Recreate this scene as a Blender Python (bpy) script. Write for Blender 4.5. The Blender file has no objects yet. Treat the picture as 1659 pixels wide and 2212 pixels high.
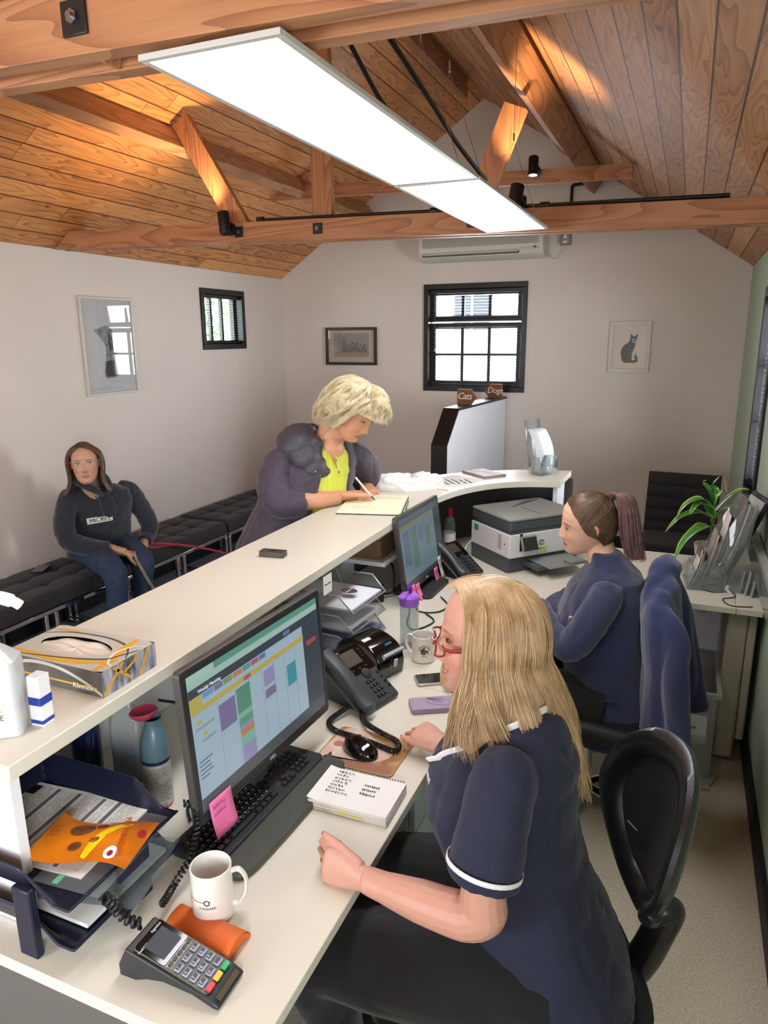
import bpy, bmesh, math, random
import numpy as np
from mathutils import Vector, Matrix, Euler, noise
S = bpy.context.scene
COL = S.collection
PI = math.pi
# ---------------------------------------------------------------- camera
cam_d = bpy.data.cameras.new('camera'); cam = bpy.data.objects.new('camera', cam_d); COL.objects.link(cam); S.camera = cam
cam_d.sensor_fit = 'HORIZONTAL'; cam_d.sensor_width = 36.0; cam_d.lens = 1530.275 / 1659 * 36.0
cam_d.clip_start = 0.02; cam_d.clip_end = 200
pt, yw, rl = 0.243280399, -0.400486847, 0.00776728
fw = Vector((math.sin(yw) * math.cos(pt), math.cos(yw) * math.cos(pt), -math.sin(pt)))
rt = Vector((math.cos(yw), -math.sin(yw), 0)); dn = fw.cross(rt)
r2 = math.cos(rl) * rt + math.sin(rl) * dn; d2 = -math.sin(rl) * rt + math.cos(rl) * dn
mw = Matrix((r2, -d2, -fw)).transposed().to_4x4(); mw.translation = (0, 0, 1.84)
cam.matrix_world = mw
# ---------------------------------------------------------------- light
S.view_settings.view_transform = 'Standard'; S.view_settings.look = 'None'
S.view_settings.gamma = 1.0; S.view_settings.use_curve_mapping = False
S.view_settings.exposure = 0.42
W = bpy.data.worlds.new('world'); S.world = W; W.use_nodes = True
wn = W.node_tree.nodes; bg = wn['Background']; bg.inputs[0].default_value = (0.80, 0.90, 1.0, 1); bg.inputs[1].default_value = 7.0
S.cycles.max_bounces = 8; S.cycles.diffuse_bounces = 4; S.cycles.glossy_bounces = 4; S.cycles.transmission_bounces = 8; S.cycles.transparent_max_bounces = 12
S.cycles.caustics_reflective = False; S.cycles.caustics_refractive = False
S.cycles.sample_clamp_indirect = 6.0; S.cycles.sample_clamp_direct = 0.0
S.cycles.use_denoising = True
try: S.cycles.denoiser = 'OPENIMAGEDENOISE'
except Exception: pass
def area(name, loc, direction, sx, sy, power, color=(1, 1, 1), portal=False, spread=PI):
    l = bpy.data.lights.new(name, 'AREA'); l.shape = 'RECTANGLE'; l.size = sx; l.size_y = sy; l.energy = power; l.color = color; l.spread = spread
    if portal: l.cycles.is_portal = True
    o = bpy.data.objects.new(name, l); COL.objects.link(o); o.location = loc
    o.rotation_euler = Vector(direction).to_track_quat('-Z', 'Y').to_euler(); return o
# daylight through the window openings, side and rear ones added as fill (placed in the openings, facing in)
area('daylight_back_window', (-1.785, 6.42, 1.82), (0, -1, -0.15), 0.80, 0.80, 30, (0.88, 0.93, 1.0))
area('daylight_left_window', (-3.86, 5.30, 1.99), (1, 0, -0.15), 0.50, 0.40, 4, (0.88, 1.0, 0.93))
area('fill_light_side', (0.50, -.70, 1.55), (-1, .25, -0.1), 0.85, 0.85, 60, (0.95, 0.97, 1.0))  # added lamp in an unseen side window, gives fill light
area('daylight_right_window', (0.52, 4.455, 1.5), (-1, 0, -0.1), 0.5, 1.05, 58, (0.92, 0.95, 1.0))
area('fill_light_rear', (-2.1, -1.45, 1.5), (0, 1, -0.05), 0.9, 0.9, 42, (0.92, 0.96, 1.0))  # lamp added behind the view as fill from the rear
# ---------------------------------------------------------------- helpers
def tag(o, label=None, cat=None, group=None, kind=None):
    if label: o['label'] = label
    if cat: o['category'] = cat
    if group: o['group'] = group
    if kind: o['kind'] = kind
    return o
def thing(name, label, cat, loc=(0, 0, 0), rz=0, group=None):
    o = bpy.data.objects.new(name, None); COL.objects.link(o); o.location = loc; o.rotation_euler = (0, 0, rz); o.empty_display_size = .02
    return tag(o, label, cat, group)
def dup(root, loc, rz, label=None):
    m = {}
    def rec(o, par):
        c = o.copy(); COL.objects.link(c); c.parent = par
        for ch in list(o.children): rec(ch, c)
        return c
    r = rec(root, None); r.location = loc; r.rotation_euler = (0, 0, rz)
    if label: r['label'] = label
    return r
def rotm(rx=0, ry=0, rz=0): return Euler((rx, ry, rz)).to_matrix()
class MB:
    def __init__(s): s.v = []; s.f = []; s.mi = []; s.sm = []
    def add(s, vs, fs, mi=0, sm=False):
        n = len(s.v); s.v += [tuple(v) for v in vs]; s.f += [tuple(i + n for i in f) for f in fs]; s.mi += [mi] * len(fs); s.sm += [sm] * len(fs); return s
    def box(s, c, d, R=None, mi=0, taper=1.0):
        c = Vector(c); x, y, z = [k / 2 for k in d]; vs = []
        for sz in (-1, 1):
            t = taper if sz > 0 else 1
            for sx, sy in ((-1, -1), (1, -1), (1, 1), (-1, 1)):
                p = Vector((sx * x * t, sy * y * t, sz * z)); vs.append(c + (R @ p if R else p))
        return s.add(vs, [(3, 2, 1, 0), (4, 5, 6, 7), (0, 1, 5, 4), (1, 2, 6, 5), (2, 3, 7, 6), (3, 0, 4, 7)], mi)
    def b2(s, a, b, mi=0):
        return s.box([(a[i] + b[i]) / 2 for i in range(3)], [abs(b[i] - a[i]) for i in range(3)], None, mi)
    def bar(s, a, b, w, h, up=(0, 0, 1), mi=0):
        a = Vector(a); b = Vector(b); d = b - a; L = d.length; z = d.normalized(); x = Vector(up).cross(z)
        if x.length < 1e-5: x = Vector((1, 0, 0))
        x.normalize(); y = z.cross(x); R = Matrix((x, y, z)).transposed(); return s.box((a + b) / 2, (w, h, L), R, mi)
    def tube(s, pts, r, n=8, mi=0, cap=True, sq=None, up=None):
        pts = [Vector(p) for p in pts]; m = len(pts)
        rr = [r] * m if not hasattr(r, '__len__') else r
        T = [(pts[min(i + 1, m - 1)] - pts[max(i - 1, 0)]).normalized() for i in range(m)]
        u = Vector(up) if up else (Vector((0, 0, 1)) if abs(T[0].z) < .9 else Vector((1, 0, 0)))
        x = (u - T[0] * u.dot(T[0])).normalized(); vs = []; fs = []
        for i in range(m):
            t = T[i]; x = (x - t * x.dot(t)).normalized(); y = t.cross(x)
            e = rr[i]; ex, ey = (e if hasattr(e, '__len__') else (e, e * (sq or 1)))
            for k in range(n):
                a = 2 * PI * k / n; vs.append(pts[i] + x * (math.cos(a) * ex) + y * (math.sin(a) * ey))
        for i in range(m - 1):
            for k in range(n):
                k2 = (k + 1) % n; fs.append((i * n + k, i * n + k2, (i + 1) * n + k2, (i + 1) * n + k))
        if cap: fs.append(tuple(range(n - 1, -1, -1))); fs.append(tuple((m - 1) * n + k for k in range(n)))
        return s.add(vs, fs, mi, True)
    def cyl(s, a, b, r, r2=None, n=20, mi=0): return s.tube([a, b], [r, r if r2 is None else r2], n, mi)
    def lathe(s, prof, n=28, c=(0, 0, 0), mi=0, sx=1, sy=1, R=None, cap=True):
        vs = []; fs = []; c = Vector(c); m = len(prof)
        for (r, z) in prof:
            for k in range(n):
                a = 2 * PI * k / n; p = Vector((r * math.cos(a) * sx, r * math.sin(a) * sy, z)); vs.append(c + (R @ p if R else p))
        for i in range(m - 1):
            for k in range(n):
                k2 = (k + 1) % n; fs.append((i * n + k, i * n + k2, (i + 1) * n + k2, (i + 1) * n + k))
        if cap:
            if prof[0][0] > 1e-6: fs.append(tuple(range(n - 1, -1, -1)))
            if prof[-1][0] > 1e-6: fs.append(tuple((m - 1) * n + k for k in range(n)))
        return s.add(vs, fs, mi, True)
    def prism(s, poly, h, c=(0, 0, 0), R=None, mi=0, z0=0, sm=False):
        n = len(poly); c = Vector(c); vs = []
        for z in (z0, z0 + h):
            for q in poly:
                p = Vector((q[0], q[1], z)); vs.append(c + (R @ p if R else p))
        ar = sum(poly[i][0] * poly[(i + 1) % n][1] - poly[(i + 1) % n][0] * poly[i][1] for i in range(n))
        fs = [tuple(range(n - 1, -1, -1)), tuple(range(n, 2 * n))] + [(i, (i + 1) % n, n + (i + 1) % n, n + i) for i in range(n)]
        if ar * h < 0: fs = [tuple(reversed(f)) for f in fs]
        return s.add(vs, fs, mi, sm)
    def grid(s, fn, nu, nv, mi=0, wrap=False, flip=False):
        vs = [fn(i / nu, j / nv) for j in range(nv + 1) for i in range(nu + (0 if wrap else 1))]
        w = nu if wrap else nu + 1; fs = []
        for j in range(nv):
            for i in range(nu):
                i2 = (i + 1) % w; f = (j * w + i, j * w + i2, (j + 1) * w + i2, (j + 1) * w + i); fs.append(f[::-1] if flip else f)
        return s.add(vs, fs, mi, True)
    def ell(s, c, r, R=None, n=16, m=10, mi=0):
        pr = [(math.sin(PI * j / m), -math.cos(PI * j / m)) for j in range(m + 1)]; c = Vector(c); vs = []; fs = []
        for (q, z) in pr:
            for k in range(n):
                a = 2 * PI * k / n; p = Vector((q * math.cos(a) * r[0], q * math.sin(a) * r[1], z * r[2])); vs.append(c + (R @ p if R else p))
        for i in range(m):
            for k in range(n):
                k2 = (k + 1) % n; fs.append((i * n + k, i * n + k2, (i + 1) * n + k2, (i + 1) * n + k))
        return s.add(vs, fs, mi, True)
    def text(s, txt, size, M, mi=0, depth=0.0004, spacing=1.0, align='CENTER', shear=0):
        cu = bpy.data.curves.new('t', 'FONT'); cu.body = txt; cu.size = size; cu.extrude = depth; cu.align_x = align; cu.align_y = 'CENTER'
        cu.space_character = spacing; cu.resolution_u = 2; cu.shear = shear
        o = bpy.data.objects.new('t', cu); COL.objects.link(o); dg = bpy.context.evaluated_depsgraph_get(); dg.update()
        me = bpy.data.meshes.new_from_object(o.evaluated_get(dg))
        s.add([M @ v.co for v in me.vertices], [tuple(p.vertices) for p in me.polygons], mi)
        bpy.data.objects.remove(o); bpy.data.curves.remove(cu); bpy.data.meshes.remove(me); return s
    def build(s, name, mats, parent=None, bevel=0, seg=2, angle=35, smooth=True, sub=0, solid=0, loc=None):
        me = bpy.data.meshes.new(name); me.from_pydata(s.v, [], s.f)
        mats = mats if isinstance(mats, (list, tuple)) else [mats]
        for m in mats: me.materials.append(m)
        me.polygons.foreach_set('material_index', s.mi)
        me.polygons.foreach_set('use_smooth', [bool(smooth)] * len(s.f)); me.update()
        if smooth and not sub:
            try: me.set_sharp_from_angle(angle=math.radians(angle))
            except Exception: pass
        o = bpy.data.objects.new(name, me); COL.objects.link(o)
        if parent: o.parent = parent
        if loc is not None: o.location = loc
        if solid: q = o.modifiers.new('s', 'SOLIDIFY'); q.thickness = solid; q.offset = 0
        if sub: q = o.modifiers.new('u', 'SUBSURF'); q.levels = sub; q.render_levels = sub
        if bevel: q = o.modifiers.new('b', 'BEVEL'); q.width = bevel; q.segments = seg; q.limit_method = 'ANGLE'; q.angle_limit = math.radians(40); q.harden_normals = False
        return o
def lin(c):
    if isinstance(c, str): c = [int(c[i:i + 2], 16) / 255 for i in (0, 2, 4)]
    return tuple(((x / 12.92) if x <= .04045 else ((x + .055) / 1.055) ** 2.4) for x in c)
MATS = {}
def mat(name, c, rough=.5, metal=0, bump=0, bscale=200, var=0, vscale=8, trans=0, ior=1.45, emit=0, coat=0, sheen=0, sss=0, alpha=1, spec=.5, c2=None, attr=None, stretch=None, island=0, detail=2):
    if name in MATS: return MATS[name]
    m = bpy.data.materials.new(name); m.use_nodes = True; nt = m.node_tree; N = nt.nodes; L = nt.links; b = N['Principled BSDF']
    c = lin(c); b.inputs['Base Color'].default_value = (*c, 1); b.inputs['Roughness'].default_value = rough; b.inputs['Metallic'].default_value = metal
    b.inputs['IOR'].default_value = ior; b.inputs['Transmission Weight'].default_value = trans; b.inputs['Coat Weight'].default_value = coat
    b.inputs['Sheen Weight'].default_value = sheen; b.inputs['Alpha'].default_value = alpha; b.inputs['Specular IOR Level'].default_value = spec
    if sss: b.inputs['Subsurface Weight'].default_value = sss; b.inputs['Subsurface Radius'].default_value = (.012, .004, .002); b.inputs['Subsurface Scale'].default_value = 1
    if emit: b.inputs['Emission Color'].default_value = (*c, 1); b.inputs['Emission Strength'].default_value = emit
    tc = None
    def coords():
        nonlocal tc
        if tc is None:
            tc = N.new('ShaderNodeTexCoord').outputs['Object']
            if stretch:
                mp = N.new('ShaderNodeMapping'); mp.inputs['Scale'].default_value = stretch; L.new(tc, mp.inputs[0]); tc = mp.outputs[0]
        return tc
    src = None
    if attr:
        a = N.new('ShaderNodeAttribute'); a.attribute_name = attr; src = a.outputs['Color']; L.new(src, b.inputs['Base Color'])
    if var or c2:
        n = N.new('ShaderNodeTexNoise'); n.inputs['Scale'].default_value = vscale; n.inputs['Detail'].default_value = 4; L.new(coords(), n.inputs[0])
        mx = N.new('ShaderNodeMix'); mx.data_type = 'RGBA'; r = N.new('ShaderNodeValToRGB'); r.color_ramp.elements[0].position = .35; r.color_ramp.elements[1].position = .65
        L.new(n.outputs['Fac'], r.inputs[0]); L.new(r.outputs[0], mx.inputs[0])
        if c2: A = (*c, 1); B = (*lin(c2), 1)
        else: A = (*[max(0, k * (1 - var)) for k in c], 1); B = (*[min(1, k * (1 + var)) for k in c], 1)
        if attr:
            mx.blend_type = 'MULTIPLY'; mx.inputs[0].default_value = 1; nt.links.remove(mx.inputs[0].links[0]); r.color_ramp.elements[0].color = (1 - var, 1 - var, 1 - var, 1); L.new(src, mx.inputs[6]); L.new(r.outputs[0], mx.inputs[7])
        else: mx.inputs[6].default_value = A; mx.inputs[7].default_value = B
        L.new(mx.outputs[2], b.inputs['Base Color']); src = mx.outputs[2]
    if island:
        g = N.new('ShaderNodeNewGeometry'); hs = N.new('ShaderNodeHueSaturation'); mr = N.new('ShaderNodeMapRange'); mr.inputs[3].default_value = 1 - island; mr.inputs[4].default_value = 1 + island
        L.new(g.outputs['Random Per Island'], mr.inputs[0]); L.new(mr.outputs[0], hs.inputs['Value'])
        if src: L.new(src, hs.inputs['Color'])
        else: hs.inputs['Color'].default_value = (*c, 1)
        L.new(hs.outputs[0], b.inputs['Base Color'])
    if bump:
        n = N.new('ShaderNodeTexNoise'); n.inputs['Scale'].default_value = bscale; n.inputs['Detail'].default_value = detail; L.new(coords(), n.inputs[0])
        bp = N.new('ShaderNodeBump'); bp.inputs['Strength'].default_value = bump; bp.inputs['Distance'].default_value = .002; L.new(n.outputs['Fac'], bp.inputs['Height']); L.new(bp.outputs[0], b.inputs['Normal'])
    MATS[name] = m; return m
def wood(name, cols, axis='Y', plank=0, gap_dark=.35, knots=True, rough=.45, scale=1.0, pax='U'):
    """grain runs along `axis`; plank>0 adds tongue-and-groove boards of that width across it"""
    m = bpy.data.materials.new(name); m.use_nodes = True; nt = m.node_tree; N = nt.nodes; L = nt.links; b = N['Principled BSDF']; b.inputs['Roughness'].default_value = rough
    tc = N.new('ShaderNodeTexCoord').outputs['Object']; sp = N.new('ShaderNodeSeparateXYZ'); L.new(tc, sp.inputs[0])
    def M(op, a, bb=None, c=None):
        n = N.new('ShaderNodeMath'); n.operation = op
        for i, q in enumerate((a, bb, c)):
            if q is None: continue
            if hasattr(q, 'is_output'): L.new(q, n.inputs[i])
            else: n.inputs[i].default_value = q
        return n.outputs[0]
    along = sp.outputs[axis]; o1, o2 = [sp.outputs[k] for k in 'XYZ' if k != axis]
    if plank:
        idx = M('FLOOR', M('DIVIDE', o1, plank)); fr = M('FRACT', M('DIVIDE', o1, plank))
        wn_ = N.new('ShaderNodeTexWhiteNoise'); wn_.noise_dimensions = '1D'; L.new(idx, wn_.inputs['W'])
        rnd = wn_.outputs['Value']
        sidx = M('FLOOR', M('ADD', M('DIVIDE', along, 2.6), M('MULTIPLY', rnd, 5.3)))
        w2 = N.new('ShaderNodeTexWhiteNoise'); w2.noise_dimensions = '2D'; cb = N.new('ShaderNodeCombineXYZ'); L.new(idx, cb.inputs[0]); L.new(sidx, cb.inputs[1]); L.new(cb.outputs[0], w2.inputs['Vector']); rnd2 = w2.outputs['Value']
    else: rnd2 = None
    cv = N.new('ShaderNodeCombineXYZ'); al = M('MULTIPLY', along, .13)
    if rnd2 is not None: al = M('ADD', al, M('MULTIPLY', rnd2, 17.0))
    L.new(al, cv.inputs[0]); L.new(o1, cv.inputs[1]); L.new(o2, cv.inputs[2])
    n1 = N.new('ShaderNodeTexNoise'); n1.inputs['Scale'].default_value = 9 * scale; n1.inputs['Detail'].default_value = 2; n1.inputs['Roughness'].default_value = .4; n1.inputs['Distortion'].default_value = .25; L.new(cv.outputs[0], n1.inputs[0])
    rings = M('FRACT', M('MULTIPLY', n1.outputs['Fac'], 13.0)); ring = M('POWER', rings, 2.2)
    cv2 = N.new('ShaderNodeCombineXYZ'); L.new(M('MULTIPLY', along, .04), cv2.inputs[0]); L.new(o1, cv2.inputs[1]); L.new(o2, cv2.inputs[2])
    n2 = N.new('ShaderNodeTexNoise'); n2.inputs['Scale'].default_value = 160; n2.inputs['Detail'].default_value = 3; L.new(cv2.outputs[0], n2.inputs[0])
    f = M('ADD', M('MULTIPLY', ring, .42), M('MULTIPLY', n2.outputs['Fac'], .30))
    n3 = N.new('ShaderNodeTexNoise'); n3.inputs['Scale'].default_value = 1.6; n3.inputs['Detail'].default_value = 2; L.new(tc, n3.inputs[0])
    f = M('ADD', f, M('MULTIPLY', n3.outputs['Fac'], .25))
    if rnd2 is not None: f = M('ADD', f, M('MULTIPLY', M('SUBTRACT', rnd2, .5), .38))
    r = N.new('ShaderNodeValToRGB'); cr = r.color_ramp; cr.elements[0].position = .12; cr.elements[1].position = .85
    cr.elements[0].color = (*lin(cols[0]), 1); cr.elements[1].color = (*lin(cols[2]), 1); e = cr.elements.new(.45); e.color = (*lin(cols[1]), 1)
    L.new(f, r.inputs[0]); out = r.outputs[0]
    if knots:
        vc = N.new('ShaderNodeCombineXYZ'); L.new(M('MULTIPLY', along, .55), vc.inputs[0]); L.new(o1, vc.inputs[1]); L.new(M('MULTIPLY', o2, .3), vc.inputs[2])
        v = N.new('ShaderNodeTexVoronoi'); v.inputs['Scale'].default_value = 3.2; L.new(vc.outputs[0], v.inputs['Vector'])
        k = M('LESS_THAN', M('ADD', v.outputs['Distance'], M('MULTIPLY', n2.outputs['Fac'], .02)), .05)
        mk = N.new('ShaderNodeMix'); mk.data_type = 'RGBA'; mk.blend_type = 'MULTIPLY'; L.new(M('MULTIPLY', k, .75), mk.inputs[0]); L.new(out, mk.inputs[6]); mk.inputs[7].default_value = (.22, .12, .07, 1); out = mk.outputs[2]
    if plank:
        e1 = M('LESS_THAN', M('ABSOLUTE', M('SUBTRACT', fr, .5)), .468)
        sf = M('FRACT', M('ADD', M('DIVIDE', along, 2.6), M('MULTIPLY', rnd, 5.3))); e2 = M('GREATER_THAN', sf, .0012); e3 = M('MULTIPLY', e1, e2)
        mg = N.new('ShaderNodeMix'); mg.data_type = 'RGBA'; L.new(e3, mg.inputs[0]); mg.inputs[6].default_value = tuple(k * gap_dark for k in lin(cols[2])) + (1,); L.new(out, mg.inputs[7]); out = mg.outputs[2]
        bp = N.new('ShaderNodeBump'); bp.inputs['Strength'].default_value = .8; bp.inputs['Distance'].default_value = .006; L.new(e3, bp.inputs['Height']); L.new(bp.outputs[0], b.inputs['Normal'])
    else:
        bp = N.new('ShaderNodeBump'); bp.inputs['Strength'].default_value = .25; bp.inputs['Distance'].default_value = .002; L.new(f, bp.inputs['Height']); L.new(bp.outputs[0], b.inputs['Normal'])
    L.new(out, b.inputs['Base Color']); MATS[name] = m; return m
def struct(o): o['kind'] = 'structure'; return o
WHITE = mat('white_paint', 'ddd4ca', .75, bump=.15, bscale=400, var=.02, vscale=2)
GREEN = mat('sage_green_paint', 'a9bba4', .7, bump=.12, bscale=400)
BLACK = mat('satin_black', '141415', .38); BLKM = mat('matt_black', '17181a', .6); DKW = mat('black_stained_timber', '1b1a1c', .35, bump=.2, bscale=60, stretch=(1, 1, .1))
LAM = mat('cream_laminate', 'd8d3c4', .38, bump=.05, bscale=800); LAMW = mat('white_laminate', 'e9eaf0', .4)
CHROME = mat('chrome', 'd8d8da', .08, 1); STEEL = mat('brushed_steel', '9a9b9d', .3, 1); GREYP = mat('grey_plastic', '63676b', .45); DGREY = mat('dark_grey_plastic', '2b2e31', .4)
WPL = mat('white_plastic', 'e6e3dc', .4); GLASS = mat('glass', 'ffffff', .0, trans=1, ior=1.45); PAPER = mat('paper', 'eceae6', .8)
def clearmat(name, c='ffffff', rough=.03, op=.12):
    if name in MATS: return MATS[name]
    m = bpy.data.materials.new(name); m.use_nodes = True; N = m.node_tree.nodes; L = m.node_tree.links; N.remove(N['Principled BSDF'])
    t = N.new('ShaderNodeBsdfTransparent'); g = N.new('ShaderNodeBsdfGlossy'); g.inputs['Roughness'].default_value = rough; d = N.new('ShaderNodeBsdfDiffuse'); d.inputs[0].default_value = (*lin(c), 1)
    t.inputs[0].default_value = (*[.5 + .5 * k for k in lin(c)], 1)
    a = N.new('ShaderNodeMixShader'); a.inputs[0].default_value = op; L.new(t.outputs[0], a.inputs[1]); L.new(d.outputs[0], a.inputs[2])
    ge = N.new('ShaderNodeNewGeometry'); vm = N.new('ShaderNodeVectorMath'); vm.operation = 'DOT_PRODUCT'; L.new(ge.outputs['Normal'], vm.inputs[0]); L.new(ge.outputs['Incoming'], vm.inputs[1])
    def mm(op, a, b):
        n = N.new('ShaderNodeMath'); n.operation = op
        for i, v in enumerate((a, b)):
            if hasattr(v, 'is_output'): L.new(v, n.inputs[i])
            elif v is not None: n.inputs[i].default_value = v
        return n.outputs[0]
    fr = mm('ADD', mm('MULTIPLY', mm('POWER', mm('SUBTRACT', 1.0, mm('ABSOLUTE', vm.outputs['Value'], None)), 5.0), .9), .045)
    q = N.new('ShaderNodeMixShader'); L.new(fr, q.inputs[0]); L.new(a.outputs[0], q.inputs[1]); L.new(g.outputs[0], q.inputs[2])
    L.new(q.outputs[0], N['Material Output'].inputs[0]); MATS[name] = m; return m
PANE = clearmat('window_pane', 'ffffff', 0, 0.0); ACR = clearmat('clear_acrylic', 'dfe8ea', .03, .10); FROST = clearmat('cloudy_plastic', 'cfd3d2', .15, .38)
def TRS(loc, rx=0, ry=0, rz=0): return Matrix.Translation(Vector(loc)) @ Euler((rx, ry, rz)).to_matrix().to_4x4()
# ================================================================ room shell
XL, XR, YB, YF = -3.73, 0.385, 6.30, -1.5
ZL, ZR, XA, ZA = 2.388, 2.335, -1.74, 3.735          # eaves and apex
T = .16
def wallpanel(name, ax, pos, u0, u1, z0, z1, holes, m, th=T, outward=1):
    mb = MB(); us = sorted({u0, u1} | {h[0] for h in holes} | {h[1] for h in holes}); zs = sorted({z0, z1} | {h[2] for h in holes} | {h[3] for h in holes})
    for i in range(len(us) - 1):
        for j in range(len(zs) - 1):
            a, b, c, d = us[i], us[i + 1], zs[j], zs[j + 1]
            if any(a >= h[0] - 1e-6 and b <= h[1] + 1e-6 and c >= h[2] - 1e-6 and d <= h[3] + 1e-6 for h in holes): continue
            if ax == 'x': mb.b2((pos, a, c), (pos + th * outward, b, d))
            else: mb.b2((a, pos, c), (b, pos + th * outward, d))
    return struct(mb.build(name, m, smooth=False))
wallpanel('wall_left', 'x', XL, YF, YB + T, 0, ZL + .02, [(4.98, 5.61, 1.74, 2.236)], WHITE, outward=-1)
wallpanel('wall_right', 'x', XR, YF, YB + T, 0, ZR + .02, [(4.12, 4.79, .885, 2.10), (-1.2, -.2, 1.1, 2.0)], GREEN, outward=1)
mb = MB(); w0, w1, v0, v1 = -2.256, -1.317, 1.346, 2.286
for a in ((XL, YB, 0, w0, ZL), (w1, YB, 0, XR, ZR)): mb.b2((a[0], YB, 0), (a[3], YB + T, 2.3))
mb.b2((w0, YB, 0), (w1, YB + T, v0)); mb.b2((w0, YB, v1), (w1, YB + T, 2.3))
mb.prism([(XL, 2.3), (XR, 2.3), (XR, ZR), (XA, ZA), (XL, ZL)], -T, (0, YB, 0), Matrix(((1, 0, 0), (0, 0, -1), (0, 1, 0))))
struct(mb.build('wall_back', WHITE, smooth=False))
mb = MB(); 
mb.b2((XL, YF - T, 0), (-2.6, YF, 2.3)); mb.b2((-1.6, YF - T, 0), (XR, YF, 2.3)); mb.b2((-2.6, YF - T, 0), (-1.6, YF, 1.0)); mb.b2((-2.6, YF - T, 2.0), (-1.6, YF, 2.3)); mb.prism([(XL, 2.3), (XR, 2.3), (XR, ZR), (XA, ZA), (XL, ZL)], T, (0, YF, 0), Matrix(((1, 0, 0), (0, 0, -1), (0, 1, 0))))
struct(mb.build('wall_front', WHITE, smooth=False))
FLOORM = mat('speckled_vinyl', 'aaa18d', .55, c2='c4baa4', vscale=130)
mb = MB(); mb.b2((XL - T, YF - T, -.1), (XR + T, YB + T, 0)); struct(mb.build('floor', FLOORM, smooth=False))
CEILL = wood('ceiling_boards', ['eaa564', 'd08c52', '955a34'], 'Y', plank=.118, rough=.42)
CEILR = wood('ceiling_boards_pale', ['cf9a6c', 'b58054', '855535'], 'Y', plank=.118, rough=.6)
def slope(name, xe, ze, m):
    d = Vector((XA - xe, 0, ZA - ze)); L = d.length; ang = math.atan2(d.z, abs(d.x)); sg = 1 if d.x > 0 else -1
    mb = MB(); mb.b2((-.25, YF - T, 0), (L, YB + T, .12))
    if sg < 0: mb.v = [(-x, y, z) for x, y, z in mb.v]; mb.f = [f[::-1] for f in mb.f]
    o = mb.build(name, m, smooth=False); o.location = (xe, 0, ze); o.rotation_euler = (0, -ang * sg, 0); return struct(o)
slope('ceiling_left', XL, ZL, CEILL); slope('ceiling_right', XR, ZR, CEILR)
def zl(x): return ZL + (x - XL) * (ZA - ZL) / (XA - XL)
def zr(x): return ZR + (XR - x) * (ZA - ZR) / (XR - XA)
mb = MB(); mb.b2((XR - .018, 1.0, 0), (XR, 3.42, .10)); mb.b2((XR - .018, 3.42, 0), (XR, YB, .1)); struct(mb.build('baseboard_right', BLKM, bevel=.004))
mb = MB(); mb.b2((XL, YB - .018, 0), (XR - .018, YB, .125)); struct(mb.build('baseboard_back', BLKM, bevel=.004))
mb = MB(); mb.b2((XL, YF, 0), (XL + .018, YB - .018, .125)); struct(mb.build('baseboard_left', BLKM, bevel=.004))
# ---- windows: frame, sashes, pane
def window(name, ax, pos, u0, u1, z0, z1, cols, rows, out, fr=.045, sash=.05, trans=None):
    M = Matrix(((1, 0, 0, 0), (0, 1, 0, pos), (0, 0, 1, 0), (0, 0, 0, 1))) if ax == 'y' else Matrix(((0, 1, 0, pos), (1, 0, 0, 0), (0, 0, 1, 0), (0, 0, 0, 1)))
    def fin(mb):
        mb.v = [tuple(M @ Vector((v[0], v[1] * out, v[2]))) for v in mb.v]
        if (out < 0) != (ax == 'x'): mb.f = [f[::-1] for f in mb.f]
        return mb
    mb = MB()
    for a in ((u0, z0, u1, z0 + fr), (u0, z1 - fr, u1, z1), (u0, z0 + fr, u0 + fr, z1 - fr), (u1 - fr, z0 + fr, u1, z1 - fr)): mb.b2((a[0], -.015, a[1]), (a[2], .10, a[3]))
    r = struct(fin(mb).build(name, DKW, bevel=.003))
    mb = MB(); a0, a1, b0, b1 = u0 + fr, u1 - fr, z0 + fr, z1 - fr
    rects = [(a0, a1, b0, b1)] if trans is None else [(a0, a1, b0, trans - .005), (a0, a1, trans + .005, b1)]
    for k, (p, q, s_, t_) in enumerate(rects):
        rw = rows[k]
        for a in ((p, s_, q, s_ + sash), (p, t_ - sash, q, t_), (p, s_ + sash, p + sash, t_ - sash), (q - sash, s_ + sash, q, t_ - sash)): mb.b2((a[0], .06, a[1]), (a[2], .10, a[3]))
        for i in range(1, cols): x = p + sash + (q - p - 2 * sash) * i / cols; mb.b2((x - .014, .068, s_ + sash), (x + .014, .095, t_ - sash))
        for i in range(1, rw): z = s_ + sash + (t_ - s_ - 2 * sash) * i / rw; mb.b2((p + sash, .07, z - .012), (q - sash, .093, z + .012))
    fin(mb).build('sash', DKW, r)
    mb = MB(); mb.b2((a0, .080, b0), (a1, .083, b1)); fin(mb).build('pane', PANE, r, smooth=False)
    return r
window('window_1', 'y', YB, w0, w1, v0, v1, 3, [2, 1], 1, trans=1.955)
window('window_2', 'x', XL, 4.98, 5.61, 1.74, 2.236, 3, [1], -1, sash=.03)
w3 = window('window_3', 'x', XR, 4.12, 4.79, .885, 2.10, 2, [3], 1, fr=.06); window('added_window_side', 'x', XR, -1.2, -.2, 1.1, 2.0, 2, [2], 1)  # the side window out of view is added to carry fill light
window('added_window_rear', 'y', YF, -2.6, -1.6, 1.0, 2.0, 2, [2], -1)  # unseen rear window, added for fill light from behind
SLAT = mat('black_blind_slat', '1c1c1f', .3, 0, coat=.3)
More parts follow.
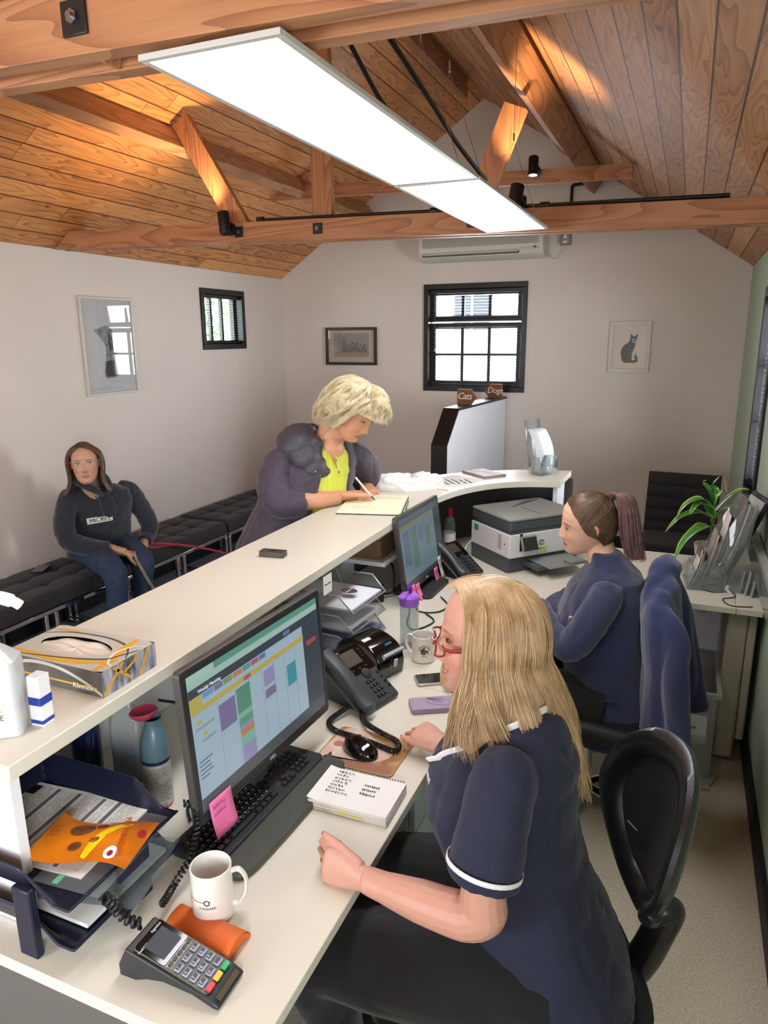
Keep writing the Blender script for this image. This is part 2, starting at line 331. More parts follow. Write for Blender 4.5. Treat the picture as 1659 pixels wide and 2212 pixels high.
def blind(ax, pos, u0, u1, z0, z1, inn, label, n, tilt=.12, pitch=.025):
    r = thing('venetian_blind', label, 'blind', (0, 0, 0)); M = (lambda u, v, z: (u, pos + v * inn, z)) if ax == 'y' else (lambda u, v, z: (pos + v * inn, u, z))
    def B(mb, u0, u1, v0, v1, z0, z1):
        a = M(u0, v0, z0); b = M(u1, v1, z1); mb.b2([min(a[i], b[i]) for i in range(3)], [max(a[i], b[i]) for i in range(3)])
    mb = MB(); B(mb, u0, u1, -.005, .03, z1 - .03, z1); mb.build('headrail', SLAT, r, bevel=.002)
    mb = MB(); z = z1 - .05
    while z > z0 + .02:
        a = [M(u, v, z + v * tilt * 1 + (.0014 if abs(v - .0125) < .004 else 0)) for v in (0, .0125, .025) for u in (u0, u1)]
        mb.add(a, [(0, 1, 3, 2), (2, 3, 5, 4)], 0, True); z -= pitch
    mb.build('slats', SLAT, r, solid=.0006)
    mb = MB(); B(mb, u0, u1, .002, .024, z0 + .004, z0 + .016); mb.build('bottom_rail', SLAT, r, bevel=.002)
    for f in (.12, .5, .88):
        u = u0 + (u1 - u0) * f; MB().tube([M(u, .026, z1 - .03), M(u, .026, z0 + .01)], .0008, 4).build('ladder_cord', BLKM, r)
    mb = MB(); u = u0 + .05; mb.tube([M(u, .034, z1 - .03), M(u + .003, .036, z1 - .60 * (z1 - z0))], .0025, 6); mb.tube([M(u + .003, .036, z1 - .60 * (z1 - z0)), M(u + .003, .036, z1 - .64 * (z1 - z0))], [.004, .007], 8); mb.build('tilt_wand', ACR, r)
    return r
blind('y', YB + .045, w0 + .05, w1 - .05, v0 + .05, v1 - .05, -1, 'black venetian blind in front of the nine-pane window on the end wall', 30)
blind('x', XL - .045, 5.03, 5.56, 1.79, 2.19, 1, 'black venetian blind over the small window on the left wall', 16, pitch=.022)
blind('x', XR + .045, 4.19, 4.72, .95, 2.04, -1, 'black venetian blind over the tall window on the green wall', 40)
# ---- outside: what the panes look on
def outside():
    mb = MB(); mb.b2((-20, -12, -.4), (14, 30, -.3)); tag(struct(mb.build('ground_outside', mat('paving', 'b9b6b0', .9, var=.1), smooth=False)))
    r = thing('neighbouring_house', 'white rendered house with a red tiled roof seen through the end wall window', 'house')
    wm = mat('white_render', 'f4f4f2', .9); mb = MB(); mb.b2((-9, 14, -.3), (3, 18, 3.4)); mb.build('wall', wm, r, smooth=False)
    mb = MB(); mb.prism([(13.5, 3.35), (18.5, 3.35), (16, 5.6)], 12.6, (-9.3, 0, 0), Matrix(((0, 0, 1), (1, 0, 0), (0, 1, 0)))); mb.build('roof', mat('red_tiles', 'a8563f', .8, var=.2, vscale=20), r, smooth=False)
    f = MB().b2((-4.4, 13.95, 1.9), (-3.6, 14, 2.7)).build('window', mat('grey_frame', '8d99a2', .4), r)
    MB().b2((-4.35, 13.93, 1.95), (-4.03, 13.95, 2.65)).b2((-3.97, 13.93, 1.95), (-3.65, 13.95, 2.65)).build('pane', mat('dark_glazing', '39424a', .05), f)
    random.seed(4); mb = MB()
    for i in range(2600):
        a = random.uniform(0, 2 * PI); q = random.random() ** .5; c = Vector((-8.2 + 1.5 * q * math.cos(a), 9.4 + 2.6 * q * math.sin(a), random.uniform(.6, 4.3)))
        R = Euler([random.uniform(0, 6) for _ in range(3)]).to_matrix(); s = random.uniform(.06, .12)
        mb.add([c + R @ Vector(p) for p in ((0, -s, 0), (s * .5, 0, .01), (0, s, 0), (-s * .5, 0, .01))], [(0, 1, 2, 3)])
    t = thing('tree', 'leafy green tree outside the small window on the left wall', 'tree')
    mb.build('foliage', mat('leaf_green', '6fa34b', .6, island=.3), t, smooth=False)
    MB().tube([(-8.2, 9.4, -.3), (-8.1, 9.3, 1.2), (-8.3, 9.5, 3.4)], [.16, .13, .05], 10).build('trunk', mat('bark', '6a5645', .9, bump=.6, bscale=20), t)
outside()
# ================================================================ roof timbers
BEAM = wood('beam_x', ['c08a62', 'a8714c', '80523a'], 'X', knots=False, rough=.5, scale=.7); BEAMY = wood('beam_y', ['bd8a64', 'a4714e', '7e5238'], 'Y', knots=False, rough=.5, scale=.7); BEAMZ = wood('beam_z', ['bd8358', 'a36d48', '7e4e34'], 'Z', knots=False, rough=.5, scale=.7)
TL = -.0238        # the ties run slightly down towards the green wall
def tie(parent, name, y, th, x0, x1, z0, h, m=None):
    """plank lying on edge along X, ends cut to the roof slope"""
    def zt(x): return z0 + TL * (x + 3.65)
    P = []
    xa = x0; xb = x1
    # left end: top corner cut where the slope passes
    pts = [(xa, zt(xa)), (xb, zt(xb))]
    xt = xb
    if zt(xb) + h > zr(xb): xt = min(xb, XR - (zt(xb) + h - ZR) / ((ZA - ZR) / (XR - XA)))
    xs = xa
    if zt(xa) + h > zl(xa): xs = XL + (zt(xa) + h - ZL) / ((ZA - ZL) / (XA - XL)); pts = [(xa, zt(xa)), (xb, zt(xb))]
    pts += [(xt, zt(xt) + h), (xs, zt(xs) + h)]
    mb = MB(); mb.prism(pts, -th, (0, y, 0), Matrix(((1, 0, 0), (0, 0, -1), (0, 1, 0))))
    return mb.build(name, m or BEAM, parent, bevel=.002)
def truss(y, label, collar=False):
    r = thing('roof_truss', label, 'roof truss')
    h = .105
    tie(r, 'tie_beam', y, .04, -3.72, XR - .002, 2.38, h); tie(r, 'tie_beam', y + .087, .04, -3.72, XR - .002, 2.38, h)
    mb = MB(); mb.b2((-1.915, y + .042, 2.345), (-1.80, y + .085, 3.60)); mb.build('king_post', BEAMZ, r, bevel=.002)
    def zt(x): return 2.38 + TL * (x + 3.65)
    for nm, x0, z0, x1, z1 in (('strut', -2.33, zt(-2.33) + .02, -2.735, 3.02), ('strut', -1.06, zt(-1.06) + .02, -.84, 2.87)):
        mb = MB(); mb.bar((x0, y + .0635, z0), (x1, y + .0635, z1), .042, .115, up=(1, 0, 0) if False else (0, 0, 1)); 
        # orient wide side in the truss plane
        mb = MB(); d = Vector((x1 - x0, 0, z1 - z0)).normalized(); n = Vector((d.z, 0, -d.x)) * .057; a = Vector((x0, 0, z0)); b = Vector((x1, 0, z1))
        mb.prism([(p.x, p.z) for p in (a - n, b - n, b + n, a + n)], -.043, (0, y + .042, 0), Matrix(((1, 0, 0), (0, 0, -1), (0, 1, 0)))); mb.build(nm, BEAMZ, r, bevel=.002)
    for x in (-2.35, -1.86, -1.02):
        mb = MB(); mb.box((x, y - .003, zt(x) + .055), (.055, .006, .055)); w = mb.build('bolt_plate', mat('dark_zinc', '3c3d3c', .4, .8), r, bevel=.002)
        mb = MB(); mb.cyl((x, y - .006, zt(x) + .055), (x, y - .012, zt(x) + .055), .012, n=6); mb.cyl((x, y - .012, zt(x) + .055), (x, y - .018, zt(x) + .055), .006, n=10); mb.build('bolt', STEEL, w)
    return r
truss(1.07, 'nearest roof truss with twin tie beams at the top of the view'); truss(3.53, 'middle roof truss carrying the black conduit and the uplight')
def collar():
    r = thing('collar_beam', 'short collar beam high up under the purlins near the end wall', 'beam')
    tie(r, 'beam', 5.0, .045, -3.08, -.42, 2.862, .085); return r
collar()
def purlin(x, z, label, ang, y1=YB):
    o = MB().box((0, (YF + y1) / 2, 0), (.065, y1 - YF, .14)).build('purlin', BEAMY, bevel=.003); o.location = (x, 0, z); o.rotation_euler = (0, ang, 0); return tag(o, label, 'beam')
sl = math.atan2(ZA - ZL, XA - XL); sr = math.atan2(ZA - ZR, XR - XA)
px = -2.83; purlin(px + .045, zl(px) - .083, 'long purlin under the left roof slope', -sl)
px = -.76; purlin(px - .045, zr(px) - .083, 'long purlin under the right roof slope', sr)
o = MB().b2((XA - .02, YF, ZA - .15), (XA + .02, YB - .55, ZA)).build('ridge_board', BEAMY, bevel=.002); tag(o, 'ridge board along the peak of the boarded ceiling', 'beam')
# ================================================================ lights and electrics on the timbers
LEDM = mat('led_diffuser', 'fafbff', .5, emit=12.0); ALU = mat('white_aluminium', 'c9c9c6', .4)
def panel(y0, y1, label):
    x0, x1, z = -.898, -.622, 2.292; r = thing('ceiling_light', label, 'ceiling light', ((x0 + x1) / 2, (y0 + y1) / 2, z), group='suspended light panels')
    w, l = x1 - x0, y1 - y0; f = .013; mb = MB()
    for a in ((-w / 2, -l / 2, w / 2, -l / 2 + f), (-w / 2, l / 2 - f, w / 2, l / 2), (-w / 2, -l / 2 + f, -w / 2 + f, l / 2 - f), (w / 2 - f, -l / 2 + f, w / 2, l / 2 - f)): mb.b2((a[0], a[1], 0), (a[2], a[3], .010))
    mb.b2((-w / 2 + f, -l / 2 + f, .006), (w / 2 - f, l / 2 - f, .010)); mb.build('frame', ALU, r, bevel=.001)
    MB().b2((-w / 2 + f, -l / 2 + f, .002), (w / 2 - f, l / 2 - f, .005)).build('diffuser', LEDM, r, smooth=False)
    for ex in (-1, 1):
        mb = MB(); e = ex * (l / 2 - .12); a = Vector((0, e, .34))
        for sx in (-1, 1): mb.tube([(sx * (w / 2 - .02), e, .01), a], .0011, 4)
        mb.tube([a, (0, e, .9)], .0011, 4); mb.cyl(a, a + Vector((0, 0, .03)), .004, n=6); mb.build('suspension_wire', STEEL, r)
    MB().box((0, 0, .022), (.05, .16, .024)).build('driver', WPL, r, bevel=.003)
    return r
panel(1.075, 2.205, 'nearer and larger-looking lit LED panel hanging over the counter'); panel(2.225, 3.345, 'further lit LED panel hanging just before the middle truss')
CAB = mat('black_cable', '16171a', .45)
def cable(name, pts, r, label, cat='cable', m=None, n=8, steps=10):
    P = [Vector(p) for p in pts]; out = []
    for i in range(len(P) - 1):
        p0, p1, p2, p3 = P[max(i - 1, 0)], P[i], P[i + 1], P[min(i + 2, len(P) - 1)]
        for k in range(steps):
            t = k / steps; out.append(.5 * ((2 * p1) + (-p0 + p2) * t + (2 * p0 - 5 * p1 + 4 * p2 - p3) * t * t + (-p0 + 3 * p1 - 3 * p2 + p3) * t ** 3))
    out.append(P[-1]); mb = MB(); mb.tube(out, r, n)
    o = mb.build(name, m or CAB)
    if label: tag(o, label, cat)
    return o
cable('light_cable', [(-.80, 1.22, 2.55), (-.795, 1.55, 2.55), (-.78, 1.85, 2.42), (-.75, 2.05, 2.36), (-.73, 2.2, 2.335)], .006, 'black cable running down to the nearer light panel')
cable('light_cable', [(-.72, 1.22, 2.56), (-.715, 1.6, 2.54), (-.70, 1.95, 2.46), (-.70, 2.25, 2.40), (-.68, 2.5, 2.345)], .007, 'black cable looping down to the further light panel')
def conduit():
    r = thing('conduit', 'black conduit pipe clipped along the top of the middle tie beam', 'conduit'); zt = lambda x: 2.485 + TL * (x + 3.65)
    mb = MB(); mb.tube([(-2.22, 3.55, zt(-2.22) + .008), (-1.2, 3.55, zt(-1.2) + .008), (.1, 3.55, zt(.1) + .012)], .010, 10); mb.build('pipe', BLACK, r)
    for x in (-2.22, -1.22, -.68): MB().cyl((x - .02, 3.55, zt(x) + .01), (x + .02, 3.55, zt(x) + .01), .016).build('coupler', BLACK, r)
    MB().lathe([(.032, 0), (.034, .004), (.034, .05), (.028, .058), (0, .058)], 24, (-.80, 3.55, zt(-.8) - .002)).build('junction_box', BLACK, r)
    return r
conduit()
def spot(loc, aim, label, power=30, ld=None, size=1.5):
    r = thing('spotlight', label, 'spotlight', loc); R = Vector(aim).to_track_quat('Z', 'Y').to_matrix()
    MB().lathe([(.0, -.0), (.034, 0), (.036, .006), (.036, .022), (.030, .028), (0, .028)], 20, (0, 0, 0), R=Euler((PI / 2, 0, 0)).to_matrix()).build('base', BLACK, r)
    MB().tube([(0, -.02, 0), (0, -.06, .01), (0, -.06, .03)], .009, 10).build('bracket', BLACK, r)
    c = Vector((0, -.062, .02)); MB().lathe([(.012, -.06), (.030, -.055), (.032, -.05), (.032, .062), (.029, .064), (.027, .056), (0, .056)], 24, c, R=R).build('head', BLACK, r)
    MB().lathe([(.0, .0565), (.026, .0565), (0, .0575)], 20, c, R=R, cap=False).build('lamp', mat('warm_lamp', 'fff2dc', .4, emit=12), r)
    l = bpy.data.lights.new('spotlight_bulb', 'SPOT'); l.energy = power; l.color = (1, .70, .38); l.spot_size = size; l.spot_blend = .9; l.shadow_soft_size = .02
    o = bpy.data.objects.new('spotlight_bulb', l); COL.objects.link(o); o.parent = r; d = R @ Vector((0, 0, 1)); o.location = c + d * .07; o.rotation_euler = Vector(ld or d).to_track_quat('-Z', 'Y').to_euler(); return r
spot((-2.40, 3.53, 2.42), (-.18, .12, .95), 'black spotlight on the middle tie beam pointing up at the boards', power=26, ld=(-.62, -.12, .72), size=1.9)
spot((-1.03, 5.0, 2.875), (.05, -.22, -1), 'black spotlight on the collar beam pointing down at the end wall', power=6)
spot((-1.35, 1.065, 2.46), (-.4, .5, 1), 'black spotlight on the nearest tie beam at the top left corner', power=34)
spot((-.80, 3.525, 2.425), (.10, .25, 1), 'stub of black spotlight behind the further light panel', power=26)
def aircon():
    r = thing('air_conditioner', 'white wall air conditioner above the end wall window', 'air conditioner', (-1.705, YB, 2.46)); m = mat('aged_white_plastic', 'd6d2c6', .45)
    MB().prism([(0, .02), (0, .27), (-.17, .27), (-.20, .22), (-.20, .09), (-.17, .03), (-.10, 0), (-.03, 0)], 1.07, (-.535, 0, 0), Matrix(((0, 0, 1), (1, 0, 0), (0, 1, 0)))).build('body', m, r, bevel=.006)
    mb = MB()
    for k in range(14): mb.b2((-.50, -.2035, .108 + k * .008), (.50, -.199, .111 + k * .008))
    mb.build('grille', mat('grille_grey', '8f8d86', .5), r); MB().box((-.08, -.19, .062), (.82, .012, .026), rotm(-.5)).build('louvre', m, r, bevel=.003); MB().box((-.08, -.186, .047), (.84, .01, .02), rotm(-.5)).build('outlet', mat('shade_grey', '6d6b66', .6), r)
    mb = MB()
    mb.box((.42, -.196, .078), (.15, .004, .03), rotm(-.25)); w = mb.build('control_strip', m, r); MB().box((.47, -.199, .078), (.02, .004, .012)).build('indicator', BLACK, w)
aircon()
def switch():
    r = thing('fused_switch', 'grey metal fused switch beside the air conditioner', 'switch', (-1.02, YB, 2.60)); m = mat('grey_metal_box', '8a8784', .4, .3)
    MB().b2((-.042, -.045, -.045), (.042, 0, .045)).build('box', m, r, bevel=.006); MB().b2((-.012, -.05, .004), (.012, -.045, .034)).b2((-.016, -.05, -.03), (.014, -.045, -.012)).build('rocker', WPL, r, bevel=.001)
    MB().tube([(0, -.02, .045), (0, -.02, .12)], .01, 8).build('conduit_stub', BLACK, r); MB().tube([(-.01, -.02, -.045), (-.012, -.02, -.09), (-.05, -.02, -.15), (-.10, -.015, -.15), (-.13, -.01, -.10)], .005, 8).build('flex', WPL, r)
switch()
cable('conduit_pipe', [(-.99, YB - .02, 2.78), (-.99, YB - .02, 2.98), (-.985, YB - .02, 3.0), (-.96, YB - .02, 3.01), (-.80, YB - .02, 3.012)], .012, 'bent black conduit on the end wall below the right purlin', 'conduit', BLACK)
# ================================================================ waiting-area floor, counter, desks
mb = MB(); mb.b2((XL, .6, 0), (-1.40, YB, .004)); mb.b2((-1.40, 4.0, 0), (XR - .018, YB, .004)); struct(mb.build('floor_waiting', mat('blue_grey_floor', '8a92a0', .6, c2='969eaa', vscale=60), smooth=False))  # thin layer, blue-grey over the waiting side of the floor
def arcpts(pts, n=10):
    out = []
    P = [Vector((*p, 0)) for p in pts]
    for i in range(len(P) - 1):
        p0, p1, p2, p3 = P[max(i - 1, 0)], P[i], P[i + 1], P[min(i + 2, len(P) - 1)]
        for k in range(n):
            t = k / n; q = .5 * ((2 * p1) + (-p0 + p2) * t + (2 * p0 - 5 * p1 + 4 * p2 - p3) * t * t + (-p0 + 3 * p1 - 3 * p2 + p3) * t ** 3); out.append((q.x, q.y))
    out.append(pts[-1]); return out
def counter():
    r = thing('reception_counter', 'cream topped raised reception counter curving round to the right at its far end', 'counter', (-1.25, .75, 0))
    D = lambda p: [(x + 1.25, y - .75) for x, y in p]
    outer = arcpts([(-1.44, 2.9), (-1.405, 3.22), (-1.31, 3.48), (-1.18, 3.68), (-1.0, 3.84), (-.80, 3.955), (-.555, 4.012)], 5)
    inner = arcpts([(-1.062, 2.75), (-1.05, 3.02), (-1.005, 3.27), (-.93, 3.44), (-.83, 3.56), (-.70, 3.635), (-.56, 3.672)], 5)
    E1 = mat('cream_laminate', 'f0e9dc'); 
    MB().prism(D([(-1.44, .765), (-1.055, .765), (-1.062, 2.065), (-1.44, 2.065)]), .032, z0=1.068).build('counter_top', LAM, r, bevel=.0025)
    MB().prism(D([(-1.44, 2.0665), (-1.062, 2.0665), (-1.062, 2.75)] + inner[1:] + outer[::-1]), .032, z0=1.068).build('counter_top', LAM, r, bevel=.0025)
    mb = MB(); mb.prism(D([(-1.405, .80), (-1.385, .80), (-1.385, 2.9), (-1.405, 2.9)]), 1.063, z0=.004)
    mb.build('front_panel', LAMW, r, bevel=.001)
    po = [(x * .985 + .0, y - .035) for x, y in outer]; pi_ = [(x + .012, y - .02) for x, y in po]
    mb = MB(); mb.prism(D(po + pi_[::-1]), 1.063, z0=.004); mb.build('curved_panel', mat('dark_taupe_laminate', '4d4a4b', .5), r, bevel=0)
    mb = MB(); mb.prism(D([(-1.405, .775), (-1.072, .775), (-1.072, .797), (-1.405, .797)]), .318, z0=.742); mb.build('end_panel', LAMW, r, bevel=.001)
    mb = MB(); mb.prism(D([(-.600, 3.70), (-.578, 3.70), (-.578, 3.985), (-.600, 3.985)]), .318, z0=.742); mb.build('end_panel', LAMW, r, bevel=.001)
    for y in (1.62, 2.42):
        mb = MB(); mb.prism(D([(-1.384, y), (-1.30, y), (-1.30, y + .02), (-1.384, y + .02)]), .32, z0=.742); mb.build('divider', LAMW, r, bevel=.001)
    MB().b2((-1.384 + 1.25, 2.60 - .75, .90), (-1.10 + 1.25, 2.90 - .75, .918)).build('shelf', LAMW, r, bevel=.001)
    return r
counter()
def desk():
    r = thing('desk', 'white L-shaped reception desk behind the raised counter', 'desk', (-1.0, .71, 0)); D = lambda p: [(x + 1.0, y - .71) for x, y in p]
    MB().prism(D([(-1.382, .708), (-.535, .708), (-.535, 1.962), (-1.382, 1.962)]), .026, z0=.714).build('desk_top', LAM, r, bevel=.002)
    cv = arcpts([(-.535, 2.62), (-.50, 2.84), (-.38, 3.01), (-.16, 3.082)], 5)
    MB().prism(D([(-1.382, 1.964), (-.535, 1.964)] + cv + [(.268, 3.082), (.268, 3.80), (-1.0, 3.80), (-1.22, 3.58), (-1.36, 3.2), (-1.382, 2.9)]), .026, z0=.714).build('desk_top', LAM, r, bevel=.002)
    MB().prism(D([(.2695, 3.082), (.368, 3.082), (.368, 3.80), (.2695, 3.80)]), .026, z0=.714).build('desk_top', LAM, r, bevel=.002)
    MB().prism(D([(-1.36, .722), (-.60, .722), (-.60, .742), (-1.36, .742)]), .708, z0=.006).build('end_panel', mat('grey_beige_panel', '5b5957', .6, var=.04, vscale=150), r, bevel=.001)
    MB().prism(D([(-1.36, .745), (-1.342, .745), (-1.342, 3.0), (-1.36, 3.0)]), .4, z0=.31).build('modesty_panel', LAMW, r)
    mb = MB(); mb.prism(D([(.245, 3.15), (.325, 3.15), (.325, 3.55), (.245, 3.55)]), .700, z0=.012); mb.build('support_panel', mat('beige_panel', 'b9b2a2', .5), r, bevel=.012)
    mb = MB(); mb.prism(D([(.327, 3.152), (.36, 3.152), (.36, 3.56), (.327, 3.56)]), .60, z0=.11); mb.build('support_panel', mat('beige_panel', 'b9b2a2', .5), r, bevel=.008)
    return r
desk()
def pedestal():
    r = thing('drawer_pedestal', 'white drawer pedestal coloured daylight blue under the desk behind the notebook', 'drawers', (-.80, 1.82, .004)); m = mat('daylit_white_laminate', 'c3d3e6', .45)  # white laminate with the blue of daylight put into its colour
    MB().b2((-.2, -.2, .03), (.18, .2, .68)).build('body', m, r, bevel=.002)
    for k in range(3): f = MB().b2((.182, -.198, .04 + k * .214), (.20, .198, .246 + k * .214)).build('drawer', m, r, bevel=.002); MB().b2((.201, -.06, .20 + k * .214), (.212, .06, .212 + k * .214)).build('handle', STEEL, f, bevel=.002)
    for sx in (-.16, .14):
        for sy in (-.16, .16): MB().cyl((sx, sy, 0), (sx, sy, .03), .02).build('castor', BLKM, r)
pedestal()
def partition():
    r = thing('half_height_partition', 'white half-height partition with black capping dividing the waiting area', 'partition', (0, 0, .004)); 
    A = Vector((-1.635, 4.90)); B = Vector((-1.525, YB - .02)); d = (B - A).normalized(); n = Vector((-d.y, d.x)) * .062
    L = (B - A).length; R = Matrix(((d.x, 0, -d.y * -1), (d.y, 0, -d.x), (0, 1, 0)))
    ex = Vector((d.x, d.y, 0)); ez = Vector((0, 0, 1)); ey = Vector((n.x, n.y, 0)).normalized()
    def pr(poly, w0, w1, name, m):
        vs = [Vector((A.x, A.y, 0)) + ex * p[0] + ez * p[1] + ey * w for w in (w0, w1) for p in poly]; k = len(poly)
        mb = MB(); mb.add(vs, [tuple(range(k)), tuple(range(2 * k - 1, k - 1, -1))] + [(i, k + i, k + (i + 1) % k, (i + 1) % k) for i in range(k)]); o = mb.build(name, m, r, smooth=False); 
        bm = bmesh.new(); bm.from_mesh(o.data); bmesh.ops.recalc_face_normals(bm, faces=bm.faces); bm.to_mesh(o.data); bm.free(); return o
    pr([(.012, 0), (L, 0), (L, 1.288), (.232, 1.288), (.012, 1.05)], -.052, .052, 'panel', LAMW)
    pr([(0, 0), (.012, 0), (.012, 1.052), (0, 1.057)], -.062, .062, 'capping', DKW)
    pr([(0, 1.057), (.012, 1.052), (.236, 1.29), (.228, 1.308)], -.062, .062, 'capping', DKW)
    pr([(.228, 1.308), (.236, 1.290), (L, 1.290), (L, 1.310)], -.062, .062, 'capping', DKW)
    return ey
pey = partition()
# ---- arrow signs standing on the partition
SIGNW = mat('walnut_sign', '7a4a2c', .55, bump=.3, bscale=60, var=.2, vscale=30, stretch=(.2, 1, 1)); CREAM = mat('cream_lettering', 'efe6d6', .6)
def sign(txt, loc, rz, flip, label):
    r = thing('arrow_sign', label, 'sign', loc, rz); s = -1 if flip else 1
    P = [(-.078 * s, 0), (.038 * s, 0), (.085 * s, .060), (.038 * s, .120), (-.078 * s, .120)]
    MB().prism(P, .022, (0, 0, 0), Matrix(((1, 0, 0), (0, 0, -1), (0, 1, 0))), z0=-.011).build('board', SIGNW, r, bevel=.002)
    MB().text(txt, .074, TRS((-.015 * s, -.0115, .065), PI / 2), shear=.25, spacing=.9).build('lettering', CREAM, r, smooth=False)
sign('Cats', (-1.588, 5.44, 1.3105), -.12, False, 'walnut arrow sign reading Cats standing on the partition capping')
sign('Dogs', (-1.54, 6.10, 1.3105), -.12, True, 'walnut arrow sign reading Dogs standing on the partition capping')
# ================================================================ pictures
def frame(name, label, loc, w, h, rz, fw, fd, fm, inner, matm=None, mw=0):
    r = thing(name, label, 'picture', loc, rz)   # faces -Y locally, back against wall
    mb = MB()
    for a in ((-w / 2, -h / 2, w / 2, -h / 2 + fw), (-w / 2, h / 2 - fw, w / 2, h / 2), (-w / 2, -h / 2 + fw, -w / 2 + fw, h / 2 - fw), (w / 2 - fw, -h / 2 + fw, w / 2, h / 2 - fw)): mb.b2((a[0], -fd, a[1]), (a[2], -.001, a[3]))
    mb.build('frame', fm, r, bevel=.002)
    MB().b2((-w / 2 + fw, -.008, -h / 2 + fw), (w / 2 - fw, -.004, h / 2 - fw)).build('mount', matm or PAPER, r, smooth=False)
    MB().b2((-w / 2 + fw, -fd * .6 - .001, -h / 2 + fw), (w / 2 - fw, -fd * .6, h / 2 - fw)).build('glazing', PANE, r, smooth=False)
    return r
def flat(parent, name, polys, m, y, R=None):
    mb = MB()
    for P in polys: mb.prism(P, .0006, (0, y, 0), Matrix(((1, 0, 0), (0, 0, -1), (0, 1, 0))))
    return mb.build(name, m, parent, smooth=False)
r = frame('framed_picture', 'white framed print of a blue-grey patchwork cat on the end wall', (-.462, YB, 1.737), .325, .41, 0, .032, .022, mat('white_frame', 'cfc9c2', .4), None, mat('ivory_paper', 'ddd6c4', .7))
def sm(pts, n=6): return arcpts(pts + [pts[0]], n)[:-1]
cat = [(.005, .108), (.028, .085), (.035, .085), (.062, .110), (.052, .066), (.042, .045), (.046, .020), (.038, -.01), (.024, -.05), (.024, -.10), (.034, -.125), (-.036, -.125), (-.055, -.10), (-.066, -.05), (-.060, -.01), (-.04, .018), (-.012, .035), (.002, .06)]
tail = [(-.0, -.125), (.055, -.125), (.073, -.108), (.066, -.08), (.056, -.062), (.060, -.045), (.045, -.068), (.046, -.09), (.05, -.103), (.02, -.108)]
CATM = mat('cat_print_blue', '44555a', .7, c2='22302f', vscale=45)
flat(r, 'cat_print', [cat, sm(tail, 3)], CATM, -.0085); flat(r, 'white_marks', [sm([(.012, .065), (.03, .052), (.036, .06), (.024, .066)], 3), sm([(.014, .044), (.036, .036), (.038, .042), (.02, .048)], 3)], PAPER, -.0095)
r = frame('framed_picture', 'small dark framed sepia print of a row of figures on the end wall', (-2.992, YB, 1.748), .536, .35, 0, .026, .024, mat('dark_bronze_frame', '36332d', .35, .3), None, mat('cream_mount', 'b9ac98', .7))
flat(r, 'print', [[(-.185, -.10), (.185, -.10), (.185, .12), (-.185, .12)]], mat('print_grey_green', '8e8d7f', .7, var=.1, vscale=12), -.0085)
flat(r, 'print_floor', [[(-.185, -.10), (.185, -.10), (.185, -.045), (-.14, -.045)]], mat('print_tan', '9b8468', .7), -.0092)
flat(r, 'print_door', [[(-.185, -.085), (-.145, -.05), (-.145, .12), (-.185, .12)]], mat('print_pale', 'a39a90', .7), -.0092)
random.seed(3); figs = []
for x, hh, ww in ((-.075, .14, .026), (-.03, .075, .028), (.015, .10, .022), (.055, .095, .024), (.10, .075, .018), (.14, .08, .028)): figs.append(sm([(x - ww, -.055), (x + ww * .9, -.058), (x + ww * .8, -.055 + hh * .5), (x + ww * .35, -.055 + hh), (x - ww * .3, -.055 + hh * .97), (x - ww * .9, -.055 + hh * .55)], 3))
flat(r, 'print_figures', figs, mat('print_dark', '4b413c', .7, c2='8b817b', vscale=60), -.0099)
flat(r, 'caption', [[(-.055, -.132), (.05, -.132), (.05, -.122), (-.055, -.122)]], mat('print_pale', 'a39a90'), -.0085)
r = frame('framed_picture', 'tall white framed abstract print behind reflecting glass on the left wall', (XL, 3.918, 1.785), .49, .655, PI / 2, .016, .022, mat('pale_frame', 'c9c4b6', .35), None, mat('pale_grey_mount', 'c5c6c4', .7))
SM = mat('charcoal_smudge', '6d7173', .8, c2='9da0a0', vscale=40)
flat(r, 'print', [sm([(-.02, .14), (.02, .13), (.06, .07), (.07, -.02), (.05, -.12), (.06, -.20), (-.06, -.21), (-.05, -.10), (-.03, -.02), (-.06, .04), (-.10, .08), (-.13, .11), (-.09, .12)], 4)], SM, -.0085)
flat(r, 'print_shadow', [sm([(.0, .10), (.04, .05), (.035, -.02), (.0, -.02)], 3), sm([(-.04, -.10), (.04, -.10), (.05, -.19), (-.05, -.20)], 3)], mat('smudge_dark', '45484a', .8), -.0092)
